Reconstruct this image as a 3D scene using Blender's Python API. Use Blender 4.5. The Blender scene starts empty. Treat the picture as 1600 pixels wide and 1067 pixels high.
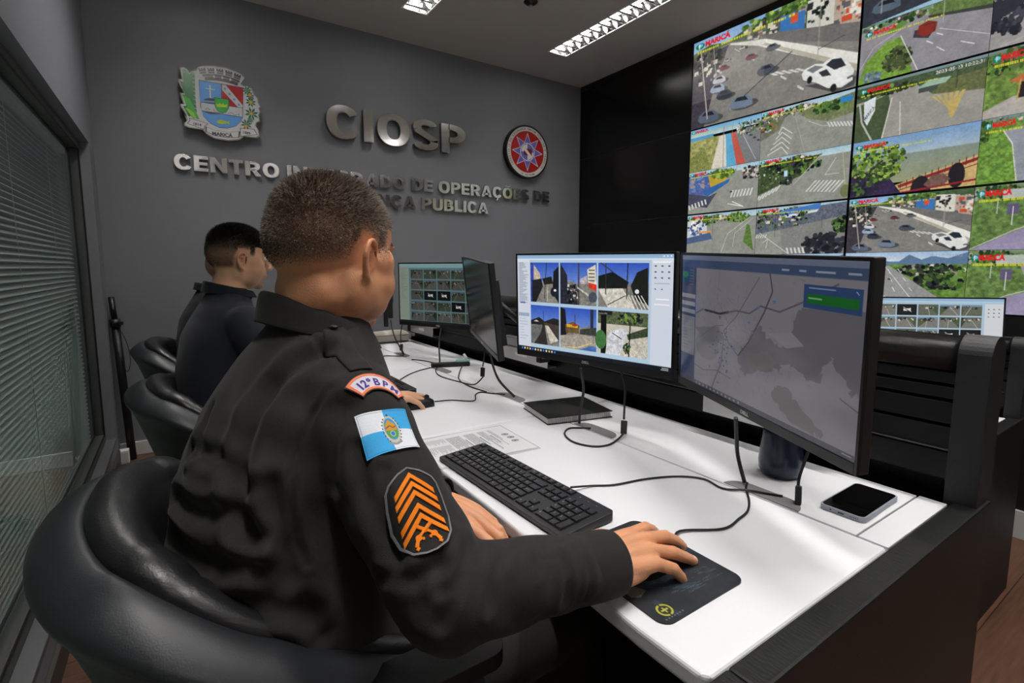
import bpy, math, random
import numpy as np
from mathutils import Vector, Matrix
from mathutils.bvhtree import BVHTree
PI = math.pi
D = bpy.data
SC = bpy.context.scene
COL = SC.collection
random.seed(7)
rng = np.random.default_rng(11)

# ------------------------------------------------------------------ camera
CAM_H = 1.20
cam_d = D.cameras.new('camera')
cam_d.sensor_fit = 'HORIZONTAL'
cam_d.sensor_width = 36.0
cam_d.lens = 784.0 / 1600.0 * 36.0
cam_d.shift_y = -28.5 / 1600.0
cam_d.clip_start = 0.02
cam_d.clip_end = 60
cam_o = D.objects.new('camera', cam_d)
COL.objects.link(cam_o)
cam_o.location = (0, 0, CAM_H)
cam_o.rotation_euler = (math.radians(90 - 6.39), 0, math.radians(-33.643))
SC.camera = cam_o
cam_d.dof.use_dof = False

# ------------------------------------------------------------------ exposure, world
EXPO = 0.0
SC.view_settings.view_transform = 'Standard'
SC.view_settings.look = 'None'
SC.view_settings.gamma = 1.0
SC.view_settings.use_curve_mapping = False
SC.view_settings.exposure = EXPO
world = D.worlds.new('world')
SC.world = world
world.use_nodes = True
world.node_tree.nodes['Background'].inputs[0].default_value = (0.6, 0.65, 0.7, 1)
world.node_tree.nodes['Background'].inputs[1].default_value = 0.02

# ------------------------------------------------------------------ ceiling lamp positions and their light
CEIL = 2.957
LAMP_W = 0.18
LAMP_POWER = 30.0
LAMPS = []
for lx in (0.22, 1.48, 2.745):
    for (y0, y1) in ((2.20, 3.44), (-0.42, 0.82), (-3.0, -1.76)):
        LAMPS.append((lx, y0, y1))
def lamp_light(lx, y0, y1):
    l = D.lights.new('lamp_light', 'AREA')
    l.shape = 'RECTANGLE'
    l.size = LAMP_W * 0.8
    l.size_y = (y1 - y0) * 0.96
    l.energy = LAMP_POWER * (0.85 if y1 > 3 else 1.12)
    l.color = (1.0, 0.975, 0.95)
    l.spread = math.radians(112)
    o = D.objects.new('lamp_light', l)
    o.location = (lx, (y0 + y1) / 2, CEIL + 0.030)
    COL.objects.link(o)
    return o
# ------------------------------------------------------------------ object helpers
def link(o, parent=None):
    COL.objects.link(o)
    if parent is not None:
        o.parent = parent
    return o
def tag(o, label=None, cat=None, group=None, kind=None):
    if label: o['label'] = label
    if cat: o['category'] = cat
    if group: o['group'] = group
    if kind: o['kind'] = kind
    return o
def thing(name, label, cat, loc=(0, 0, 0), rz=0.0, group=None, rot=None):
    o = D.objects.new(name, None)
    o.empty_display_size = 0.05
    o.location = loc
    o.rotation_euler = rot if rot else (0, 0, rz)
    link(o)
    return tag(o, label, cat, group)
def copy_tree(src, parent=None):
    c = src.copy()
    COL.objects.link(c)
    c.parent = parent
    for ch in list(src.children):
        copy_tree(ch, c)
    return c

class MB:
    """collects shapes into one mesh"""
    def __init__(s):
        s.v = []; s.f = []; s.m = []; s.sm = []
    def add(s, vs, fs, mi=0, smooth=False, M=None):
        b = len(s.v)
        if M is not None:
            vs = [M @ Vector(v) for v in vs]
        s.v += [tuple(v) for v in vs]
        s.f += [tuple(b + i for i in f) for f in fs]
        s.m += [mi] * len(fs); s.sm += [smooth] * len(fs)
        return s
    def box(s, x0, x1, y0, y1, z0, z1, mi=0, M=None):
        vs = [(x0,y0,z0),(x1,y0,z0),(x1,y1,z0),(x0,y1,z0),(x0,y0,z1),(x1,y0,z1),(x1,y1,z1),(x0,y1,z1)]
        fs = [(0,3,2,1),(4,5,6,7),(0,1,5,4),(1,2,6,5),(2,3,7,6),(3,0,4,7)]
        return s.add(vs, fs, mi, False, M)
    def prism(s, poly, z0, z1, mi=0, M=None, cap=True, smooth=False):
        n = len(poly)
        vs = [(p[0], p[1], z0) for p in poly] + [(p[0], p[1], z1) for p in poly]
        fs = [(i, (i+1) % n, n + (i+1) % n, n + i) for i in range(n)]
        s.add(vs, fs, mi, smooth, M)
        if cap:
            from mathutils.geometry import tessellate_polygon
            tr = tessellate_polygon([[Vector((p[0], p[1], 0)) for p in poly]])
            area = sum(poly[i][0]*poly[(i+1)%n][1]-poly[(i+1)%n][0]*poly[i][1] for i in range(n))
            up = []; dn = []
            for t in tr:
                a, b, c = t
                cr = (poly[b][0]-poly[a][0])*(poly[c][1]-poly[a][1])-(poly[b][1]-poly[a][1])*(poly[c][0]-poly[a][0])
                if cr < 0: a, c = c, a
                up.append((a+n, b+n, c+n)); dn.append((c, b, a))
            base = len(s.v) - 2*n
            for f in up + dn:
                s.f.append(tuple(base + i for i in f)); s.m.append(mi); s.sm.append(False)
        return s
    def tube(s, pts, r, n=10, mi=0, M=None, cap=True, flat=1.0):
        pts = [Vector(p) for p in pts]
        k = len(pts)
        rs = r if isinstance(r, (list, tuple)) else [r] * k
        vs = []; up = Vector((0, 0, 1)); side = None
        for i, p in enumerate(pts):
            t = (pts[min(i+1, k-1)] - pts[max(i-1, 0)]).normalized()
            if side is None:
                a = up if abs(t.z) < 0.9 else Vector((1, 0, 0))
                side = t.cross(a).normalized()
            else:
                side = (side - t * side.dot(t)).normalized()
            w = side.cross(t).normalized()
            for j in range(n):
                q = 2 * PI * j / n
                vs.append(p + side * math.cos(q) * rs[i] + w * math.sin(q) * rs[i] * flat)
        fs = []
        for i in range(k - 1):
            for j in range(n):
                fs.append((i*n + j, i*n + (j+1) % n, (i+1)*n + (j+1) % n, (i+1)*n + j))
        s.add(vs, fs, mi, True, M)
        if cap:
            b = len(s.v) - k*n
            s.f.append(tuple(b + j for j in reversed(range(n)))); s.m.append(mi); s.sm.append(False)
            s.f.append(tuple(b + (k-1)*n + j for j in range(n))); s.m.append(mi); s.sm.append(False)
        return s
    def lathe(s, prof, n=32, mi=0, M=None):
        vs = []; k = len(prof)
        for (r, z) in prof:
            for j in range(n):
                q = 2*PI*j/n
                vs.append((r*math.cos(q), r*math.sin(q), z))
        fs = []
        for i in range(k-1):
            for j in range(n):
                fs.append((i*n+j, i*n+(j+1)%n, (i+1)*n+(j+1)%n, (i+1)*n+j))
        s.add(vs, fs, mi, True, M)
        b = len(s.v) - k*n
        if prof[0][0] > 1e-5:
            s.f.append(tuple(b+j for j in reversed(range(n)))); s.m.append(mi); s.sm.append(False)
        if prof[-1][0] > 1e-5:
            s.f.append(tuple(b+(k-1)*n+j for j in range(n))); s.m.append(mi); s.sm.append(False)
        return s
    def ell(s, c, r, nu=20, nv=12, mi=0, R=None):
        c = Vector(c); vs = []
        R = R or Matrix.Identity(3)
        for i in range(nv+1):
            th = PI*i/nv
            for j in range(nu):
                q = 2*PI*j/nu
                vs.append(c + R @ Vector((r[0]*math.sin(th)*math.cos(q), r[1]*math.sin(th)*math.sin(q), r[2]*math.cos(th))))
        fs = []
        for i in range(nv):
            for j in range(nu):
                fs.append((i*nu+j, (i+1)*nu+j, (i+1)*nu+(j+1)%nu, i*nu+(j+1)%nu))
        return s.add(vs, fs, mi, True)
    def caps(s, pts, rs, n=16, mi=0, sub=4):
        """smooth tapered limb with round ends; pts resampled as a spline; rs may be (a, b, axis) tuples"""
        P, Rr = spline(pts, rs, sub)
        s.tube(P, Rr, n, mi)
        s.ell(P[0], (Rr[0],)*3, n, 8, mi); s.ell(P[-1], (Rr[-1],)*3, n, 8, mi)
        return s
    def loft(s, secs, n=40, mi=0, sub=6, cap=True):
        """secs: (centre, axisA, a, axisB, b, power)"""
        C = [Vector(q[0]) for q in secs]
        k = len(secs); rows = []
        def cr(p0, p1, p2, p3, t):
            return 0.5*((2*p1)+(p2-p0)*t+(2*p0-5*p1+4*p2-p3)*t*t+(3*p1-p0-3*p2+p3)*t**3)
        ts = []
        for i in range(k-1):
            for j in range(sub): ts.append((i, j/sub))
        ts.append((k-2, 1.0))
        def g(i): return secs[max(0, min(k-1, i))]
        for i, t in ts:
            q = [g(i-1), g(i), g(i+1), g(i+2)]
            c = cr(*[Vector(e[0]) for e in q], t)
            A = cr(*[Vector(e[1]).normalized()*e[2] for e in q], t)
            B = cr(*[Vector(e[3]).normalized()*e[4] for e in q], t)
            pw = q[1][5]*(1-t) + q[2][5]*t
            row = []
            for j in range(n):
                w = 2*PI*j/n
                cc, ss = math.cos(w), math.sin(w)
                row.append(c + A*math.copysign(abs(cc)**pw, cc) + B*math.copysign(abs(ss)**pw, ss))
            rows.append(row)
        vs = [v for r in rows for v in r]; m = len(rows)
        fs = [(i*n+j, i*n+(j+1)%n, (i+1)*n+(j+1)%n, (i+1)*n+j) for i in range(m-1) for j in range(n)]
        s.add(vs, fs, mi, True)
        if cap:
            b = len(s.v) - m*n
            s.f.append(tuple(b+j for j in reversed(range(n)))); s.m.append(mi); s.sm.append(True)
            s.f.append(tuple(b+(m-1)*n+j for j in range(n))); s.m.append(mi); s.sm.append(True)
        return s
    def build(s, name, mats, parent=None, bevel=0, seg=2, angle=35, label=None, smooth=None, subsurf=0, loc=None, rot=None):
        me = D.meshes.new(name)
        me.from_pydata(s.v, [], s.f)
        mats = mats if isinstance(mats, (list, tuple)) else [mats]
        for m in mats: me.materials.append(m)
        if len(mats) > 1:
            me.polygons.foreach_set('material_index', np.array(s.m, dtype=np.int32))
        me.polygons.foreach_set('use_smooth', np.array([bool(smooth) if smooth is not None else x for x in s.sm], dtype=bool))
        me.update()
        o = D.objects.new(name, me)
        link(o, parent)
        if loc: o.location = loc
        if rot: o.rotation_euler = rot
        if label: o['label'] = label
        if bevel:
            b = o.modifiers.new('bevel', 'BEVEL')
            b.width = bevel; b.segments = seg; b.limit_method = 'ANGLE'; b.angle_limit = math.radians(angle)
            b.harden_normals = False
        if subsurf:
            q = o.modifiers.new('sub', 'SUBSURF'); q.levels = q.render_levels = subsurf
        return o

def spline(pts, rs, sub=4):
    P = [Vector(p) for p in pts]; n = len(P)
    out = []; ro = []
    for i in range(n-1):
        p0, p1, p2, p3 = P[max(i-1,0)], P[i], P[i+1], P[min(i+2,n-1)]
        for j in range(sub):
            t = j/sub
            out.append(0.5*((2*p1)+(p2-p0)*t+(2*p0-5*p1+4*p2-p3)*t*t+(3*p1-p0-3*p2+p3)*t**3))
            if rs is not None: ro.append(rs[i]*(1-t)+rs[i+1]*t)
    out.append(P[-1])
    if rs is not None: ro.append(rs[-1])
    return (out, ro) if rs is not None else out

# ------------------------------------------------------------------ materials
def lin(c):
    return tuple((x/12.92 if x <= 0.04045 else ((x+0.055)/1.055)**2.4) for x in c)
def rgb(r, g, b): return lin((r/255, g/255, b/255)) + (1,)
_mc = {}
def mat(name, col, rough=0.5, metal=0.0, spec=0.5, bump=0.0, scale=200.0, vary=0.0, coat=0.0, detail=3.0, sheen=0.0, sss=0.0, stretch=None, vscale=None):
    if name in _mc: return _mc[name]
    m = D.materials.new(name); m.use_nodes = True
    nt = m.node_tree; N = nt.nodes; L = nt.links
    p = N['Principled BSDF']
    p.inputs['Base Color'].default_value = col
    p.inputs['Roughness'].default_value = rough
    p.inputs['Metallic'].default_value = metal
    p.inputs['Specular IOR Level'].default_value = spec
    p.inputs['Coat Weight'].default_value = coat
    if sheen:
        p.inputs['Sheen Weight'].default_value = sheen
    if sss:
        p.inputs['Subsurface Weight'].default_value = sss
        p.inputs['Subsurface Radius'].default_value = (0.008, 0.003, 0.0015)
        p.inputs['Subsurface Scale'].default_value = 0.6
    tc = N.new('ShaderNodeTexCoord')
    src = tc.outputs['Object']
    if stretch:
        mp = N.new('ShaderNodeMapping'); mp.inputs['Scale'].default_value = stretch
        L.new(src, mp.inputs['Vector']); src = mp.outputs['Vector']
    if bump:
        n1 = N.new('ShaderNodeTexNoise'); n1.inputs['Scale'].default_value = scale; n1.inputs['Detail'].default_value = detail
        L.new(src, n1.inputs['Vector'])
        b = N.new('ShaderNodeBump'); b.inputs['Strength'].default_value = bump; b.inputs['Distance'].default_value = 0.002
        L.new(n1.outputs['Fac'], b.inputs['Height']); L.new(b.outputs['Normal'], p.inputs['Normal'])
    if vary:
        n2 = N.new('ShaderNodeTexNoise'); n2.inputs['Scale'].default_value = vscale or max(2.0, scale*0.05); n2.inputs['Detail'].default_value = 4
        L.new(src, n2.inputs['Vector'])
        mx = N.new('ShaderNodeMix'); mx.data_type = 'RGBA'
        mx.inputs['A'].default_value = tuple(c*(1-vary) for c in col[:3]) + (1,)
        mx.inputs['B'].default_value = tuple(min(1, c*(1+vary)) for c in col[:3]) + (1,)
        L.new(n2.outputs['Fac'], mx.inputs['Factor']); L.new(mx.outputs['Result'], p.inputs['Base Color'])
    _mc[name] = m
    return m
def attr_mat(name, rough=0.6, spec=0.4, emit=0.0, bump=0.0, scale=600.0, sss=0.0, coat=0.0, sheen=0.0, attr='Col', base=True, detail=3.0):
    if name in _mc: return _mc[name]
    m = D.materials.new(name); m.use_nodes = True
    nt = m.node_tree; N = nt.nodes; L = nt.links
    p = N['Principled BSDF']
    a = N.new('ShaderNodeAttribute'); a.attribute_name = attr
    if base: L.new(a.outputs['Color'], p.inputs['Base Color'])
    else: p.inputs['Base Color'].default_value = (0.006, 0.006, 0.007, 1)
    p.inputs['Roughness'].default_value = rough
    p.inputs['Specular IOR Level'].default_value = spec
    p.inputs['Coat Weight'].default_value = coat
    if sheen: p.inputs['Sheen Weight'].default_value = sheen
    if emit:
        L.new(a.outputs['Color'], p.inputs['Emission Color'])
        p.inputs['Emission Strength'].default_value = emit
    if sss:
        p.inputs['Subsurface Weight'].default_value = sss
        p.inputs['Subsurface Radius'].default_value = (0.009, 0.003, 0.0015)
        p.inputs['Subsurface Scale'].default_value = 0.6
    if bump:
        tc = N.new('ShaderNodeTexCoord')
        n1 = N.new('ShaderNodeTexNoise'); n1.inputs['Scale'].default_value = scale; n1.inputs['Detail'].default_value = detail
        L.new(tc.outputs['Object'], n1.inputs['Vector'])
        b = N.new('ShaderNodeBump'); b.inputs['Strength'].default_value = bump; b.inputs['Distance'].default_value = 0.002
        L.new(n1.outputs['Fac'], b.inputs['Height']); L.new(b.outputs['Normal'], p.inputs['Normal'])
    _mc[name] = m
    return m
def emit_mat(name, col, strength):
    if name in _mc: return _mc[name]
    m = D.materials.new(name); m.use_nodes = True
    p = m.node_tree.nodes['Principled BSDF']
    p.inputs['Base Color'].default_value = col
    p.inputs['Emission Color'].default_value = col
    p.inputs['Emission Strength'].default_value = strength
    _mc[name] = m
    return m

# ------------------------------------------------------------------ lettering
_tt = {}
def text_data(s, offset=0.0, extrude=0.0, res=4):
    key = (s, offset, extrude, res)
    if key in _tt: return _tt[key]
    cu = D.curves.new('t', 'FONT'); cu.body = s; cu.size = 1.0; cu.offset = offset; cu.extrude = extrude
    cu.resolution_u = res
    o = D.objects.new('t', cu); COL.objects.link(o)
    dg = bpy.context.evaluated_depsgraph_get()
    me = o.evaluated_get(dg).to_mesh()
    me.calc_loop_triangles()
    vs = np.empty(len(me.vertices)*3, dtype=np.float64); me.vertices.foreach_get('co', vs); vs = vs.reshape(-1, 3)
    fs = [tuple(p.vertices) for p in me.polygons]
    tr = np.empty(len(me.loop_triangles)*3, dtype=np.int32); me.loop_triangles.foreach_get('vertices', tr); tr = tr.reshape(-1, 3)
    o.evaluated_get(dg).to_mesh_clear()
    D.objects.remove(o, do_unlink=True); D.curves.remove(cu)
    _tt[key] = (vs.copy(), fs, tr.copy())
    return _tt[key]
def text_width(s, offset=0.0):
    v = text_data(s, offset)[0]
    return (v[:, 0].min(), v[:, 0].max()) if len(v) else (0, 0)
def add_text(mb, s, x, z, h, M=None, mi=0, offset=0.0, depth=0.0006, align='L', sx=1.0, y=0.0):
    """upright lettering in the local XZ plane facing -Y; h = cap height"""
    vs, fs, _ = text_data(s, offset, depth/2/(h/0.73))
    if not len(vs): return
    k = h/0.73
    w0, w1 = vs[:, 0].min(), vs[:, 0].max()
    off = {'L': -w0, 'C': -(w0+w1)/2, 'R': -w1}[align]
    out = [(x + (v[0]+off)*k*sx, y - v[2]*k, z + v[1]*k) for v in vs]
    mb.add(out, fs, mi, False, M)

# ------------------------------------------------------------------ painting flat pictures into fine grids
def vnoise(h, w, cell, seed=0, octv=3):
    r = np.random.default_rng(seed); out = np.zeros((h, w)); amp = 1.0; tot = 0
    for o in range(octv):
        c = max(1.0, cell/(2**o))
        gh, gw = int(h/c)+3, int(w/c)+3
        g = r.random((gh, gw))
        yy = np.arange(h)/c; xx = np.arange(w)/c
        y0 = yy.astype(int); x0 = xx.astype(int)
        fy = (yy-y0)[:, None]; fx = (xx-x0)[None, :]
        fy = fy*fy*(3-2*fy); fx = fx*fx*(3-2*fx)
        a = g[y0][:, x0]; b = g[y0][:, x0+1]; cc = g[y0+1][:, x0]; d = g[y0+1][:, x0+1]
        out += amp*((a*(1-fx)+b*fx)*(1-fy)+(cc*(1-fx)+d*fx)*fy); tot += amp; amp *= 0.6
    return out/tot
class Pic:
    def __init__(s, w, h, bg=(0, 0, 0), asp=None):
        s.w, s.h = w, h
        s.a = np.empty((h, w, 3)); s.a[:] = np.array(bg)/255.0
        s.mask = np.zeros((h, w))
        s.hmap = np.zeros((h, w)); s.seed = 1; s.sx = 1.0
    def _n(s, cell):
        s.seed += 1
        return vnoise(s.h, s.w, cell, s.seed, 3)-0.5
    def _fill(s, m, sl, col, al, ns, cell):
        c = np.array(col)/255.0
        reg = s.a[sl]
        src = np.broadcast_to(c, reg.shape).copy()
        if ns:
            n = s._n(cell)[sl]
            src = src*(1+n[..., None]*ns*2)
        k = (m*al)[..., None]
        s.a[sl] = reg*(1-k)+src*k
    def poly(s, pts, col, al=1.0, ns=0.0, cell=6, hm=None):
        P = np.array(pts, float)*np.array([s.w*s.sx, s.h])
        x0 = max(0, int(P[:, 0].min())); x1 = min(s.w, int(P[:, 0].max())+2)
        y0 = max(0, int(P[:, 1].min())); y1 = min(s.h, int(P[:, 1].max())+2)
        if x1 <= x0 or y1 <= y0: return s
        X, Y = np.meshgrid(np.arange(x0, x1)+0.5, np.arange(y0, y1)+0.5)
        ins = np.zeros(X.shape, bool)
        n = len(P)
        for i in range(n):
            xa, ya = P[i]; xb, yb = P[(i+1) % n]
            if ya == yb: continue
            c = ((ya > Y) != (yb > Y)) & (X < (xb-xa)*(Y-ya)/(yb-ya)+xa)
            ins ^= c
        sl = (slice(y0, y1), slice(x0, x1))
        s._fill(ins.astype(float), sl, col, al, ns, cell)
        s.mask[sl] = np.maximum(s.mask[sl], ins)
        if hm is not None: s.hmap[sl] = np.where(ins, hm, s.hmap[sl])
        return s
    def line(s, pts, wd, col, al=1.0, w2=None, hm=None):
        w2 = wd if w2 is None else w2
        asp = s.w/s.h
        n = len(pts)
        for i in range(n-1):
            (xa, ya), (xb, yb) = pts[i], pts[i+1]
            dx, dy = (xb-xa)*asp, (yb-ya)
            L = math.hypot(dx, dy) or 1e-6
            nx, ny = -dy/L/asp, dx/L
            a = wd+(w2-wd)*i/max(1, n-1); b = wd+(w2-wd)*(i+1)/max(1, n-1)
            s.poly([(xa+nx*a/2, ya+ny*a/2), (xb+nx*b/2, yb+ny*b/2), (xb-nx*b/2, yb-ny*b/2), (xa-nx*a/2, ya-ny*a/2)], col, al, hm=hm)
        return s
    def ell(s, cx, cy, rx, ry, col, al=1.0, n=20, ns=0.0, ang=0, hm=None):
        asp = s.w/s.h; pts = []
        for i in range(n):
            q = 2*PI*i/n
            x, y = rx*asp*math.cos(q), ry*math.sin(q)
            pts.append((cx+(x*math.cos(ang)-y*math.sin(ang))/asp, cy+x*math.sin(ang)+y*math.cos(ang)))
        return s.poly(pts, col, al, ns, hm=hm)
    def rect(s, x0, y0, x1, y1, col, al=1.0, ns=0.0, cell=6):
        return s.poly([(x0, y0), (x1, y0), (x1, y1), (x0, y1)], col, al, ns, cell)
    def bush(s, cx, cy, rx, ry, cols, n=60, sz=0.02):
        r = random.Random(int(cx*997+cy*331+rx*77)); asp = s.w/s.h
        for i in range(n):
            q = r.random()*2*PI; k = math.sqrt(r.random())
            c = cols[r.randrange(len(cols))]; j = r.uniform(0.8, 1.2); z = sz*r.uniform(0.5, 1.4)
            s.ell(cx+rx*k*math.cos(q), cy+ry*k*math.sin(q), z/asp, z, tuple(min(255, v*j) for v in c), n=6)
        return s
    def specks(s, x0, y0, x1, y1, cols, n=60, sz=0.015, asp2=1.0):
        r = random.Random(int(x0*91+y0*37+x1*11+n)); asp = s.w/s.h
        for i in range(n):
            c = cols[r.randrange(len(cols))]; z = sz*r.uniform(0.4, 1.5); x = r.uniform(x0, x1); y = r.uniform(y0, y1)
            w = z*r.uniform(0.5, 1.6)*asp2/asp
            s.rect(x-w/2, y-z/2, x+w/2, y+z/2, c)
        return s
    def text(s, t, x, y, h, col, al=1.0, offset=0.0, ang=0.0, align='L', sx=1.0, hm=None):
        """x, y baseline anchor in 0..1, h cap height as a fraction of picture height"""
        vs, fs, tr = text_data(t, offset)
        if not len(vs): return s
        k = h/0.73; asp = s.w/s.h
        w0, w1 = vs[:, 0].min(), vs[:, 0].max()
        off = {'L': -w0, 'C': -(w0+w1)/2, 'R': -w1}[align]
        X = (vs[:, 0]+off)*k*sx; Y = -vs[:, 1]*k
        Xr = X*math.cos(ang)-Y*math.sin(ang); Yr = X*math.sin(ang)+Y*math.cos(ang)
        PX = x+Xr/asp; PY = y+Yr
        for a, b, c in tr:
            s.poly([(PX[a], PY[a]), (PX[b], PY[b]), (PX[c], PY[c])], col, al, hm=hm)
        return s
    def grad(s, x0, y0, x1, y1, ct, cb):
        for i in range(12):
            t = i/11; ya = y0+(y1-y0)*i/12; yb = y0+(y1-y0)*(i+1)/12
            s.rect(x0, ya, x1, yb+0.002, tuple(ct[j]*(1-t)+cb[j]*t for j in range(3)))
        return s
    def half(s, k=2):
        h, w = s.h//k*k, s.w//k*k
        s.a = s.a[:h, :w].reshape(h//k, k, w//k, k, 3).mean((1, 3))
        s.mask = s.mask[:h, :w].reshape(h//k, k, w//k, k).mean((1, 3))
        s.hmap = s.hmap[:h, :w].reshape(h//k, k, w//k, k).mean((1, 3))
        s.h //= k; s.w //= k
        return s
def srgb2lin(a):
    a = np.clip(a, 0, 1)
    return np.where(a <= 0.04045, a/12.92, ((a+0.055)/1.055)**2.4)
def set_attr(me, cols, name='Col'):
    at_ = me.color_attributes.new(name, 'FLOAT_COLOR', 'POINT')
    c = np.ones((len(me.vertices), 4), dtype=np.float32); c[:, :3] = cols
    at_.data.foreach_set('color', c.ravel())
def grid_mesh(name, pic, width, height, material, parent=None, pos=None, cut=False, x0=None, z0=None, y=0.0, warp=None, smooth=True):
    """picture as a fine mesh in local XZ facing -Y, centred at 0 unless x0/z0 (lower left) given"""
    h, w = pic.h, pic.w
    x0 = -width/2 if x0 is None else x0; z0 = -height/2 if z0 is None else z0
    xs = x0+np.linspace(0, width, w); zs = z0+height-np.linspace(0, height, h)
    X, Z = np.meshgrid(xs, zs)
    co = np.stack([X, np.full(X.shape, y), Z], -1).reshape(-1, 3)
    idx = np.arange(h*w).reshape(h, w)
    q = np.stack([idx[:-1, :-1], idx[1:, :-1], idx[1:, 1:], idx[:-1, 1:]], -1).reshape(-1, 4)
    if cut:
        mk = (pic.mask > 0.5)
        ok = (mk[:-1, :-1] & mk[1:, :-1] & mk[1:, 1:] & mk[:-1, 1:]).reshape(-1)
        q = q[ok]
    cols = srgb2lin(pic.a).reshape(-1, 3)
    if cut:
        used = np.zeros(h*w, bool); used[q.ravel()] = True
        remap = np.cumsum(used)-1
        q = remap[q]; co = co[used]; cols = cols[used]
        hm = pic.hmap.reshape(-1)[used]
    else: hm = pic.hmap.reshape(-1)
    if warp is not None: co = warp(co, hm)
    me = D.meshes.new(name)
    me.vertices.add(len(co)); me.vertices.foreach_set('co', co.astype(np.float32).ravel())
    me.loops.add(len(q)*4); me.loops.foreach_set('vertex_index', q.astype(np.int32).ravel())
    me.polygons.add(len(q)); me.polygons.foreach_set('loop_start', (np.arange(len(q))*4).astype(np.int32))
    me.polygons.foreach_set('loop_total', np.full(len(q), 4, dtype=np.int32))
    me.update(calc_edges=True)
    me.polygons.foreach_set('use_smooth', np.full(len(q), smooth, dtype=bool))
    set_attr(me, cols)
    me.materials.append(material)
    o = D.objects.new(name, me)
    link(o, parent)
    if pos is not None: o.location = pos
    return o
# ------------------------------------------------------------------ the room
M_wall = mat('wall_paint_grey', rgb(124, 125, 130), 0.55, spec=0.35, bump=0.12, scale=160, vary=0.05, vscale=1.4)
M_ceil = mat('ceiling_paint', rgb(186, 180, 174), 0.8, spec=0.2, bump=0.08, scale=120)
M_base = mat('baseboard_white', rgb(205, 205, 202), 0.45)
M_alu_dark = mat('window_frame_grey', rgb(84, 84, 82), 0.45, metal=0.2, bump=0.05, scale=90)
M_black_gloss = mat('black_display_glass', rgb(13, 13, 13), 0.22, spec=0.45, bump=0.02, scale=8)
M_black_mat = mat('black_plastic', rgb(20, 20, 21), 0.45, bump=0.1, scale=500)
M_black_pol = mat('black_bezel', rgb(16, 16, 17), 0.3)
M_black_panel = mat('black_console_laminate', rgb(17, 17, 17), 0.5, spec=0.35, bump=0.25, scale=260, stretch=(1, 0.25, 1))
M_black_edge = mat('black_console_edge', rgb(27, 28, 30), 0.55, bump=0.3, scale=420)
M_chrome = mat('polished_steel', (0.80, 0.79, 0.78, 1), 0.13, metal=1.0, bump=0.035, scale=6)
M_chrome_b = mat('brushed_mirror', (0.90, 0.90, 0.90, 1), 0.17, metal=1.0, bump=0.03, scale=9)
M_steel_side = mat('steel_edge', (0.25, 0.25, 0.25, 1), 0.3, metal=1.0)
M_alu = mat('aluminium', rgb(190, 190, 190), 0.32, metal=0.85, bump=0.05, scale=60)
M_white_obj = mat('white_plastic', rgb(225, 224, 220), 0.45)

def wood_floor():
    m = D.materials.new('floor_planks'); m.use_nodes = True
    nt = m.node_tree; N = nt.nodes; L = nt.links; p = N['Principled BSDF']
    tc = N.new('ShaderNodeTexCoord')
    br = N.new('ShaderNodeTexBrick')
    br.inputs['Scale'].default_value = 1.0
    br.inputs['Brick Width'].default_value = 1.2; br.inputs['Row Height'].default_value = 0.16
    br.inputs['Mortar Size'].default_value = 0.0015
    br.inputs['Color1'].default_value = rgb(112, 78, 58); br.inputs['Color2'].default_value = rgb(88, 60, 45)
    br.inputs['Mortar'].default_value = rgb(35, 24, 18)
    L.new(tc.outputs['Object'], br.inputs['Vector'])
    mp = N.new('ShaderNodeMapping'); mp.inputs['Scale'].default_value = (3, 40, 1)
    L.new(tc.outputs['Object'], mp.inputs['Vector'])
    n = N.new('ShaderNodeTexNoise'); n.inputs['Scale'].default_value = 2.0; n.inputs['Detail'].default_value = 6
    L.new(mp.outputs['Vector'], n.inputs['Vector'])
    mx = N.new('ShaderNodeMix'); mx.data_type = 'RGBA'; mx.blend_type = 'MULTIPLY'; mx.inputs['Factor'].default_value = 0.7
    cr = N.new('ShaderNodeValToRGB'); cr.color_ramp.elements[0].color = (0.45, 0.45, 0.45, 1); cr.color_ramp.elements[1].color = (1.2, 1.2, 1.2, 1)
    cr.color_ramp.elements[0].position = 0.3; cr.color_ramp.elements[1].position = 0.7
    L.new(n.outputs['Fac'], cr.inputs['Fac'])
    L.new(br.outputs['Color'], mx.inputs['A']); L.new(cr.outputs['Color'], mx.inputs['B'])
    L.new(mx.outputs['Result'], p.inputs['Base Color'])
    p.inputs['Roughness'].default_value = 0.42
    return m
M_floor = wood_floor()

XW, XE, YN, YS = -0.365, 3.53, 3.936, -3.6
def struct(name, mb, m, **k):
    o = mb.build(name, m, **k); o['kind'] = 'structure'; return o
struct('floor', MB().box(XW-0.3, 1.335, YS-0.1, YN+0.1, -0.30, 0.0), M_floor)
o = struct('floor', MB().box(1.335, XE+0.1, YS-0.1, YN+0.1, -0.30, -0.15), M_floor)
# ceiling with openings for the recessed lamps
xs = sorted(set([XW-0.3, XE+0.1] + [v for l in LAMPS for v in (l[0]-LAMP_W/2, l[0]+LAMP_W/2)]))
ys = sorted(set([YS-0.1, YN+0.1] + [v for l in LAMPS for v in (l[1], l[2])]))
mb = MB()
for i in range(len(xs)-1):
    for j in range(len(ys)-1):
        cx, cy = (xs[i]+xs[i+1])/2, (ys[j]+ys[j+1])/2
        if any(abs(cx-l[0]) < LAMP_W/2 and l[1] < cy < l[2] for l in LAMPS): continue
        mb.box(xs[i], xs[i+1], ys[j], ys[j+1], CEIL, CEIL+0.012)
struct('ceiling', mb, M_ceil)
struct('wall_back', MB().box(XW-0.3, XE+0.1, YN, YN+0.1, -0.3, CEIL+0.2), M_wall)
M_wall_s = mat('wall_paint_light', rgb(215, 215, 212), 0.6, bump=0.1, scale=120)
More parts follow.
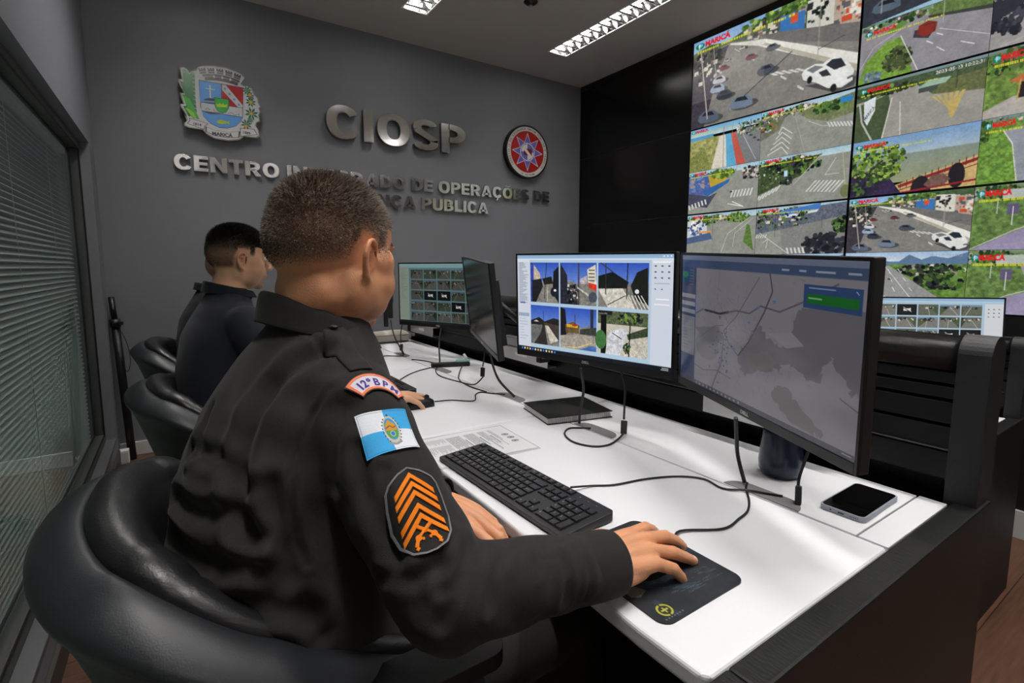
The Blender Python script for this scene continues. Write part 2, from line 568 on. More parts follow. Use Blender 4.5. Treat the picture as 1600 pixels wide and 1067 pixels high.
struct('wall_front', MB().box(XW-0.3, XE+0.1, YS-0.1, YS, -0.3, CEIL+0.2), M_wall_s)
struct('wall_right', MB().box(XE, XE+0.1, YS, YN, -0.3, CEIL+0.2), M_black_mat)
# left wall around the long window
WZ0, WZ1, WY0, WY1 = 0.165, 1.895, -2.4, 3.745
mb = MB()
mb.box(XW-0.16, XW, YS, YN, WZ1, CEIL+0.2)
mb.box(XW-0.16, XW, YS, YN, -0.3, WZ0)
mb.box(XW-0.16, XW, WY1, YN, WZ0, WZ1)
mb.box(XW-0.16, XW, YS, WY0, WZ0, WZ1)
struct('wall_left', mb, M_wall)
# window: frame, panes, venetian blind between them
win = thing('window_1', None, None, (XW, 0, 0)); win['kind'] = 'structure'
mb = MB()
fx0, fx1 = -0.085, -0.045
mb.box(fx0, fx1, WY0, WY1, WZ1-0.045, WZ1)
mb.box(fx0, fx1, WY0, WY1, WZ0, WZ0+0.06)
mb.box(fx0, fx1, WY1-0.055, WY1, WZ0+0.06, WZ1-0.045)
mb.box(fx0, fx1, WY0, WY0+0.05, WZ0+0.06, WZ1-0.045)
mb.build('window_frame', M_alu_dark, win, bevel=0.004)
M_seal = mat('black_rubber', rgb(10, 10, 10), 0.5)
mb = MB()
mb.box(fx1, fx1+0.004, WY0, WY1-0.052, WZ1-0.05, WZ1-0.042)
mb.box(fx1, fx1+0.004, WY1-0.060, WY1-0.052, WZ0+0.05, WZ1-0.05)
mb.box(fx1, fx1+0.004, WY0, WY1-0.052, WZ0+0.055, WZ0+0.063)
mb.build('glazing_bead', M_seal, win)
def glass_mat():
    m = D.materials.new('window_glass'); m.use_nodes = True
    nt = m.node_tree; N = nt.nodes; L = nt.links
    for n in list(N):
        if n.type != 'OUTPUT_MATERIAL': N.remove(n)
    out = [n for n in N if n.type == 'OUTPUT_MATERIAL'][0]
    tr = N.new('ShaderNodeBsdfTransparent'); tr.inputs[0].default_value = (0.92, 0.96, 0.94, 1)
    gl = N.new('ShaderNodeBsdfGlossy'); gl.inputs['Roughness'].default_value = 0.015
    gl.inputs['Color'].default_value = (0.9, 0.95, 0.93, 1)
    lw = N.new('ShaderNodeLayerWeight'); lw.inputs['Blend'].default_value = 0.5
    pw = N.new('ShaderNodeMath'); pw.operation = 'POWER'; pw.inputs[1].default_value = 3.5
    L.new(lw.outputs['Facing'], pw.inputs[0])
    fr = N.new('ShaderNodeMath'); fr.operation = 'MULTIPLY_ADD'; fr.inputs[1].default_value = 0.55; fr.inputs[2].default_value = 0.03
    L.new(pw.outputs[0], fr.inputs[0])
    mx = N.new('ShaderNodeMixShader')
    L.new(fr.outputs[0], mx.inputs[0]); L.new(tr.outputs[0], mx.inputs[1]); L.new(gl.outputs[0], mx.inputs[2])
    L.new(mx.outputs[0], out.inputs['Surface'])
    return m
M_glass = glass_mat()
MB().box(-0.072, -0.066, WY0+0.04, WY1-0.05, WZ0+0.05, WZ1-0.04).build('pane', M_glass, win)
M_blind = mat('blind_slat', rgb(196, 204, 200), 0.45, metal=0.1)
mb = MB()
z = WZ0+0.05; i = 0
while z < WZ1-0.05:
    c, s_ = math.cos(math.radians(36))*0.0125, math.sin(math.radians(36))*0.0125
    vs = []; 
    for yy in (WY0+0.06, WY1-0.05):
        vs += [(-0.115-c, yy, z+s_), (-0.115, yy, z+0.0022), (-0.115+c, yy, z-s_*0.9)]
    mb.add(vs, [(0, 1, 4, 3), (1, 2, 5, 4)], 0, True)
    z += 0.0235
for yy in (0.4, 1.1, 1.8, 2.5, 3.2):
    mb.box(-0.1035, -0.1025, yy, yy+0.003, WZ0+0.05, WZ1-0.05)
mb.box(-0.130, -0.100, WY0+0.05, WY1-0.045, WZ1-0.085, WZ1-0.05)
bl = mb.build('venetian_blind', M_blind, win)
MB().box(-0.158, -0.150, WY0, WY1, WZ0, WZ1).build('window_backing', mat('backing', rgb(60, 62, 62), 0.8), win)
o = struct('trim_1', MB().box(XW-0.045, XW+0.004, WY0, WY1, WZ0-0.004, WZ0+0.012), mat('sill_grey', rgb(96, 97, 98), 0.5), bevel=0.003)
# baseboards
struct('baseboard_back', MB().box(XW, 3.431, YN-0.016, YN, 0.0, 0.088), M_base, bevel=0.003)
struct('baseboard_left', MB().box(XW, XW+0.014, YS, WY1+0.05, 0.0, 0.088), mat('skirting_dark', rgb(70, 66, 62), 0.5), bevel=0.003)
struct('baseboard_right', MB().box(3.418, 3.431, YS, YN-0.02, -0.15, -0.005), M_base, bevel=0.003)

# ------------------------------------------------------------------ ceiling lamps
M_lampref = mat('lamp_reflector', (0.85, 0.85, 0.85, 1), 0.2, metal=1.0)
M_tube = emit_mat('fluorescent_tube', (1.0, 0.97, 0.93, 1), 9.0)
def make_lamp(l, label):
    lx, y0, y1 = l
    t = thing('ceiling_lamp', label, 'ceiling light', (lx, (y0+y1)/2, CEIL), group='recessed ceiling lamps')
    h = (y1-y0)/2; w = LAMP_W/2
    mb = MB()
    mb.box(-w, -w+0.002, -h, h, 0.0, 0.085); mb.box(w-0.002, w, -h, h, 0.0, 0.085)
    mb.box(-w, w, -h, -h+0.002, 0.0, 0.085); mb.box(-w, w, h-0.002, h, 0.0, 0.085)
    mb.box(-w, w, -h, h, 0.085, 0.087)
    for s in (-1, 1):     # curved side reflectors
        pr = [(s*w, 0.0), (s*w*0.86, 0.02), (s*w*0.62, 0.042), (s*w*0.30, 0.05)]
        vs = [(p[0], yy, p[1]) for yy in (-h+0.004, h-0.004) for p in pr]
        mb.add(vs, [(i, i+1, 5+i, 4+i) for i in range(3)], 0, True)
    mb.build('reflector', M_lampref, t)
    f = MB()
    e = 0.008
    f.box(-w-e, -w+0.003, -h-e, h+e, -0.003, 0.0); f.box(w-0.003, w+e, -h-e, h+e, -0.003, 0.0)
    f.box(-w, w, -h-e, -h+0.003, -0.003, 0.0); f.box(-w, w, h-0.003, h+e, -0.003, 0.0)
    f.build('trim_frame', M_white_obj, t)
    mb = MB()
    n = 12
    for i in range(n):
        yy = -h+(i+0.5)*2*h/n
        vs = []
        for x_, d in ((-w*0.9, 0.004), (0, 0.022), (w*0.9, 0.004)):
            vs += [(x_, yy-0.012, 0.001+d*0.2), (x_, yy, 0.036), (x_, yy+0.012, 0.001+d*0.2)]
        mb.add(vs, [(0, 1, 4, 3), (1, 2, 5, 4), (3, 4, 7, 6), (4, 5, 8, 7)], 0, False)
    mb.build('louver', M_lampref, t)
    for s in (-1, 1):
        tb = MB().tube([(s*0.042, -h+0.03, 0.056), (s*0.042, h-0.03, 0.056)], 0.008, 12).build('tube', M_tube, t)
        MB().box(s*0.042-0.008, s*0.042+0.008, -h+0.004, -h+0.03, 0.046, 0.066).build('tube_socket', M_white_obj, t)
    lo = lamp_light(*l); lo.parent = t
    lo.location = (0, 0, 0.046)
for i, l in enumerate(LAMPS):
    lab = {0: 'recessed ceiling lamp over the officers beside the left wall', 3: 'short visible end of a recessed lamp above the silver lettering', 6: 'long bright recessed lamp with louvres beside the video wall'}.get(i, 'recessed louvred lamp in the ceiling behind the camera')
    make_lamp(l, lab)
t = thing('smoke_detector', 'small round grey ceiling sensor between the two recessed lamps', 'smoke detector', (2.08, 2.90, CEIL))
MB().lathe([(0.0, -0.022), (0.018, -0.022), (0.030, -0.014), (0.045, -0.004), (0.048, 0.0), (0, 0)][::-1], 32).build('cover', M_black_mat, t)
MB().lathe([(0.0, -0.030), (0.012, -0.029), (0.014, -0.020), (0.0, -0.020)][::-1], 20).build('sensor_head', M_alu, t)

# ------------------------------------------------------------------ wall lettering and signs
MX = Matrix.Rotation(PI/2, 4, 'X')
# heavy grotesque capitals for the raised lettering, drawn as strokes on a unit cap height
def heavy_glyph(ch, t=0.245, hb=0.205):
    """returns (width, [polygons])"""
    P = []
    def bar(x0, y0, x1, y1): P.append([(x0, y0), (x1, y0), (x1, y1), (x0, y1)])
    def arc(cx, cy, rx, ry, a0, a1, tx, ty, n=18, pw=0.88):
        f = lambda r_, c: math.copysign(abs(c)**pw, c)*r_
        A = [math.radians(a0+(a1-a0)*i/n) for i in range(n+1)]
        o = [(cx+f(rx, math.cos(a)), cy+f(ry, math.sin(a))) for a in A]
        i_ = [(cx+f(rx-tx, math.cos(a)), cy+f(ry-ty, math.sin(a))) for a in A]
        P.append(o+i_[::-1])
    base = {'Ç': 'C', 'Õ': 'O'}.get(ch, ch)
    w = 0.72
    if base == 'I': w = t; bar(0, 0, t, 1)
    elif base == 'L': w = 0.62; bar(0, 0, t, 1); bar(t, 0, w, hb)
    elif base == 'T': w = 0.72; bar(0, 1-hb, w, 1); bar(w/2-t/2, 0, w/2+t/2, 1-hb)
    elif base == 'E': w = 0.66; bar(0, 0, t, 1); bar(t, 0, w, hb); bar(t, 1-hb, w, 1); bar(t, 0.5-hb*0.47, w*0.94, 0.5+hb*0.47)
    elif base == 'N': w = 0.80; bar(0, 0, t*0.95, 1); bar(w-t*0.95, 0, w, 1); P.append([(t*0.95, 1), (t*0.95, 0.60), (w-t*0.95, 0), (w-t*0.95, 0.40)])
    elif base == 'A': w = 0.88; P.append([(0, 0), (t*1.05, 0), (w/2+0.005, 0.76), (w/2, 1), (w/2-0.14, 1)]); P.append([(w, 0), (w/2+0.14, 1), (w/2, 1), (w/2-0.005, 0.76), (w-t*1.05, 0)]); bar(w*0.25, 0.17, w*0.75, 0.17+hb*0.85)
    elif base in 'OCG':
        w = 0.86; rx, ry = w/2, 0.515
        if base == 'O': arc(w/2, 0.5, rx, ry, 0, 180, t, hb, 26); arc(w/2, 0.5, rx, ry, 180, 360, t, hb, 26)
        elif base == 'C': w = 0.80; arc(w/2+0.01, 0.5, rx*0.95, ry, 32, 328, t, hb, 36)
        else: w = 0.84; arc(w/2, 0.5, rx*0.98, ry, 34, 322, t, hb, 36); bar(w*0.50, 0.35, w*0.98, 0.52); bar(w-t*0.95, 0.12, w*0.98, 0.35)
    elif base == 'D': w = 0.80; bar(0, 0, t, 1); arc(t*0.9, 0.5, w-t*0.9, 0.5, -90, 90, t, hb, 24, 0.80)
    elif base == 'U': w = 0.78; bar(0, 0.36, t, 1); bar(w-t, 0.36, w, 1); arc(w/2, 0.36, w/2, 0.375, 180, 360, t, hb, 20)
    elif base in 'PR':
        w = 0.74 if base == 'P' else 0.80; bar(0, 0, t, 1); arc(t*0.9, 0.68, 0.74-t*0.9, 0.32, -90, 90, t, hb*0.92, 20, 0.80)
        if base == 'R': P.append([(0.30, 0.40), (0.52, 0.44), (w, 0), (w-t*1.15, 0)])
    elif base == 'B': w = 0.76; bar(0, 0, t, 1); arc(t*0.9, 0.735, 0.70-t*0.9, 0.265, -90, 90, t, hb*0.82, 20, 0.80); arc(t*0.9, 0.285, w-t*0.9, 0.285, -90, 90, t, hb*0.82, 20, 0.80)
    elif base == 'S':
        w = 0.72; arc(w/2, 0.745, w/2*0.97, 0.27, 20, 200, t*0.95, hb*0.92, 20); arc(w/2, 0.255, w/2, 0.27, -160, 20, t*0.95, hb*0.92, 20)
        P.append([(0.02, 0.66), (t*0.95, 0.70), (w*0.98, 0.40), (w-0.01, 0.28), (w-t*0.9, 0.30), (0.06, 0.56)])
    if ch == 'Ç': P.append([(w*0.45, 0.0), (w*0.66, 0.0), (w*0.56, -0.24), (w*0.36, -0.24), (w*0.36, -0.17), (w*0.46, -0.15)])
    if ch == 'Õ': P.append([(w*0.22, 1.10), (w*0.38, 1.20), (w*0.62, 1.14), (w*0.78, 1.22), (w*0.78, 1.13), (w*0.62, 1.06), (w*0.38, 1.11), (w*0.22, 1.02)])
    return w, P
def letters(s, x_start, x_end, z0, h, depth, gap, labf, group):
    """each raised letter is one thing on the back wall"""
    pos = []; cur = 0.0
    for i, ch in enumerate(s):
        if ch == ' ': cur += 0.34; continue
        w, _ = heavy_glyph(ch); pos.append((ch, cur, i)); cur += w+gap
    sx = (x_end-x_start)/((cur-gap)*h)
    for ch, px, i in pos:
        w, polys = heavy_glyph(ch)
        mb = MB()
        for pl in polys:
            q = [((x-w/2)*h*sx, y*h) for x, y in pl]
            ar = sum(q[j][0]*q[(j+1) % len(q)][1]-q[(j+1) % len(q)][0]*q[j][1] for j in range(len(q)))
            if ar < 0: q = q[::-1]
            k0 = len(mb.f); mb.prism(q, -depth/2, depth/2, 1, M=MX)
            for j in range(k0, len(mb.f)):
                if all(mb.v[v][1] < -depth/2*0.9 for v in mb.f[j]): mb.m[j] = 0
        o = mb.build('wall_letter', [M_chrome if h > 0.2 else M_chrome_b, M_steel_side])
        o.location = (x_start+(px+w/2)*h*sx, YN-0.012-depth/2, z0)
        tag(o, labf(i, ch), 'letter', group)
        xo = -w*h*sx*0.5+h*0.12 if ch not in 'TA' else 0.0
        pin = MB().box(xo-0.003, xo+0.003, depth/2-0.001, depth/2+0.012, h*0.5, h*0.5+0.006)
        pin.build('mounting_pin', M_steel_side, o)
ordn = ['first', 'second', 'third', 'fourth', 'fifth', 'sixth', 'seventh', 'eighth', 'ninth', 'tenth', 'eleventh']
letters('CIOSP', 0.972, 2.112, 2.147, 0.232, 0.035, 0.105,
        lambda i, ch: 'large polished steel letter %s, %s of the big word CIOSP on the wall' % (ch, ordn[i]), 'big wall letters')
def lab_for(line, place):
    words = line.split(' ')
    def f(i, ch):
        k = 0
        for wi, w in enumerate(words):
            if i < k+len(w):
                if w == 'DE':
                    return 'small mirrored letter %s of the word DE %s OPERAÇÕES in the upper line' % (ch, 'right before' if wi < 3 else 'right after')
                return 'small mirrored letter %s, %s letter of %s in the %s line on the wall' % (ch, ordn[i-k], w, place)
            k += len(w)+1
    return f
L1 = 'CENTRO INTEGRADO DE OPERAÇÕES DE'
L2 = 'SEGURANÇA PUBLICA'
letters(L1, 0.030, 3.035, 1.820, 0.096, 0.012, 0.085, lab_for(L1, 'upper'), 'small wall letters')
letters(L2, 0.725, 2.350, 1.672, 0.096, 0.012, 0.085, lab_for(L2, 'lower'), 'small wall letters')

M_sign = attr_mat('sign_print', 0.35, 0.5)
M_sign_edge = mat('sign_edge', rgb(120, 118, 112), 0.4)
CR = {
'outline': [(-0.214,0.191),(-0.198,0.199),(-0.173,0.185),(-0.164,0.166),(-0.15,0.184),(-0.126,0.191),(-0.12,0.207),(-0.09,0.225),(-0.031,0.239),(0.04,0.243),(0.101,0.229),(0.145,0.204),(0.147,0.195),(0.122,0.156),(0.142,0.145),(0.159,0.151),(0.187,0.138),(0.2,0.103),(0.22,0.081),(0.224,0.05),(0.235,0.027),(0.225,0.016),(0.233,-0.005),(0.22,-0.032),(0.227,-0.069),(0.206,-0.079),(0.198,-0.105),(0.212,-0.122),(0.219,-0.166),(0.2,-0.181),(0.119,-0.183),(0.094,-0.208),(0.026,-0.223),(-0.051,-0.218),(-0.093,-0.196),(-0.113,-0.172),(-0.192,-0.171),(-0.212,-0.163),(-0.214,-0.148),(-0.195,-0.13),(-0.206,-0.094),(-0.191,-0.103),(-0.223,-0.049),(-0.227,-0.03),(-0.207,-0.032),(-0.219,0.016),(-0.221,0.036),(-0.203,0.036),(-0.227,0.099),(-0.226,0.119),(-0.208,0.123),(-0.215,0.176)],
'leafD': [(-0.203,0.181),(-0.185,0.182),(-0.172,0.165),(-0.167,0.151),(-0.148,0.172),(-0.136,0.169),(-0.141,0.024),(-0.138,-0.095),(-0.126,-0.11),(-0.162,-0.107),(-0.167,-0.093),(-0.183,-0.102),(-0.21,-0.041),(-0.192,-0.038),(-0.21,0.029),(-0.195,0.026),(-0.219,0.109),(-0.199,0.101)],
'leafL': [(-0.21,0.023),(-0.195,0.02),(-0.171,0.007),(-0.153,-0.038),(-0.142,-0.065),(-0.126,-0.11),(-0.167,-0.102),(-0.201,-0.057),(-0.187,-0.043)],
'leafY': [(-0.199,-0.048),(-0.18,-0.054),(-0.155,-0.074),(-0.142,-0.11),(-0.167,-0.099)],
'arch': [(-0.114,0.203),(-0.091,0.215),(-0.031,0.23),(0.04,0.232),(0.097,0.219),(0.139,0.196),(0.109,0.143),(0.09,0.138),(0.046,0.148),(-0.009,0.149),(-0.074,0.137),(-0.084,0.141)],
'shield': [(-0.117,0.133),(0.134,0.133),(0.123,-0.054),(0.106,-0.091),(0.076,-0.123),(0.024,-0.144),(-0.02,-0.145),(-0.068,-0.126),(-0.103,-0.089),(-0.117,-0.032)],
'q1': [(-0.114,0.129),(0.007,0.131),(0.002,0.012),(-0.117,-0.001)],
'q2': [(0.010,0.131),(0.131,0.131),(0.124,0.004),(0.006,-0.005)],
'band': [(0.012,0.129),(0.034,0.13),(0.125,0.021),(0.124,0.004),(0.094,0.002),(0.01,0.093)],
'water': [(-0.113,-0.055),(-0.064,-0.066),(0.002,-0.056),(0.068,-0.059),(0.119,-0.059),(0.105,-0.091),(0.076,-0.121),(0.024,-0.141),(-0.02,-0.141),(-0.068,-0.123),(-0.101,-0.089)],
'green': [(-0.038,0.042),(0.047,0.043),(0.044,-0.011),(0.027,-0.041),(0.002,-0.053),(-0.025,-0.041),(-0.037,-0.012)],
'crown': [(-0.029,0.007),(-0.017,0.0),(-0.008,0.014),(0.002,0.003),(0.011,0.014),(0.019,0.003),(0.036,0.012),(0.032,-0.01),(-0.024,-0.016)],
'fish': [(-0.032,-0.106),(-0.011,-0.093),(0.013,-0.096),(0.032,-0.102),(0.043,-0.088),(0.04,-0.119),(0.029,-0.11),(-0.002,-0.119),(-0.024,-0.119)],
'rock': [(-0.094,0.02),(-0.069,0.031),(-0.037,0.033),(-0.038,0.017),(-0.095,0.013)],
'rib1': [(-0.196,-0.145),(-0.179,-0.122),(-0.183,-0.108),(-0.079,-0.128),(-0.099,-0.149),(-0.103,-0.17)],
'rib2': [(-0.096,-0.148),(-0.048,-0.163),(0.029,-0.166),(0.1,-0.151),(0.094,-0.192),(0.027,-0.203),(-0.05,-0.2),(-0.098,-0.179)],
'rib3': [(0.101,-0.129),(0.186,-0.123),(0.204,-0.158),(0.098,-0.185)]}
def crest():
    S = 0.50
    pic = Pic(1100, 1100, (190, 190, 188))
    def T(p): return (p[0]/S+0.5, 0.5-p[1]/S)
    def PP(k, c, **kw): pic.poly([T(p) for p in CR[k]], c, **kw)
    def LL(pts, w, c): pic.line([T(p) for p in pts], w, c)
    K = (34, 34, 40); W = (212, 212, 212)
    PP('outline', (158, 152, 143))
    ins = [(p[0]*0.965, p[1]*0.965+0.001) for p in CR['outline']]
    pic.poly([T(p) for p in ins], W)
    PP('leafD', (22, 96, 44))
    for i in range(10):      # leaf ribs
        z_ = 0.15-i*0.026
        LL([(-0.138, z_), (-0.165, z_+0.012)], 0.004, (14, 62, 28)); LL([(-0.137, z_+0.012), (-0.150, z_+0.014)], 0.006, W)
    PP('leafL', (70, 165, 62)); PP('leafY', (150, 205, 60))
    # mural crown
    def arc(r0, r1, a0, a1, c, n=14):
        cx, cz = 0.012, -0.18
        pts = [(cx+r1*math.sin(a0+(a1-a0)*i/n), cz+r1*math.cos(a0+(a1-a0)*i/n)) for i in range(n+1)]
        pts += [(cx+r0*math.sin(a1-(a1-a0)*i/n), cz+r0*math.cos(a1-(a1-a0)*i/n)) for i in range(n+1)]
        pic.poly([T(p) for p in pts], c)
    arc(0.325, 0.412, -0.33, 0.30, W)
    arc(0.329, 0.350, -0.28, 0.27, K); arc(0.353, 0.368, -0.30, 0.285, K)
    for i in range(5):
        a = -0.325+i*0.128
        arc(0.372, 0.381, a, a+0.098, K); arc(0.384, 0.396, a, a+0.098, K)
        for q in range(3): arc(0.396, 0.404, a+q*0.037, a+q*0.037+0.024, K)
    for i in range(3): 
        a = -0.12+i*0.13
        arc(0.344, 0.360, a-0.014, a+0.014, W)
    PP('shield', K)
    PP('q1', (108, 165, 226)); PP('q2', (176, 24, 32)); PP('band', W)
    pic.poly([T(p) for p in [(-0.113, -0.004), (0.123, 0.001), (0.120, -0.056), (-0.113, -0.052)]], (205, 207, 208))
    PP('water', (98, 158, 222))
    LL([(-0.115, -0.002), (0.125, 0.002)], 0.005, K); LL([(0.008, 0.131), (0.004, 0.002)], 0.006, K)
    LL([(0.034, 0.13), (0.125, 0.021)], 0.004, K); LL([(0.01, 0.093), (0.094, 0.002)], 0.004, K)
    for i in range(4):
        cx, cz = 0.027+i*0.025, 0.106-i*0.029
        st = []
        for q in range(10):
            r_ = 0.011 if q % 2 == 0 else 0.0045; a = PI*q/5
            st.append(T((cx+r_*math.sin(a), cz+r_*math.cos(a))))
        pic.poly(st, (86, 140, 200))
    LL([(-0.0565, 0.113), (-0.0585, 0.033)], 0.017, (232, 234, 238)); LL([(-0.082, 0.088), (-0.030, 0.089)], 0.013, (232, 234, 238))
    PP('rock', K)
    PP('green', K); pic.poly([T((p[0]*0.93+0.0003, p[1]*0.93-0.0003)) for p in CR['green']], (42, 160, 58))
    PP('crown', (196, 214, 50)); PP('fish', (206, 212, 52)); LL([(-0.025, -0.107), (0.03, -0.107)], 0.003, (120, 140, 30))
    LL([(-0.09, -0.04), (-0.075, -0.030), (-0.065, -0.04), (-0.08, -0.045), (-0.09, -0.04)], 0.004, K)
    LL([(-0.045, -0.03), (-0.04, -0.05), (-0.01, -0.052)], 0.004, K); LL([(0.035, -0.045), (0.06, -0.04), (0.075, -0.052), (0.10, -0.04), (0.10, -0.052)], 0.004, K)
    LL([(-0.113, -0.053), (-0.064, -0.066), (0.002, -0.056), (0.068, -0.059), (0.119, -0.057)], 0.004, K)
    for (cx, cz, r_) in [(0.155, 0.118, 0.030), (0.172, 0.086, 0.028), (0.174, 0.047, 0.034), (0.175, -0.026, 0.044), (0.140, -0.100, 0.036), (0.165, -0.070, 0.022)]:
        for q in range(8):
            a = 2*PI*q/8+0.3
            pic.poly([T((cx, cz)), T((cx+r_*0.6*math.cos(a-0.28), cz+r_*0.6*math.sin(a-0.28))), T((cx+r_*math.cos(a), cz+r_*math.sin(a))), T((cx+r_*0.6*math.cos(a+0.28), cz+r_*0.6*math.sin(a+0.28)))], (18, 92, 56))
    for (cx, cz) in [(0.171, 0.094), (0.174, 0.047), (0.172, -0.026), (0.135, -0.113)]:
        pic.ell(*T((cx, cz)), 0.021, 0.021, (226, 160, 44))
    for k in ('rib1', 'rib3', 'rib2'):
        PP(k, K); c = np.mean(CR[k], axis=0)
        pic.poly([T((c[0]+(p[0]-c[0])*0.93, c[1]+(p[1]-c[1])*0.88)) for p in CR[k]], (214, 214, 214))
    pic.text('1814', *T((-0.140, -0.150)), 0.034, K, align='C', offset=0.02, ang=0.06)
    pic.text('1889', *T((0.140, -0.163)), 0.034, K, align='C', offset=0.02, ang=0.08)
    pic.text('MARICÁ', *T((-0.003, -0.196)), 0.044, K, align='C', offset=0.04, ang=0.0, sx=1.05)
    pic.half(3)
    # keep only the sign outline
    m = Pic(1100, 1100); m.poly([T(p) for p in CR['outline']], (1, 1, 1)); m.half(3)
    pic.mask = m.mask
    t = thing('coat_of_arms_sign', 'municipal coat of arms sign with green palm leaves and blue shield on grey wall', 'sign', (0.31, YN-0.03, 2.25))
    mb = MB(); mb.prism([(p[0], p[1]) for p in CR['outline']], 0.0, 0.018, 0, M=MX)
    mb.build('board', M_sign_edge, t)
    grid_mesh('printed_face', pic, S, S, M_sign, t, cut=True, y=-0.0186)
    MB().box(-0.05, 0.05, 0.0, 0.03, -0.05, 0.05).build('wall_spacer', M_sign_edge, t)
crest()
def round_sign():
    S = 0.49
    pic = Pic(1000, 1000, (0, 0, 0))
    pic.ell(0.5, 0.5, 0.485, 0.485, (28, 26, 24), n=120)
    pic.ell(0.5, 0.5, 0.452, 0.452, (208, 204, 196), n=120)
    pic.ell(0.5, 0.5, 0.375, 0.375, (160, 24, 22), n=120)
    def star(r1, r2, c):
        pts = []
        for i in range(16):
            r_ = r1 if i % 2 == 0 else r2; a = 2*PI*i/16
            pts.append((0.5+r_*math.sin(a), 0.5-r_*math.cos(a)))
        pic.poly(pts, c)
    star(0.355, 0.185, (214, 208, 214)); star(0.318, 0.170, (104, 104, 180))
    pic.ell(0.5, 0.5, 0.165, 0.165, (222, 218, 212), n=60)
    pic.ell(0.5, 0.5, 0.150, 0.150, (104, 104, 180), n=60)
    pic.poly([(0.5, 0.35), (0.5, 0.5), (0.36, 0.5), (0.37, 0.44), (0.41, 0.39)], (222, 218, 206))
    pic.poly([(0.5, 0.65), (0.5, 0.5), (0.64, 0.5), (0.63, 0.56), (0.59, 0.61)], (222, 218, 206))
    pic.poly([(0.42, 0.44), (0.60, 0.44), (0.60, 0.56), (0.42, 0.56)], (110, 18, 22))
    pic.line([(0.43, 0.44), (0.60, 0.60)], 0.055, (222, 218, 206))
    txt = 'SECRETARIA DE SEGURANÇA ORDEM PÚBLICA E TRÂNSITO'
    n = len(txt)
    for i, ch in enumerate(txt):
        if ch == ' ': continue
        a = math.radians(-128+256*i/(n-1))
        pic.text(ch, 0.5+0.398*math.sin(a), 0.5-0.398*math.cos(a), 0.036, (60, 56, 54), ang=a, align='C', offset=0.01)
    for i, ch in enumerate('MARICÁ RJ'):
        if ch == ' ': continue
        a = math.radians(20-40*i/8)
        pic.text(ch, 0.5+0.432*math.sin(a), 0.5+0.432*math.cos(a), 0.036, (60, 56, 54), ang=-a, align='C', offset=0.01)
    pic.half(3)
    t = thing('round_sign', 'round red sign with an eight-pointed blue star right of the steel letters', 'sign', (2.758, YN-0.03, 2.252))
    mb = MB(); mb.prism([(0.2375*math.cos(2*PI*i/96), 0.2375*math.sin(2*PI*i/96)) for i in range(96)], -0.028, 0.018, 0, M=MX)
    mb.build('board', M_black_mat, t)
    grid_mesh('printed_face', pic, S, S, M_sign, t, cut=True, y=-0.0186)
round_sign()
# ------------------------------------------------------------------ camera pictures on the video wall
G1 = [(52, 82, 38), (78, 110, 48), (34, 56, 28), (96, 126, 60)]
G2 = [(96, 130, 50), (120, 150, 60), (60, 92, 36), (140, 160, 80)]
DK = [(24, 30, 30), (40, 46, 44), (14, 18, 22), (58, 62, 56)]
CT = [(200, 196, 186), (150, 140, 130), (92, 88, 90), (214, 206, 190), (120, 96, 84), (58, 58, 62)]
def marica(p, x=0.03, y=0.085, h=0.055, cap=0.62):
    p.ell(x+0.02, y-h*0.42, h*0.62, h*0.62, (28, 118, 78)); p.ell(x+0.022, y-h*0.52, h*0.34, h*0.34, (120, 190, 215))
    p.rect(x+0.010, y-h*0.9, x+0.018, y+h*0.1, (225, 235, 230))
    p.text('MARICÁ', x+0.058, y, h*1.05, (214, 34, 40), offset=0.05, sx=1.1)
    r = random.Random(int(h*1e4)); xx = x
    while xx < x+cap:
        w = r.uniform(0.006, 0.016)
        p.rect(xx, y+h*0.62, xx+w, y+h*1.02, (206, 206, 48)); xx += w+(0.005 if r.random() < 0.8 else 0.018)
def car(p, x, y, s, c, d=1, dark=(30, 34, 42)):
    k = p.h/p.w
    p.ell(x+s*0.3*k, y+s*0.22, s*1.15*k, s*0.36, (52, 52, 56), al=0.7)
    p.poly([(x-s*k, y+s*0.1), (x-s*0.9*k, y-s*0.25), (x-s*0.45*k, y-s*0.55), (x+s*0.5*k, y-s*0.5), (x+s*0.95*k, y-s*0.1), (x+s*k, y+s*0.35), (x+s*0.4*k, y+s*0.45), (x-s*0.7*k, y+s*0.35)], c)
    p.poly([(x-s*0.6*k, y-s*0.2), (x-s*0.35*k, y-s*0.45), (x+s*0.35*k, y-s*0.42), (x+s*0.6*k, y-s*0.08)], dark)
def zebra(p, x, y, w, h, n, dx, c=(206, 206, 200), sh=0.0):
    for i in range(n):
        xa = x+w*i/n
        p.poly([(xa, y+sh*i), (xa+w/n*0.5, y+sh*i), (xa+w/n*0.5+dx, y+h+sh*i), (xa+dx, y+h+sh*i)], c)
def pole(p, x, y0, y1, w=0.008, c=(150, 148, 140), dx=0.0):
    p.line([(x, y0), (x+dx, y1)], w, c)
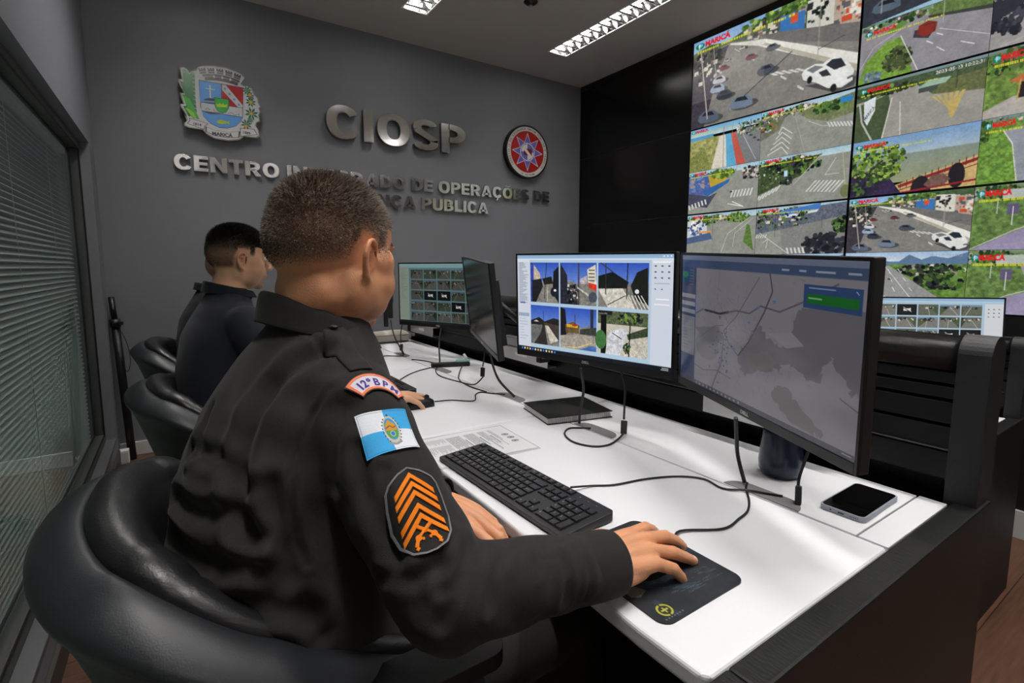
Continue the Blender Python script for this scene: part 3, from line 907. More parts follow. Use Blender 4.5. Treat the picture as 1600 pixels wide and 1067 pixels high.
def f_avenue(p, hazy=False):
    p.grad(0, 0, 1, 0.24, (128, 166, 208), (186, 204, 214))
    p.poly([(0, 0.13), (0.12, 0.09), (0.25, 0.135), (0.38, 0.07), (0.62, 0.0), (1, 0.0), (1, 0.4), (0, 0.4)], (70, 92, 60), ns=0.3)
    p.bush(0.55, 0.06, 0.20, 0.06, G1+G2, 90, 0.022)
    p.poly([(0, 0.2), (0.27, 0.155), (1, 0.42), (1, 1), (0, 1)], (128, 126, 120), ns=0.10, cell=10)
    p.specks(0.36, 0.10, 0.98, 0.27, CT, 150, 0.045)
    p.poly([(0.58, 0.10), (0.72, 0.13), (0.72, 0.32), (0.58, 0.27)], (58, 112, 172)); p.rect(0.64, 0.13, 0.68, 0.21, (206, 84, 48))
    p.poly([(0.55, 0.27), (0.73, 0.31), (0.73, 0.34), (0.55, 0.29)], (44, 110, 180))
    p.poly([(0.73, 0.06), (0.87, 0.08), (0.87, 0.36), (0.73, 0.33)], (206, 204, 192)); p.specks(0.74, 0.10, 0.86, 0.30, DK, 24, 0.03)
    p.poly([(0.87, 0.10), (1, 0.12), (1, 0.43), (0.87, 0.38)], (178, 160, 142)); p.specks(0.88, 0.16, 1.0, 0.40, [(196, 78, 52), (90, 90, 96), (220, 214, 200)], 30, 0.035)
    p.poly([(0.27, 0.165), (0.60, 0.25), (1, 0.43), (1, 0.60), (0.55, 0.33)], (110, 108, 104), ns=0.08)
    p.poly([(0.27, 0.165), (0.50, 0.26), (1, 0.70), (1, 0.84), (0.45, 0.30), (0.27, 0.18)], (226, 224, 214))
    p.poly([(0.50, 0.30), (1, 0.80), (1, 0.86), (0.48, 0.31)], (180, 172, 156))
    for i in range(5): p.line([(0.30+0.1*i, 0.24+0.15*i), (0.335+0.1*i, 0.29+0.15*i)], 0.008+0.003*i, (206, 204, 196))
    zebra(p, 0.52, 0.62, 0.20, 0.05, 5, 0.05, sh=0.012)
    p.poly([(0, 0.2), (0.26, 0.17), (0.20, 0.40), (0.10, 1.0), (0, 1.0)], (62, 58, 66), ns=0.3)
    p.bush(0.10, 0.28, 0.12, 0.14, DK+[(70, 66, 58)], 140, 0.03)
    p.specks(0.02, 0.2, 0.22, 0.5, CT+DK, 70, 0.03)
    for (x, y, s, c) in [(0.25, 0.33, 0.04, (150, 148, 150)), (0.23, 0.40, 0.055, (110, 44, 44)), (0.20, 0.52, 0.085, (196, 200, 206)), (0.19, 0.61, 0.095, (150, 168, 190)), (0.24, 0.70, 0.10, (50, 56, 66)), (0.13, 0.90, 0.14, (88, 98, 116)), (0.36, 0.84, 0.14, (110, 124, 142)),
                         (0.35, 0.26, 0.035, (190, 190, 190)), (0.41, 0.39, 0.06, (104, 48, 56)), (0.54, 0.37, 0.065, (88, 90, 98)), (0.51, 0.58, 0.10, (70, 76, 90)), (0.44, 0.22, 0.03, (200, 200, 196))]:
        car(p, x, y, s, c)
    p.poly([(0.74, 0.86), (0.90, 1.0), (0.99, 0.98), (1.0, 0.90)], (60, 60, 64), al=0.8)
    p.poly([(0.72, 0.74), (0.735, 0.70), (0.79, 0.68), (0.83, 0.70), (0.88, 0.66), (0.93, 0.68), (0.965, 0.78), (0.985, 0.84), (0.98, 0.93), (0.93, 0.97), (0.86, 0.94), (0.80, 0.86), (0.73, 0.80)], (224, 224, 220))
    p.poly([(0.745, 0.715), (0.79, 0.695), (0.835, 0.73), (0.78, 0.76)], (120, 122, 124)); p.poly([(0.845, 0.72), (0.875, 0.685), (0.92, 0.70), (0.945, 0.78), (0.89, 0.79)], (40, 44, 52)); p.poly([(0.81, 0.77), (0.85, 0.76), (0.875, 0.83), (0.83, 0.82)], (46, 50, 58))
    p.ell(0.765, 0.815, 0.014, 0.035, (30, 30, 32)); p.ell(0.89, 0.955, 0.016, 0.038, (30, 30, 32)); p.line([(0.955, 0.90), (0.985, 0.89)], 0.02, (90, 90, 92))
    pole(p, 0.055, 0.1, 0.92, 0.016, (176, 166, 160), 0.07); pole(p, 0.15, 0.12, 0.5, 0.010, (150, 140, 134), 0.03); pole(p, 0.80, 0.18, 0.66, 0.010, (160, 158, 150)); p.line([(0.80, 0.55), (0.93, 0.50)], 0.006, (60, 60, 60))
    if hazy:
        p.poly([(0, 0.12), (0.5, 0.12), (0.5, 0.7), (0, 0.7)], (190, 176, 168), al=0.20)
        p.line([(0.36, 0.8), (0.66, 0.48)], 0.008, (40, 40, 44))
    marica(p)
def f_coast(p):
    p.grad(0, 0, 1, 0.2, (112, 168, 208), (176, 200, 214)); p.rect(0, 0.18, 0.35, 0.26, (84, 150, 190))
    p.rect(0, 0.26, 1, 1, (168, 160, 126), ns=0.2); p.poly([(0, 0.3), (0.35, 0.24), (0.45, 0.3), (0.33, 1), (0, 1)], (150, 150, 92), ns=0.35, cell=14)
    p.poly([(0, 0.66), (0.22, 0.45), (0.34, 1), (0, 1)], (126, 132, 72), ns=0.3)
    p.poly([(0.44, 0.28), (0.52, 0.26), (0.62, 1), (0.34, 1)], (212, 206, 190)); p.poly([(0.53, 0.26), (0.60, 0.26), (0.70, 1), (0.56, 1)], (92, 164, 200))
    p.poly([(0.60, 0.26), (0.66, 0.26), (0.82, 1), (0.70, 1)], (188, 88, 76)); p.poly([(0.66, 0.26), (0.86, 0.22), (1, 0.35), (1, 1), (0.82, 1)], (122, 124, 126), ns=0.08)
    p.line([(0.75, 0.3), (0.95, 0.95)], 0.01, (206, 206, 200))
    p.specks(0.70, 0.10, 1, 0.36, CT+G1, 90, 0.04)
    for i in range(4): car(p, 0.82+0.05*i, 0.34+0.07*i, 0.035, (60, 66, 78))
    pole(p, 0.50, 0.06, 1.0, 0.014, (120, 130, 140), 0.01); pole(p, 0.62, 0.05, 0.5, 0.01, (150, 150, 150)); marica(p)
def f_junction(p, v=0):
    p.grad(0, 0, 1, 0.15, (160, 190, 206), (190, 206, 210)); p.rect(0, 0.13, 1, 1, (142, 144, 136), ns=0.08, cell=16)
    p.bush(0.35, 0.12, 0.35, 0.08, G1+CT, 110, 0.03)
    if v == 0:
        p.poly([(0, 0.2), (0.30, 0.16), (0.22, 0.45), (0.0, 0.6)], (110, 110, 92), ns=0.2); p.specks(0, 0.16, 0.2, 0.42, CT+G1+[(170, 80, 60)], 60, 0.04)
        p.poly([(0.42, 0.2), (1, 0.05), (1, 0.42), (0.75, 0.48), (0.55, 0.36)], (112, 122, 84), ns=0.25); p.bush(0.78, 0.22, 0.18, 0.10, G1, 90, 0.035)
        p.rect(0.86, 0.10, 0.98, 0.20, (50, 130, 190)); zebra(p, 0.74, 0.50, 0.26, 0.10, 8, 0.03, sh=0.01)
        for i in range(5): p.line([(0.10+0.03*i, 0.92-0.1*i), (0.26, 0.80-0.1*i), (0.34+0.01*i, 0.97-0.1*i)], 0.02, (204, 204, 192))
        p.line([(0.40, 0.25), (0.52, 0.95)], 0.008, (170, 170, 160)); car(p, 0.08, 0.42, 0.05, (180, 184, 190))
        p.line([(0.55, 0.4), (0.70, 0.55), (1, 0.62)], 0.010, (196, 196, 190))
    if v == 1:
        p.poly([(0, 0.15), (0.72, 0.08), (0.5, 0.45), (0.2, 0.62), (0, 0.75)], (64, 78, 50), ns=0.4); p.bush(0.4, 0.24, 0.32, 0.14, G1+DK, 200, 0.04)
        p.line([(0.70, 0.1), (0.42, 0.62)], 0.02, (172, 168, 156)); p.specks(0, 0.3, 0.4, 0.6, G1+[(120, 96, 84), (200, 200, 200)], 60, 0.03)
        p.rect(0.31, 0.30, 0.35, 0.42, (180, 214, 236)); zebra(p, 0.66, 0.58, 0.32, 0.20, 8, -0.10, sh=0.01); zebra(p, 0.02, 0.76, 0.28, 0.12, 7, -0.05, sh=-0.03)
        p.line([(0.86, 0.2), (0.76, 0.5), (0.9, 0.5)], 0.012, (200, 200, 190)); p.line([(0.92, 0.1), (0.98, 0.95)], 0.01, (190, 180, 120)); p.ell(0.97, 0.85, 0.05, 0.12, (112, 120, 80)); p.specks(0.28, 0.44, 0.42, 0.58, DK, 30, 0.05)
    if v == 2:
        p.poly([(0, 0.12), (0.42, 0.08), (0.46, 0.42), (0.30, 0.60), (0, 0.55)], (84, 96, 150), ns=0.2); p.specks(0.0, 0.1, 0.32, 0.45, [(60, 100, 170), (110, 130, 180), (150, 140, 130)], 50, 0.06)
        p.poly([(0.30, 0.14), (0.62, 0.05), (0.55, 0.34), (0.34, 0.42)], (186, 158, 52)); p.bush(0.5, 0.14, 0.16, 0.10, G2, 80, 0.04); p.poly([(0.2, 0.48), (0.62, 0.28), (0.60, 0.36), (0.3, 0.62)], (50, 100, 160))
        p.poly([(0, 0.5), (0.32, 0.62), (0.44, 0.55), (0.30, 0.88), (0, 0.8)], (70, 72, 92), ns=0.2)
        p.specks(0.80, 0.08, 1, 0.34, CT+DK, 70, 0.05); zebra(p, 0.66, 0.55, 0.30, 0.16, 7, -0.03); zebra(p, 0.0, 0.78, 0.30, 0.12, 6, 0.02, sh=-0.02); p.line([(0.60, 0.84), (0.82, 0.94), (0.66, 0.80)], 0.02, (220, 220, 214)); car(p, 0.64, 0.58, 0.03, (40, 40, 46)); pole(p, 0.96, 0.1, 0.9, 0.012)
    if v == 3:
        p.poly([(0, 0.15), (0.30, 0.12), (0.32, 0.5), (0, 0.62)], (196, 200, 204)); p.specks(0.0, 0.16, 0.28, 0.5, [(60, 90, 150), (40, 48, 62), (230, 230, 226)], 50, 0.05); p.poly([(0, 0.55), (0.36, 0.44), (0.40, 0.60), (0, 0.70)], (74, 96, 132)); p.rect(0.18, 0.40, 0.38, 0.45, (206, 150, 70))
        p.bush(0.34, 0.16, 0.1, 0.12, G1, 60, 0.03); p.bush(0.76, 0.14, 0.16, 0.10, G2+G1, 90, 0.03); p.line([(0.92, 0.15), (0.62, 0.5), (0.52, 1.0)], 0.012, (196, 196, 190)); p.line([(0.96, 0.18), (0.72, 0.5), (0.70, 0.8)], 0.010, (196, 196, 190))
        p.poly([(0.88, 0.30), (0.92, 0.34), (0.98, 0.90), (0.84, 0.70)], (90, 120, 56), ns=0.3); pole(p, 0.40, 0.04, 0.62, 0.018, (120, 120, 116)); pole(p, 0.44, 0.1, 0.6, 0.01)
    if v == 4:
        p.poly([(0, 0.14), (1, 0.02), (1, 0.30), (0.3, 0.48), (0, 0.55)], (92, 100, 112), ns=0.3); p.poly([(0.28, 0.10), (0.74, 0.0), (0.72, 0.14), (0.34, 0.22)], (72, 120, 190)); p.poly([(0.30, 0.20), (0.72, 0.12), (0.70, 0.17), (0.34, 0.25)], (210, 214, 220))
        p.specks(0, 0.15, 0.6, 0.42, DK+G1+CT, 110, 0.04); p.poly([(0.30, 0.48), (0.90, 0.30), (1, 0.36), (1, 1), (0.35, 1)], (128, 128, 124), ns=0.08); zebra(p, 0.02, 0.56, 0.14, 0.08, 5, -0.02); p.line([(0.05, 0.52), (0.42, 1.0)], 0.012, (206, 206, 200)); p.line([(0.10, 0.74), (0.16, 0.66), (0.14, 0.86)], 0.012, (206, 206, 200))
        p.bush(0.80, 0.80, 0.24, 0.20, [(30, 34, 42), (46, 48, 56)], 120, 0.05); p.bush(0.97, 0.45, 0.10, 0.14, G1+DK, 60, 0.04); car(p, 0.46, 0.30, 0.03, (210, 210, 210)); pole(p, 0.24, 0.2, 0.62, 0.012, (60, 60, 60)); pole(p, 0.76, 0.1, 0.5, 0.012, (90, 90, 90)); zebra(p, 0.38, 0.86, 0.22, 0.12, 5, 0.02)
    marica(p)
def f_round(p):
    p.grad(0, 0, 1, 0.12, (120, 150, 120), (90, 120, 80)); p.rect(0, 0.1, 1, 1, (140, 138, 142), ns=0.06, cell=20)
    p.bush(0.4, 0.08, 0.4, 0.07, G1+CT, 120, 0.03); p.poly([(0.58, 0.0), (1, 0.0), (1, 0.30), (0.58, 0.18)], (96, 118, 66), ns=0.3); p.poly([(0.55, 0.16), (1, 0.30), (1, 0.36), (0.55, 0.2)], (60, 64, 60))
    p.poly([(0.0, 0.95), (0.06, 0.62), (0.22, 0.38), (0.34, 0.36), (0.46, 1.0), (0.0, 1.05)], (112, 148, 60), ns=0.25); p.bush(0.33, 0.72, 0.12, 0.20, [(60, 72, 44), (88, 100, 60), (44, 54, 36)], 140, 0.035)
    p.line([(0.34, 0.34), (0.50, 1.0)], 0.014, (216, 212, 204)); p.line([(0.0, 0.75), (0.12, 0.40), (0.34, 0.24)], 0.010, (190, 186, 180))
    p.poly([(0.22, 0.20), (0.34, 0.10), (0.40, 0.16), (0.26, 0.26)], (96, 138, 60)); p.poly([(0.45, 0.33), (0.62, 0.36), (0.56, 0.52), (0.44, 0.44)], (62, 58, 66))
    p.poly([(0.48, 0.28), (0.55, 0.24), (0.62, 0.30), (0.61, 0.44), (0.53, 0.48), (0.47, 0.40)], (132, 46, 38)); p.line([(0.52, 0.30), (0.60, 0.30), (0.60, 0.44)], 0.012, (60, 50, 48))
    for (a, b) in [((0.55, 0.56), (0.60, 0.63)), ((0.63, 0.70), (0.69, 0.80)), ((0.62, 0.48), (0.67, 0.54)), ((0.80, 0.72), (0.90, 0.82))]: p.line([a, b], 0.016, (214, 212, 206))
    p.line([(0.64, 0.42), (1.0, 0.74)], 0.008, (206, 204, 198)); pole(p, 0.66, 0.0, 0.34, 0.012, (170, 168, 166)); p.bush(0.12, 0.92, 0.08, 0.10, [(90, 110, 130), (120, 136, 150)], 40, 0.03); marica(p, y=0.18, x=0.05, h=0.06)
def f_yard(p):
    p.grad(0, 0, 1, 0.10, (120, 140, 150), (110, 130, 110)); p.rect(0, 0.08, 1, 1, (150, 148, 140), ns=0.05, cell=24); p.poly([(0, 0.05), (1, 0.05), (1, 0.42), (0.62, 0.40), (0.5, 0.2), (0, 0.3)], (72, 88, 62), ns=0.3)
    p.bush(0.25, 0.18, 0.25, 0.08, DK+G1, 110, 0.03); p.poly([(0.70, 0.25), (1, 0.20), (1, 0.52), (0.62, 0.42)], (98, 104, 66), ns=0.25); p.poly([(0.50, 0.28), (0.60, 0.18), (0.76, 0.20), (0.72, 0.28)], (150, 176, 156)); p.rect(0.52, 0.28, 0.66, 0.36, (70, 74, 72))
    p.poly([(0, 0.35), (0.28, 0.26), (0.30, 0.42), (0.24, 1.0), (0, 1.0)], (70, 84, 58), ns=0.2); p.line([(0.03, 0.3), (0.06, 0.65), (0.16, 1.0)], 0.03, (176, 178, 172)); p.line([(0.31, 0.32), (0.25, 1.0)], 0.014, (214, 212, 204)); p.line([(0.38, 0.42), (0.40, 1.0)], 0.014, (206, 204, 196))
    p.poly([(0.07, 0.30), (0.17, 0.24), (0.17, 0.48), (0.11, 0.72), (0.08, 0.62)], (212, 218, 220)); p.text('MARICÁ', 0.09, 0.62, 0.05, (90, 96, 104), ang=-0.9, offset=0.02)
    for i in range(6): p.poly([(0.62+0.045*i, 0.46), (0.645+0.045*i, 0.46), (0.79, 0.78+0.02*i), (0.76, 0.70+0.02*i)], (186, 164, 100))
    p.text('2023-05-23 10:22:31', 0.98, 0.12, 0.055, (232, 232, 230), offset=0.01, align='R'); pole(p, 0.80, 0.06, 0.42, 0.008, (50, 56, 52)); marica(p, y=0.14, x=0.04, h=0.06)
def f_lake(p):
    p.grad(0, 0, 1, 0.35, (118, 154, 196), (158, 176, 186)); p.grad(0, 0.33, 1, 0.80, (128, 140, 128), (146, 150, 118))
    p.poly([(0.3, 0.90), (1, 0.52), (1, 1), (0, 1)], (196, 168, 112), ns=0.1); p.line([(0.42, 0.88), (1, 0.58)], 0.05, (132, 40, 46)); p.line([(0.42, 0.95), (1, 0.66)], 0.014, (120, 34, 42))
    for i in range(12): pole(p, 0.44+0.048*i, 0.80-0.027*i, 0.93-0.027*i, 0.012, (120, 34, 42))
    p.ell(0.60, 0.98, 0.08, 0.24, (34, 30, 34)); p.ell(0.86, 0.80, 0.06, 0.20, (34, 30, 34)); p.poly([(0.62, 0.90), (0.68, 0.76), (0.76, 0.74), (0.82, 0.84), (0.78, 0.92), (0.68, 0.96)], (112, 84, 76), ns=0.2)
    p.line([(0.45, 0.99), (1, 0.90)], 0.03, (140, 36, 46)); p.poly([(0, 0.55), (0.3, 0.6), (0.45, 1), (0, 1)], (52, 40, 70), ns=0.3)
    p.bush(0.22, 0.42, 0.24, 0.36, [(86, 116, 44), (120, 150, 56), (150, 176, 76), (58, 82, 36), (40, 52, 34)], 420, 0.028); p.bush(0.10, 0.85, 0.14, 0.12, [(48, 40, 66), (70, 96, 44), (34, 30, 48)], 80, 0.04)
    p.text('05-23-2023 10:22:32', 0.96, 0.11, 0.05, (126, 144, 160), offset=0.0, align='R'); marica(p, y=0.13, x=0.04, h=0.06)
def f_high(p):
    p.grad(0, 0, 1, 0.22, (160, 186, 216), (208, 216, 220)); p.poly([(0, 0.16), (0.1, 0.11), (0.3, 0.16), (0.48, 0.17), (0.56, 0.05), (0.66, 0.14), (0.74, 0.08), (0.86, 0.12), (1, 0.02), (1, 0.26), (0, 0.26)], (92, 120, 150))
    p.rect(0, 0.22, 1, 1, (92, 122, 56), ns=0.35, cell=10); p.bush(0.72, 0.32, 0.26, 0.10, DK+CT[:2]+G1, 220, 0.03); p.bush(0.78, 0.52, 0.2, 0.12, DK+G1, 160, 0.04); p.bush(0.15, 0.28, 0.18, 0.06, G1+DK, 80, 0.03)
    p.poly([(0.32, 0.24), (0.40, 0.24), (0.98, 1.0), (0.26, 1.0), (0.30, 0.5)], (146, 146, 144), ns=0.05)
    for t in (0.30, 0.45, 0.62, 0.82): p.line([(0.35+0.15*t, t), (0.355+0.16*(t+0.07), t+0.08)], 0.012, (226, 226, 222)); p.line([(0.38+0.32*t, t), (0.385+0.33*(t+0.05), t+0.06)], 0.010, (226, 226, 222))
    p.line([(0.37, 0.26), (0.68, 1.0)], 0.010, (220, 220, 214)); p.line([(0.31, 0.3), (0.27, 1.0)], 0.010, (220, 220, 214))
    p.rect(0.05, 0.46, 0.2, 0.54, (60, 66, 74)); p.bush(0.16, 0.62, 0.05, 0.14, G1, 50, 0.03); pole(p, 0.14, 0.6, 0.98, 0.014, (70, 60, 40)); p.line([(0.0, 0.95), (0.14, 0.66)], 0.012, (210, 210, 200)); car(p, 0.36, 0.82, 0.07, (226, 232, 236)); car(p, 0.41, 0.48, 0.025, (60, 60, 70)); car(p, 0.33, 0.36, 0.02, (80, 40, 40))
    p.text('05-23-2023 10:22', 0.96, 0.09, 0.045, (150, 160, 176), align='R')
    for i in range(9): p.rect(0.03+0.035*i, 0.30, 0.055+0.035*i, 0.32, (206, 206, 48))
def f_grass(p):
    p.rect(0, 0, 1, 1, (96, 122, 66), ns=0.4, cell=9); p.grad(0, 0, 1, 0.06, (130, 150, 120), (100, 120, 90)); p.bush(0.2, 0.12, 0.3, 0.10, G1+[(150, 150, 140)], 120, 0.04); p.rect(0.30, 0.08, 0.62, 0.22, (176, 182, 176))
    p.poly([(0.55, 0.24), (1, 0.28), (1, 0.5), (0.62, 0.46)], (160, 152, 156)); p.poly([(0.0, 1.0), (0.45, 0.72), (1, 0.48), (1, 1)], (148, 138, 166), ns=0.06, cell=20); p.line([(0.0, 0.98), (0.45, 0.70), (1, 0.46)], 0.014, (196, 190, 190)); p.line([(0.70, 1.0), (1.0, 0.82)], 0.016, (200, 180, 110))
    p.rect(0.36, 0.30, 0.48, 0.46, (92, 84, 112)); pole(p, 0.42, 0.34, 0.62, 0.022, (216, 216, 216)); pole(p, 0.26, 0.2, 0.44, 0.014, (190, 190, 190)); marica(p, y=0.16, x=0.06, h=0.085, cap=0.8)
def f_road(p):
    p.rect(0, 0, 1, 1, (104, 140, 60), ns=0.4, cell=7); p.grad(0, 0, 1, 0.08, (120, 150, 150), (96, 120, 80)); p.specks(0, 0.02, 1, 0.14, CT+G1, 60, 0.03)
    p.poly([(0.24, 0.22), (0.60, 0.16), (1, 0.16), (1, 1), (0.42, 1), (0.36, 0.5)], (140, 144, 152), ns=0.05, cell=20); p.line([(0.24, 0.22), (0.34, 0.42), (0.42, 1.0)], 0.018, (212, 210, 202)); p.line([(0.5, 0.18), (0.8, 0.4), (1, 0.72)], 0.012, (200, 190, 130)); p.bush(0.04, 0.2, 0.06, 0.2, G1, 50, 0.04); marica(p, y=0.15, x=0.06, h=0.075, cap=0.8)
def f_hut(p):
    p.rect(0, 0, 1, 1, (104, 130, 62), ns=0.4, cell=9); p.grad(0, 0, 1, 0.08, (120, 140, 140), (96, 110, 80)); p.bush(0.2, 0.2, 0.25, 0.16, G1+[(120, 100, 80)], 140, 0.045)
    p.poly([(0, 0.88), (0.3, 0.72), (1, 0.62), (1, 1), (0, 1)], (170, 164, 156), ns=0.06); p.rect(0.35, 0.50, 0.86, 0.76, (40, 34, 30)); p.poly([(0.24, 0.50), (0.52, 0.32), (0.92, 0.34), (1, 0.44), (0.95, 0.48), (0.34, 0.54)], (176, 104, 62)); pole(p, 0.36, 0.5, 0.78, 0.03, (186, 150, 90), -0.02); pole(p, 0.62, 0.5, 0.76, 0.03, (186, 150, 90), -0.02)
    p.rect(0.52, 0.66, 0.60, 0.76, (190, 40, 40)); pole(p, 0.28, 0.0, 0.4, 0.02, (110, 90, 70)); marica(p, y=0.16, x=0.08, h=0.085, cap=0.8)
def f_shade(p):
    p.rect(0, 0, 1, 1, (150, 146, 144), ns=0.06, cell=20); p.bush(0.25, 0.42, 0.34, 0.42, [(44, 46, 58), (58, 60, 70), (36, 38, 46)], 260, 0.05); p.poly([(0.0, 0.30), (0.55, 0.0), (0.9, 0.0), (0.2, 0.5), (0, 0.6)], (46, 48, 58)); p.line([(0.1, 0.98), (0.9, 0.75)], 0.01, (170, 166, 160)); pole(p, 0.1, 0.0, 0.3, 0.02, (190, 190, 190))
def f_cars(p):
    p.rect(0, 0, 1, 1, (52, 56, 66), ns=0.2, cell=14)
    for (x, y, s, c) in [(0.2, 0.75, 0.22, (86, 98, 112)), (0.42, 0.55, 0.20, (120, 134, 150)), (0.70, 0.45, 0.22, (96, 118, 142)), (0.9, 0.2, 0.2, (150, 160, 168)), (0.12, 0.3, 0.16, (70, 72, 80)), (0.5, 0.15, 0.15, (60, 70, 84))]: car(p, x, y, s, c)
    pole(p, 0.16, 0.0, 0.85, 0.02, (150, 150, 150)); p.poly([(0, 1), (1, 0.86), (1, 1)], (150, 186, 206)); marica(p)

SCR_GAIN = 0.95
M_screen = attr_mat('screen_picture', 0.22, 0.5, emit=SCR_GAIN, base=False)
VX = 3.431
YA0, YA1 = 2.625, 1.462
ZR = [2.912, 2.262, 1.611, 0.960]
def feed(name, fn, w, h, u0, v0, W, H_, parent, big=False, label=None, **kw):
    px = 520 if big else 380
    pic = Pic(px, int(px*H_/W*1.0))
    if fn in (f_grass, f_hut, f_road, f_shade) and u0 > 0.01:
        pic.sx = 0.62
    fn(pic, **kw)
    if pic.sx < 1:
        k = int(pic.w*0.62)-2; n_ = pic.w-k; pic.a[:, k:] = pic.a[:, k-n_:k][:, ::-1]
    gr = vnoise(pic.h, pic.w, 5, 77, 3)-0.5; gr2 = vnoise(pic.h, pic.w, 40, 78, 3)-0.5
    pic.a *= (1+0.16*gr+0.14*gr2)[..., None]
    pic.half(2)
    pic.rectborder = None
    o = grid_mesh(name, pic, W, H_, M_screen, parent, x0=-w/2+u0, z0=h/2-v0-H_, y=-0.0008)
    if label: o['label'] = label
    return o
def display(y0, y1, zt, zb, label, feeds, on=True):
    w, h = y0-y1, zt-zb
    t = thing('video_wall_display' if on else 'blank_video_wall_display', label, 'display', (VX+0.0015, (y0+y1)/2, (zt+zb)/2), rz=-PI/2, group='video wall screens' if on else 'dark screens left of the lit video wall')
    g = 0.0025
    MB().box(-w/2+g, w/2-g, 0.0015, 0.09, -h/2+g, h/2-g).build('housing', M_black_mat, t, bevel=0.002)
    b = MB(); e = 0.005
    b.box(-w/2+0.001, -w/2+e, -0.002, 0.003, -h/2+0.001, h/2-0.001); b.box(w/2-e, w/2-0.001, -0.002, 0.003, -h/2+0.001, h/2-0.001)
    b.box(-w/2+e, w/2-e, -0.002, 0.003, -h/2+0.001, -h/2+e); b.box(-w/2+e, w/2-e, -0.002, 0.003, h/2-e, h/2-0.001)
    b.build('bezel', M_black_pol, t)
    if not on:
        MB().box(-w/2+e, w/2-e, 0.0, 0.0015, -h/2+e, h/2-e).build('blank_screen', M_black_gloss, t); return t
    W, H_ = w-2*e, h-2*e
    if len(feeds) == 1:
        feed('camera_picture', feeds[0][0], W, H_, 0, 0, W, H_, t, True, feeds[0][2], **feeds[0][1])
    else:
        for i, fd in enumerate(feeds):
            feed('camera_picture', fd[0], W, H_, (i % 2)*W/2+0.001, (i//2)*H_/2+0.001, W/2-0.002, H_/2-0.002, t, False, fd[2], **fd[1])
    return t
display(YA0, YA1, ZR[0], ZR[1], 'lit wall screen filled by one large street picture with a white pickup', [(f_avenue, dict(hazy=True), 'busy avenue with parked cars')])
display(YA0, YA1, ZR[1], ZR[2], 'lit wall screen with four street pictures below the large avenue picture', [(f_coast, {}, 'coast road'), (f_junction, dict(v=0), 'wide junction'), (f_junction, dict(v=2), 'blue and yellow wall'), (f_junction, dict(v=1), 'crossing with trees')])
display(YA0, YA1, ZR[2], ZR[3], 'lowest lit screen of the left column behind the desk monitors', [(f_junction, dict(v=3), 'curved street'), (f_junction, dict(v=4), 'petrol station corner'), (f_road, {}, None), (f_high, {}, None)])
YB0, YB1 = 1.460, 0.292
display(YB0, YB1, ZR[0], ZR[1], 'top right lit screen showing parked cars above a roundabout with a red truck', [(f_cars, {}, 'parked cars'), (f_shade, {}, 'shaded street'), (f_round, {}, 'roundabout with red truck'), (f_shade, {}, 'tree shadow on street')])
display(YB0, YB1, ZR[1], ZR[2], 'lit wall screen with the lake picture and the yellow-hatched yard picture', [(f_yard, {}, 'grey yard with yellow hatching'), (f_hut, {}, 'roadside hut'), (f_lake, {}, 'lake behind a tree'), (f_road, {}, 'road beside grass')])
display(YB0, YB1, ZR[2], ZR[3], 'bottom right lit screen with avenue, highway and two grass verge pictures', [(f_avenue, dict(hazy=False), 'avenue with white pickup'), (f_grass, {}, 'grass verge with sign'), (f_high, {}, 'straight highway'), (f_grass, {}, 'grass verge with sign')])
for i, (lab) in enumerate(['blank black screen left of the lit avenue picture, topmost', 'blank black screen left of the lit screens, middle row', 'blank black screen left of the lit screens, behind the desk monitors']):
    display(3.930, 2.627, ZR[i], ZR[i+1], lab, [], False)
o = struct('trim_2', MB().box(VX, XE, YS, 3.93, ZR[0]+0.002, CEIL), M_black_mat)
o = struct('trim_3', MB().box(VX, XE, YS, 3.93, -0.15, ZR[3]-0.002), M_black_mat)
o = struct('trim_4', MB().box(VX+0.01, XE, YS, YB1-0.002, ZR[3], ZR[0]), M_black_mat)
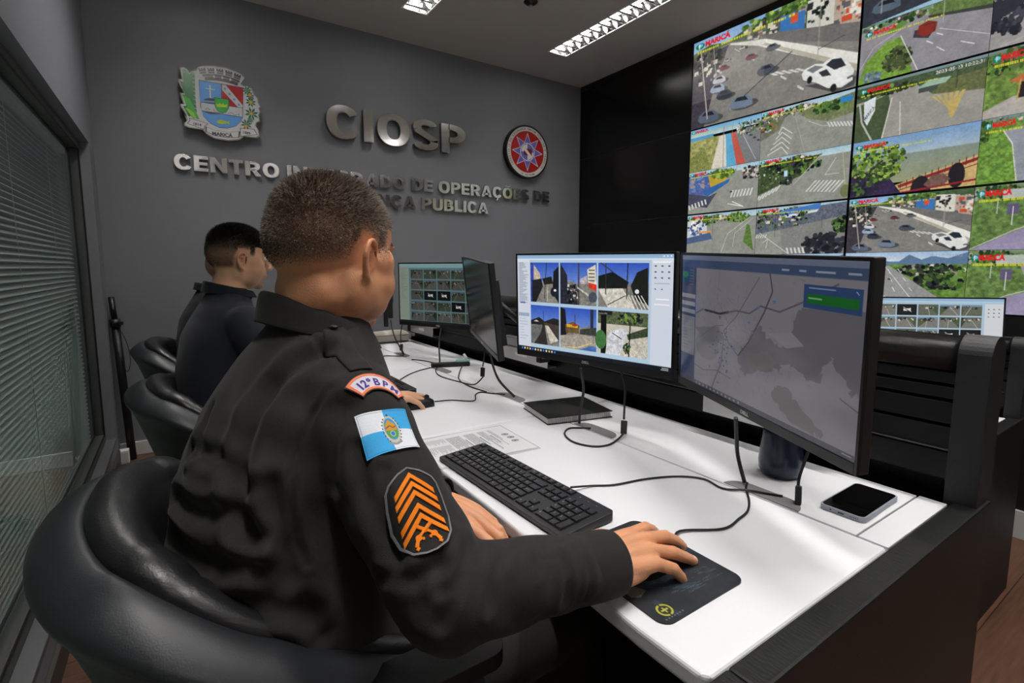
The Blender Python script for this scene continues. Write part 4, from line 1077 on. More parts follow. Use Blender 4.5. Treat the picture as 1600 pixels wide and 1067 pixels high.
# ------------------------------------------------------------------ consoles
M_desk = mat('white_laminate', rgb(226, 226, 229), 0.42, spec=0.4, bump=0.05, scale=500)
M_desk_edge = mat('white_edge', rgb(214, 214, 216), 0.45)
M_cable = mat('black_cable', rgb(17, 17, 18), 0.5)
M_grom = mat('grommet_grey', rgb(120, 118, 120), 0.5)
M_black_slats = mat('black_slats', rgb(12, 12, 13), 0.5, spec=0.3, bump=0.15, scale=300, stretch=(1, 0.1, 1))  # even black finish of the divider slats themselves
def console(loc, label, stations, y1, near=True):
    """one long control desk: three worktops, rear strip, slatted divider with a rounded top"""
    t = thing('control_console', label, 'desk', loc, group=None)
    Y0 = 0.305
    for i, (a, b) in enumerate(stations):
        g = 0.0016
        mb = MB(); mb.prism([(0.475, a+g), (0.9475, a+g), (0.9475, b-g), (0.475, b-g)] if not (i == 0 and near) else
                 [(0.475, b-g), (0.475, 0.80), (0.464, a+0.10), (0.467, a+0.012), (0.475, a+g), (0.9475, a+g), (0.9475, b-g)], 0.712, 0.740)
        mb.build('worktop', M_desk, t, bevel=0.006, seg=3)
        ya = a+0.048 if i == 0 else a
        MB().box(0.9505, 1.222, ya+g, b-g, 0.712, 0.740).build('rear_worktop', M_desk, t, bevel=0.0012)
        if i == 0: MB().box(0.9505, 1.226, a+g, ya-g, 0.712, 0.740).build('rear_worktop', M_desk, t, bevel=0.0012)
        m_ = (a+b)/2
        yg = [0.53, 1.03, 1.455, 2.02, 2.50]
    for yg in (0.53, 1.02, 1.455, 2.02, 2.50):
        if yg < y1-0.2:
            mb = MB(); n = 12
            pts = [(0.951, yg-0.075), (0.990, yg-0.075)]
            pts = [(0.951, yg-0.078)]+[(0.951+0.040*math.sin(PI/2*i/n), yg-0.038-0.040*math.cos(PI/2*i/n)) for i in range(n+1)]
            pts += [(0.991-0.040*(1-math.cos(PI/2*i/n)), yg+0.038+0.040*math.sin(PI/2*i/n)) for i in range(n+1)]
            mb.prism(pts, 0.7395, 0.7412); mb.build('cable_flap', M_grom, t)
    MB().box(0.50, 1.31, 0.262, Y0-0.001, -0.15, 0.742).build('end_panel', [M_black_panel], t, bevel=0.004)
    MB().box(0.462, 0.50, 0.262, Y0-0.001, 0.60, 0.742).build('end_panel_lip', [M_black_panel], t, bevel=0.004)
    # end cap with rounded top
    def stad(x0, x1, zt, zb, n=16):
        r = (x1-x0)/2; cx = (x0+x1)/2
        return [(cx+r*math.cos(PI*i/n), zt-r+r*math.sin(PI*i/n)) for i in range(n+1)]+[(x0, zb), (x1, zb)]
    mb = MB(); mb.prism([(p[0], p[1]) for p in stad(1.240, 1.327, 1.070, 0.10)], -0.318, -0.268, 0, M=MX)
    mb.build('divider_end_cap', M_black_edge, t, bevel=0.004)
    mb = MB(); pf = [(p[0], p[1]) for p in stad(1.243, 1.323, 1.066, 1.000)]
    mb.prism(pf, -y1, -0.318, 0, M=MX, smooth=True)
    mb.build('top_rail', mat('rail_black_satin', rgb(22, 22, 23), 0.27, spec=0.6, bump=0.08, scale=400), t)
    mb = MB(); z = 0.996
    hs = [0.026, 0.026, 0.046, 0.046, 0.058, 0.034, 0.030]
    for h in hs:
        if z-h < 0.775: break
        mb.box(1.247, 1.262, 0.318, y1, z-h+0.003, z); z -= h+0.004
    mb.box(1.262, 1.318, 0.318, y1, z, 1.0)
    mb.build('slatted_divider', M_black_slats, t, bevel=0.0015)
    MB().box(1.244, 1.2475, 0.318, y1, 0.8395, 0.8425).build('divider_trim_line', mat('dull_trim', rgb(88, 86, 84), 0.4, metal=0.6), t)
    MB().box(1.298, 1.318, 0.318, y1, -0.15 if not near else 0.0, z-0.002).build('back_panel', M_black_panel, t)
    MB().box(1.12, 1.14, 0.318, y1, 0.05, 0.70).build('modesty_panel', M_black_panel, t)
    for yy in [s[1] for s in stations]:
        MB().box(0.56, 1.20, yy-0.02, yy+0.02, 0.0, 0.711).build('support_leg', M_black_panel, t, bevel=0.003)
    MB().box(0.478, 1.31, y1+0.001, y1+0.035, 0.0, 0.742).build('far_end_panel', M_black_panel, t, bevel=0.003)
    return t
console((0, 0, 0), 'long white-topped control desk with black end panel and slatted divider', [(0.305, 1.230), (1.230, 2.155), (2.155, 3.12)], 3.12)
console((1.54, 0.233, -0.15), 'second white-topped desk behind the first one near the video wall', [(0.305, 1.230), (1.230, 2.155), (2.155, 3.12)], 3.12, near=False)

# aluminium equipment trays on the divider
def tray(y0, y1, label, num=None, box=True):
    t = thing('equipment_tray', label, 'tray', (1.205, (y0+y1)/2, 0.0), group='aluminium trays on the divider')
    h = (y1-y0)/2
    mb = MB()
    mb.box(-0.005, -0.002, -h, h, 0.800, 0.852)
    mb.box(-0.002, 0.041, -h, h, 0.800, 0.803)
    mb.box(-0.010, 0.041, -h, h, 0.850, 0.8535)
    mb.build('tray_body', M_alu, t, bevel=0.001)
    mb = MB()
    if box:
        mb.box(0.004, 0.040, -h*0.55, h*0.75, 0.8545, 0.897)
        mb.build('mounting_box', mat('aluminium_dark', rgb(150, 150, 152), 0.35, metal=0.7), t, bevel=0.004)
    pl = MB().box(-0.0062, -0.005, -h*0.25, h*0.20, 0.822, 0.836)
    pl.build('name_tag', M_white_obj, t)
    if num:
        mb = MB(); T = Matrix.Translation((-0.0056, 0, 0)) @ Matrix.Rotation(-PI/2, 4, 'Z')
        add_text(mb, num, h*0.30, 0.806, 0.034, M=T, offset=0.0, depth=0.001)
        mb.build('tray_number', mat('ink', rgb(40, 40, 42), 0.6), t)
        mb = MB(); add_text(mb, 'Estação', -h*0.15, 0.8265, 0.0055, M=Matrix.Translation((-0.0066, 0, 0)) @ Matrix.Rotation(-PI/2, 4, 'Z'), offset=0.0, depth=0.0004)
        mb.build('tag_text', mat('ink', rgb(40, 40, 42), 0.6), t)
    return t
tray(0.50, 0.842, 'aluminium equipment tray with a number below the dark map monitor', '05')
tray(1.55, 1.93, 'aluminium equipment tray left of the six-picture monitor')
tray(2.62, 2.95, 'aluminium equipment tray at the far end of the divider')

# ------------------------------------------------------------------ monitors
def scr_six():
    p = Pic(1000, 560, (206, 212, 224))
    p.grad(0, 0, 1, 0.035, (140, 172, 206), (150, 182, 212)); p.rect(0, 0.035, 1, 0.07, (214, 222, 232)); p.rect(0.10, 0.05, 0.885, 0.965, (176, 200, 220))
    for i in range(3): p.rect(0.945+0.018*i, 0.012, 0.953+0.018*i, 0.024, (240, 240, 245))
    r = random.Random(3)
    for i in range(34):
        y = 0.075+i*0.0125; p.rect(0.012, y, 0.012+r.uniform(0.025, 0.075), y+0.005, (128, 136, 150))
    p.rect(0.02, 0.485, 0.06, 0.50, (70, 90, 170)); p.rect(0.005, 0.60, 0.09, 0.635, (150, 168, 190))
    for i in range(8): p.rect(0.012, 0.66+0.03*i, 0.012+r.uniform(0.03, 0.07), 0.666+0.03*i, (168, 176, 186))
    B = [(0.103, 0.315), (0.325, 0.568), (0.578, 0.872)]
    def cell(x0, x1, y0, y1, k):
        w, h = x1-x0, y1-y0
        def Q(l): return [(x0+a*w, y0+b*h) for a, b in l]
        p.grad(x0, y0, x1, y0+h*0.62, (52, 86, 186), (120, 150, 210))
        p.poly(Q([(0, 0.5), (0.2, 0.42), (0.5, 0.5), (0.8, 0.4), (1, 0.46), (1, 1), (0, 1)]), (128, 124, 118), ns=0.2)
        if k == 0:
            p.poly(Q([(0, 0), (0.12, 0), (0.10, 1), (0, 1)]), (54, 72, 160), ns=0.3); p.poly(Q([(0.13, 0.05), (0.36, 0.30), (0.36, 0.42), (0.12, 0.5)]), (196, 178, 160), ns=0.2); p.poly(Q([(0.05, 0.45), (0.4, 0.4), (0.45, 0.6), (0.2, 1), (0.05, 1)]), (30, 32, 34), ns=0.3); p.poly(Q([(0.82, 0.22), (1, 0.08), (1, 1), (0.78, 0.75)]), (22, 24, 26)); p.poly(Q([(0.42, 0.4), (0.75, 0.34), (0.80, 0.52), (0.5, 0.55)]), (26, 32, 26)); p.line(Q([(0.58, 0.0), (0.50, 0.9)]), 0.008, (40, 36, 34)); p.ell(x0+w*0.85, y0+h*0.72, 0.03, 0.05, (30, 32, 40)); p.ell(x0+w*0.87, y0+h*0.68, 0.010, 0.012, (230, 230, 232)); p.line(Q([(0.6, 0.98), (0.62, 0.6)]), 0.01, (200, 190, 170))
        if k == 1:
            p.poly(Q([(0, 0), (0.2, 0.3), (0.25, 1), (0, 1)]), (40, 38, 52), ns=0.3); p.poly(Q([(0.1, 0.6), (0.45, 0.5), (0.5, 1), (0.1, 1)]), (40, 42, 52), ns=0.4); p.poly(Q([(0.75, 0.16), (0.97, 0.04), (1, 0.55), (0.78, 0.5)]), (214, 208, 190), ns=0.1); p.poly(Q([(0.78, 0.46), (1, 0.50), (1, 0.66), (0.80, 0.58)]), (206, 56, 40)); p.poly(Q([(0.56, 0.38), (0.75, 0.3), (0.75, 0.5), (0.58, 0.5)]), (190, 176, 180), ns=0.2)
            for i in range(4): p.rect(x0+w*0.79, y0+h*(0.16+0.08*i), x0+w*0.95, y0+h*(0.185+0.08*i), (90, 84, 84))
            p.line(Q([(0.52, 0), (0.52, 1)]), 0.016, (72, 60, 58)); p.line(Q([(0.42, 0.55), (0.95, 0.85)]), 0.016, (200, 200, 190)); p.ell(x0+w*0.9, y0+h*0.8, 0.028, 0.05, (74, 78, 90)); p.specks(x0+w*0.2, y0+h*0.55, x0+w*0.5, y0+h*0.95, CT+DK, 40, 0.02)
        if k == 2:
            p.poly(Q([(0, 0.3), (0.3, 0.2), (0.62, 0.42), (0.58, 0.56), (0, 0.58)]), (22, 26, 24)); p.poly(Q([(0.78, 0.2), (0.98, 0.1), (1, 0.9), (0.75, 0.8), (0.66, 0.5)]), (24, 28, 24)); p.poly(Q([(0.0, 0.6), (0.5, 0.56), (0.75, 1), (0.2, 1)]), (206, 200, 188)); p.line(Q([(0.16, 0), (0.16, 0.72)]), 0.01, (54, 48, 44)); p.line(Q([(0.60, 0), (0.58, 0.8)]), 0.010, (34, 30, 30))
            for i in range(5): p.line(Q([(0.62+0.06*i, 0.7), (0.74+0.07*i, 1.0)]), 0.010, (214, 210, 200))
            p.line(Q([(0.05, 0.0), (0.3, 0.2)]), 0.01, (60, 50, 40)); p.line(Q([(0.2, 0.95), (0.56, 0.72)]), 0.008, (40, 40, 40)); p.ell(x0+w*0.78, y0+h*0.62, 0.012, 0.02, (220, 220, 224))
        if k == 3:
            p.poly(Q([(0, 0.4), (0.3, 0.3), (0.5, 0.4), (0.8, 0.3), (1, 0.32), (1, 0.75), (0.5, 0.5), (0, 0.5)]), (36, 34, 32), ns=0.3); p.poly(Q([(0.45, 0.42), (1, 0.48), (1, 0.90), (0.66, 0.7)]), (70, 60, 54)); p.poly(Q([(0.52, 0.5), (0.62, 0.5), (0.98, 0.85), (0.7, 0.95)]), (206, 198, 184)); p.poly(Q([(0.0, 0.55), (0.4, 0.48), (0.36, 0.95), (0, 1)]), (104, 104, 102)); p.poly(Q([(0.42, 0.5), (0.5, 0.5), (0.6, 1), (0.1, 1), (0.36, 0.7)]), (48, 44, 42)); p.line(Q([(0.46, 0.15), (0.46, 0.55)]), 0.006, (50, 44, 40)); p.poly(Q([(0.1, 0.42), (0.2, 0.38), (0.3, 0.42)]), (220, 214, 206))
        if k == 4:
            p.poly(Q([(0, 0), (0.14, 0.05), (0.2, 0.6), (0, 1)]), (26, 24, 30)); p.poly(Q([(0.14, 0.42), (0.36, 0.34), (0.55, 0.42), (0.52, 0.6), (0.16, 0.62)]), (104, 82, 48)); p.poly(Q([(0.18, 0.40), (0.5, 0.42), (0.5, 0.48), (0.18, 0.48)]), (208, 168, 44)); p.rect(x0+w*0.34, y0+h*0.38, x0+w*0.48, y0+h*0.44, (180, 52, 44)); p.poly(Q([(0, 0.7), (0.5, 0.62), (1, 0.66), (1, 1), (0, 1)]), (160, 152, 140), ns=0.08); p.poly(Q([(0.5, 1), (0.9, 0.86), (1, 0.9), (1, 1)]), (70, 110, 170)); p.line(Q([(0.05, 0.98), (0.5, 0.95), (0.88, 0.8)]), 0.008, (220, 200, 120)); p.rect(x0+w*0.84, y0, x0+w*0.92, y0+h*0.6, (40, 48, 66)); p.line(Q([(0.42, 0.15), (0.42, 0.45)]), 0.006, (50, 50, 60)); p.poly(Q([(0.56, 0.5), (1, 0.42), (1, 0.62), (0.56, 0.62)]), (58, 62, 56), ns=0.3)
        if k == 5:
            p.rect(x0, y0, x1, y0+h*0.4, (84, 94, 66), ns=0.5); p.bush(x0+w*0.66, y0+h*0.14, 0.07, 0.05, G2+DK, 90, 0.014); p.rect(x0, y0+h*0.3, x1, y1, (196, 190, 176), ns=0.08); p.rect(x0+w*0.06, y0, x0+w*0.18, y1, (16, 16, 16)); p.rect(x0, y0, x0+w*0.3, y0+h*0.1, (30, 30, 32)); p.ell(x0+w*0.06, y0+h*0.68, 0.035, 0.09, (64, 112, 60)); p.poly(Q([(0.22, 0.5), (0.5, 0.36), (0.62, 0.44), (0.46, 1), (0.16, 1)]), (206, 208, 212)); p.poly(Q([(0.6, 0.5), (1, 0.3), (1, 0.5), (0.62, 0.62)]), (60, 70, 50), ns=0.4); p.line(Q([(0.66, 0.3), (0.64, 1)]), 0.012, (24, 22, 22)); p.bush(x0+w*0.6, y0+h*0.82, 0.02, 0.05, G1+DK, 40, 0.010); p.line(Q([(0.3, 0.5), (0.5, 0.62)]), 0.008, (40, 40, 44)); p.text('Sombra P.01', x0+0.005, y0+0.035, 0.014, (230, 230, 230))
    for i in range(3):
        cell(B[i][0], B[i][1], 0.075, 0.478, i)
        cell(B[i][0], B[i][1], 0.510, 0.915, i+3)
    gr = vnoise(p.h, p.w, 4, 31, 2)-0.5; gr2 = vnoise(p.h, p.w, 14, 32, 3)-0.5
    for x0, x1 in B:
        for y0, y1 in ((0.075, 0.478), (0.510, 0.915)):
            sl = (slice(int((y0+(y1-y0)*0.42)*p.h), int(y1*p.h)), slice(int(x0*p.w), int(x1*p.w)))
            p.a[sl] *= (1+0.30*gr[sl]+0.40*gr2[sl])[..., None]
            sl = (slice(int(y0*p.h), int((y0+(y1-y0)*0.42)*p.h)), slice(int(x0*p.w), int(x1*p.w))); p.a[sl] *= (1+0.12*gr2[sl])[..., None]
    for i in range(3):
        for j in range(3): p.ell(0.906+0.035*i, 0.10+0.05*j, 0.006, 0.006, (60, 64, 74))
    for i in range(2): p.ell(0.906+0.035*i, 0.295, 0.005, 0.005, (80, 84, 94))
    p.rect(0.892, 0.06, 0.985, 0.075, (236, 240, 244)); p.rect(0.90, 0.245, 0.98, 0.25, (150, 156, 166)); p.rect(0.91, 0.375, 0.98, 0.385, (240, 240, 244)); p.rect(0.90, 0.42, 0.98, 0.43, (236, 238, 242))
    p.rect(0, 0.955, 1, 1, (24, 26, 34))
    for i in range(13): p.rect(0.025+0.021*i, 0.967, 0.036+0.021*i, 0.987, [(60, 130, 210), (220, 220, 224), (230, 180, 60), (200, 205, 215)][i % 4])
    p.rect(0.95, 0.968, 0.985, 0.974, (210, 210, 214)); p.rect(0.945, 0.982, 0.985, 0.988, (210, 210, 214))
    return p.half(2)
def jag(pts, k=5, a=0.012, seed=1):
    r = random.Random(seed); o = []
    for i in range(len(pts)):
        (x0, y0), (x1, y1) = pts[i], pts[(i+1) % len(pts)]
        for j in range(k):
            t = j/k; o.append((x0+(x1-x0)*t+(r.gauss(0, a) if j else 0), y0+(y1-y0)*t+(r.gauss(0, a*1.6) if j else 0)))
    return o
def scr_map():
    p = Pic(1000, 560, (112, 110, 118)); L_ = (122, 118, 126); D_ = (88, 86, 92)
    p.rect(0, 0, 1, 1, (112, 109, 116), ns=0.02, cell=90)
    sea = [(0.62, 0.22), (0.70, 0.30), (0.76, 0.26), (0.80, 0.18), (1, 0.22), (1, 0.92), (0.95, 0.80), (0.88, 0.68), (0.84, 0.72), (0.78, 0.66), (0.66, 0.70), (0.60, 0.62), (0.50, 0.66), (0.40, 0.80), (0.36, 0.74), (0.44, 0.60), (0.40, 0.52), (0.52, 0.44), (0.60, 0.48), (0.66, 0.36)]
    p.poly(jag([(0.74, 0.30), (0.76, 0.27), (1.0, 0.24), (1.0, 0.68), (0.95, 0.62), (0.90, 0.52), (0.86, 0.56), (0.84, 0.66), (0.72, 0.62), (0.66, 0.66), (0.56, 0.70), (0.48, 0.78), (0.44, 0.70), (0.47, 0.60), (0.50, 0.56), (0.51, 0.48), (0.56, 0.42), (0.60, 0.50), (0.68, 0.52), (0.72, 0.42)], 6, 0.008, 3), D_)
    p.poly(jag([(0.46, 0.62), (0.60, 0.58), (0.66, 0.60), (0.62, 0.70), (0.50, 0.76)], 5, 0.010, 4), (96, 91, 92))
    p.ell(0.22, 0.66, 0.09, 0.11, (100, 98, 104)); p.poly([(0.12, 0.55), (0.30, 0.50), (0.36, 0.58), (0.22, 0.64)], (94, 92, 98)); p.poly(jag([(0.64, 0.84), (0.66, 0.76), (0.72, 0.75), (0.78, 0.84), (0.88, 0.93), (0.84, 0.965), (0.72, 0.93)], 5, 0.006, 5), (92, 88, 90)); p.poly([(0.60, 0.46), (0.70, 0.52), (0.78, 0.48), (0.72, 0.42)], (118, 114, 120))
    K = (40, 40, 46)
    p.line([(0.13, 0.44), (0.18, 0.40), (0.30, 0.405), (0.37, 0.38), (0.42, 0.36), (0.50, 0.36), (0.56, 0.30), (0.66, 0.315), (0.76, 0.24), (0.9, 0.12)], 0.010, (72, 72, 80))
    p.line([(0.20, 0.40), (0.31, 0.405), (0.37, 0.38)], 0.016, K); p.line([(0.60, 0.08), (0.62, 0.2), (0.58, 0.34), (0.50, 0.55), (0.44, 0.66)], 0.011, (58, 58, 66)); p.line([(0.44, 0.66), (0.38, 0.60), (0.34, 0.52), (0.42, 0.40), (0.55, 0.12)], 0.006, (70, 70, 78))
    p.line([(0.34, 0.60), (0.33, 0.76), (0.28, 0.92), (0.26, 1)], 0.007, (56, 56, 64)); p.line([(0.12, 0.84), (0.2, 0.86), (0.3, 0.82), (0.4, 0.84)], 0.006, (70, 70, 78)); p.line([(0.16, 0.62), (0.28, 0.50), (0.34, 0.48)], 0.005, (76, 76, 84)); p.line([(0.30, 0.1), (0.29, 0.3), (0.36, 0.44)], 0.003, (84, 82, 90)); p.line([(0.93, 0.70), (1.0, 0.74)], 0.006, (70, 66, 70))
    r = random.Random(5)
    for i in range(420):
        x = r.gauss(0.36, 0.17); y = r.gauss(0.55, 0.22); a = r.choice([0.3, 1.2, 1.9]); l = r.uniform(0.01, 0.05)
        if 0.12 < x < 0.92 and 0.1 < y < 0.97: p.line([(x, y), (x+l*math.cos(a)*0.56, y+l*math.sin(a))], 0.0025, (90, 88, 96))
    for i in range(60):
        x = r.gauss(0.335, 0.04); y = r.gauss(0.66, 0.09); p.ell(x, y, 0.005, 0.006, r.choice([(60, 66, 96), (48, 50, 60), (84, 96, 130)]), n=8)
    for (x, y) in [(0.55, 0.31), (0.63, 0.26), (0.50, 0.42), (0.41, 0.62), (0.36, 0.52), (0.52, 0.48)]: p.ell(x, y, 0.009, 0.009, (74, 96, 136), n=10)
    p.rect(0, 0, 1, 0.035, (92, 100, 120)); p.rect(0, 0.035, 1, 0.095, (52, 66, 92))
    for i, x in enumerate((0.66, 0.74, 0.81, 0.93)): p.rect(x, 0.06, x+[0.035, 0.03, 0.075, 0.045][i], 0.072, (128, 136, 152))
    p.rect(0, 0.095, 0.125, 1, (44, 54, 82)); p.ell(0.035, 0.17, 0.05, 0.05, (30, 66, 92)); p.ell(0.032, 0.15, 0.026, 0.026, (40, 104, 76))
    for i in range(6): p.rect(0.065, 0.11+0.022*i, 0.105, 0.118+0.022*i, (70, 84, 112))
    for i in range(3): p.rect(0.005, 0.30+0.06*i, 0.120, 0.332+0.06*i, (122, 122, 132))
    p.rect(0.005, 0.475, 0.120, 0.78, (104, 104, 114))
    for i in range(10): p.rect(0.015, 0.50+0.026*i, 0.015+r.uniform(0.04, 0.09), 0.504+0.026*i, (86, 88, 100))
    p.rect(0.765, 0.135, 0.985, 0.265, (40, 60, 98)); p.rect(0.78, 0.185, 0.975, 0.238, (22, 88, 32)); p.rect(0.785, 0.15, 0.89, 0.158, (110, 122, 150)); p.rect(0.785, 0.205, 0.84, 0.213, (120, 170, 120)); p.line([(0.962, 0.15), (0.972, 0.165)], 0.004, (160, 166, 180))
    p.rect(0, 0.965, 1, 1, (58, 58, 66))
    for i in range(12): p.rect(0.14+0.028*i, 0.975, 0.150+0.028*i, 0.99, (120, 122, 132))
    p.rect(0.95, 0.975, 0.985, 0.98, (130, 132, 140))
    p.a *= 0.88
    return p.half(2)
def scr_grid(cols_, rows, dark, off, x0, y0, x1, y1, bg, top):
    p = Pic(900, 506, bg); r = random.Random(9)
    p.rect(0, 0, 1, y0-0.02, top)
    w, h = (x1-x0)/cols_, (y1-y0)/rows
    for j in range(rows):
        for i in range(cols_):
            a, b = x0+w*i+w*0.03, y0+h*j+h*0.06; c, d = x0+w*(i+1)-w*0.03, y0+h*(j+1)-h*0.06
            if (j*cols_+i) in off:
                p.rect(a, b, c, d, (10, 10, 12)); cx, cy = (a+c)/2, (b+d)/2
                p.poly([(cx-w*0.16, cy-h*0.10), (cx+w*0.08, cy-h*0.10), (cx+w*0.18, cy-h*0.15), (cx+w*0.18, cy+h*0.15), (cx+w*0.08, cy+h*0.10), (cx-w*0.16, cy+h*0.10)], (210, 210, 210)); p.line([(cx-w*0.20, cy-h*0.20), (cx+w*0.20, cy+h*0.20)], 0.010, (10, 10, 12)); p.line([(cx-w*0.18, cy-h*0.22), (cx+w*0.22, cy+h*0.18)], 0.006, (210, 210, 210))
                continue
            g = dark; k = r.random()
            base = [(118, 118, 110), (104, 106, 98), (126, 124, 118), (96, 104, 88)][r.randrange(4)]
            p.rect(a, b, c, d, tuple(v*g for v in base), ns=0.12)
            p.rect(a, b, c, b+h*0.14, tuple(v*g for v in ((120, 150, 176) if k > 0.5 else (92, 100, 84))))
            xx = r.uniform(0.2, 0.8)
            p.poly([(a, b+h*0.14), (a+w*xx*0.8, b+h*0.12), (a, d)] if k > 0.4 else [(c, b+h*0.14), (a+w*0.5, b+h*0.14), (c, d)], tuple(v*g for v in ((58, 66, 50) if r.random() > 0.5 else (76, 90, 60))), ns=0.3)
            p.line([(a+w*0.45, b+h*0.16), (a+w*r.uniform(0.1, 0.9), d)], 0.006, tuple(v*g for v in (190, 190, 180)))
            p.specks(a+w*0.05, b+h*0.12, c-w*0.1, b+h*0.35, [tuple(v*g for v in q) for q in CT+DK], 14, 0.02)
    return p, r
def scr_25():
    p, r = scr_grid(5, 5, 0.62, (11, 12, 18), 0.15, 0.09, 1.0, 0.97, (92, 122, 126), (128, 162, 166))
    p.rect(0, 0.05, 0.13, 0.97, (138, 148, 136))
    for i in range(26): p.rect(0.02, 0.09+0.02*i, 0.02+r.uniform(0.03, 0.09), 0.095+0.02*i, (104, 114, 108))
    p.rect(0, 0.965, 1, 1, (26, 28, 30)); p.a *= 0.86
    return p.half(2)
def scr_far():
    p, r = scr_grid(5, 5, 0.95, (1, 13, 14), 0.12, 0.072, 0.86, 0.905, (166, 190, 206), (176, 198, 214))
    p.rect(0, 0.05, 0.105, 0.97, (206, 210, 212)); p.rect(0.875, 0.07, 1, 0.97, (204, 208, 212)); p.rect(0, 0, 1, 0.035, (140, 176, 206))
    for i in range(3):
        for j in range(3): p.ell(0.90+0.035*i, 0.14+0.05*j, 0.006, 0.006, (60, 64, 74))
    p.rect(0, 0.965, 1, 1, (26, 28, 30))
    return p.half(2)
M_scr_dim = attr_mat('screen_picture_dim', 0.12, 0.5, emit=SCR_GAIN, base=False)
M_scr_off = mat('screen_off', rgb(14, 15, 14), 0.16, spec=0.6)
M_bezel = mat('monitor_bezel', rgb(17, 17, 18), 0.32, bump=0.05, scale=300)
M_mon_back = mat('monitor_back', rgb(24, 24, 25), 0.45, bump=0.1, scale=500)
M_logo = mat('logo_silver', rgb(190, 190, 192), 0.3, metal=0.5)
def monitor(loc, a, b, r, pic, label, w=0.535, h=0.325, m=None, logo=True, arm=None):
    t = thing('monitor', label, 'monitor', loc, rot=(-b, -r, a), group='desk monitors')
    bz, ch = 0.006, 0.018
    mb = MB(); mb.box(-w/2, w/2, 0.0, 0.020, -h/2, h/2)
    mb.prism([(-w*0.42, -h*0.38), (w*0.42, -h*0.38), (w*0.36, h*0.30), (-w*0.36, h*0.30)], -0.045, -0.020, 0, M=MX)
    mb.build('housing', M_mon_back, t, bevel=0.003)
    mb = MB(); f = -0.0025
    mb.box(-w/2, -w/2+bz, f, 0.0, -h/2, h/2); mb.box(w/2-bz, w/2, f, 0.0, -h/2, h/2)
    mb.box(-w/2+bz, w/2-bz, f, 0.0, h/2-bz, h/2); mb.box(-w/2+bz, w/2-bz, f, 0.0, -h/2, -h/2+ch)
    mb.build('bezel', M_bezel, t, bevel=0.0008)
    sw, sh = w-2*bz, h-bz-ch
    if pic is not None:
        grid_mesh('screen', pic, sw, sh, m or M_scr_dim, t, x0=-w/2+bz, z0=-h/2+ch, y=-0.0006)
    else:
        MB().box(-w/2+bz, w/2-bz, -0.0008, 0.0, -h/2+ch, h/2-bz).build('screen', M_scr_off, t)
    if logo:
        mb = MB(); add_text(mb, 'DELL', 0, -h/2+0.0055, 0.0075, offset=0.03, align='C', depth=0.0006, sx=1.1, y=f-0.0003)
        mb.build('brand_mark', M_logo, t)
    mb = MB()
    mb.box(-0.055, 0.055, 0.045, 0.052, -0.055, 0.055)
    mb.build('mount_plate', M_black_mat, t, bevel=0.002)
    return t
monitor((0.926, 0.554, 1.062), -1.983, -0.041, -0.040, scr_map(), 'dark monitor showing a grey street map, nearest to the camera')
monitor((0.971, 1.076, 1.078), -1.334, -0.037, -0.009, scr_six(), 'bright monitor with six street pictures in front of the officer')
monitor((1.080, 2.290, 1.060), -1.15, 0.0, 0.0, scr_25(), 'monitor with a dim grid of many small camera pictures beyond the older officer')
monitor((0.932, 1.627, 1.067), -1.905, -0.117, -0.060, None, 'switched off monitor turned edge-on beside the dim grid monitor')
monitor((0.95, 2.72, 1.06), -1.9, 0.0, 0.0, None, 'edge-on black monitor half hidden behind the older officer\'s chin')
monitor((2.549, 0.751, 0.916), -0.765, 0.068, 0.0, scr_far(), 'monitor on the second desk behind the black rounded divider')
def arm(mloc, a, ywall, label):
    t = thing('articulated_support', label, 'monitor support', (1.24, ywall, 0.98), group='monitor arms on the divider')
    n = Vector((math.sin(a), -math.cos(a), 0)); e = Vector((math.cos(a), math.sin(a), 0))
    c = Vector(mloc)-Vector((1.24, ywall, 0.98)); back = c-n*0.056
    mb = MB(); mb.box(-0.012, 0.006, -0.03, 0.03, -0.06, 0.06); mb.build('wall_bracket', M_black_mat, t, bevel=0.003)
    z = back.z
    mid = Vector((-0.035, 0, 0)).lerp(back, 0.45)+Vector((0, 0.05 if back.y > 0 else -0.02, 0))
    mb = MB(); mb.tube([(-0.010, 0, 0), (-0.034, 0, 0)], 0.018, 20); mb.tube([(-0.030, 0, -0.03), (-0.030, 0, 0.035)], 0.014, 20); mb.build('pivot', M_black_mat, t)
    mb = MB(); mb.tube([(-0.030, 0, 0.01), (mid.x, mid.y, 0.01), (back.x-n.x*0.018, back.y-n.y*0.018, z)], 0.013, 12); mb.build('arm_link', M_mon_back, t)
    kb = MB(); kb.tube([(back.x-n.x*0.030-0.0, back.y-n.y*0.030, z), (back.x-n.x*0.012, back.y-n.y*0.012, z)], 0.014, 20); kb.build('tension_knob', M_alu, t)
arm((0.971, 1.076, 1.078), -1.334, 1.14, 'black monitor arm behind the six-picture monitor')
arm((0.926, 0.554, 1.062), -1.983, 0.60, 'black monitor arm behind the dark map monitor')
arm((1.080, 2.290, 1.060), -1.15, 2.30, 'black monitor arm behind the dim grid monitor')
arm((0.932, 1.627, 1.067), -1.905, 1.66, 'black monitor arm behind the switched off monitor')
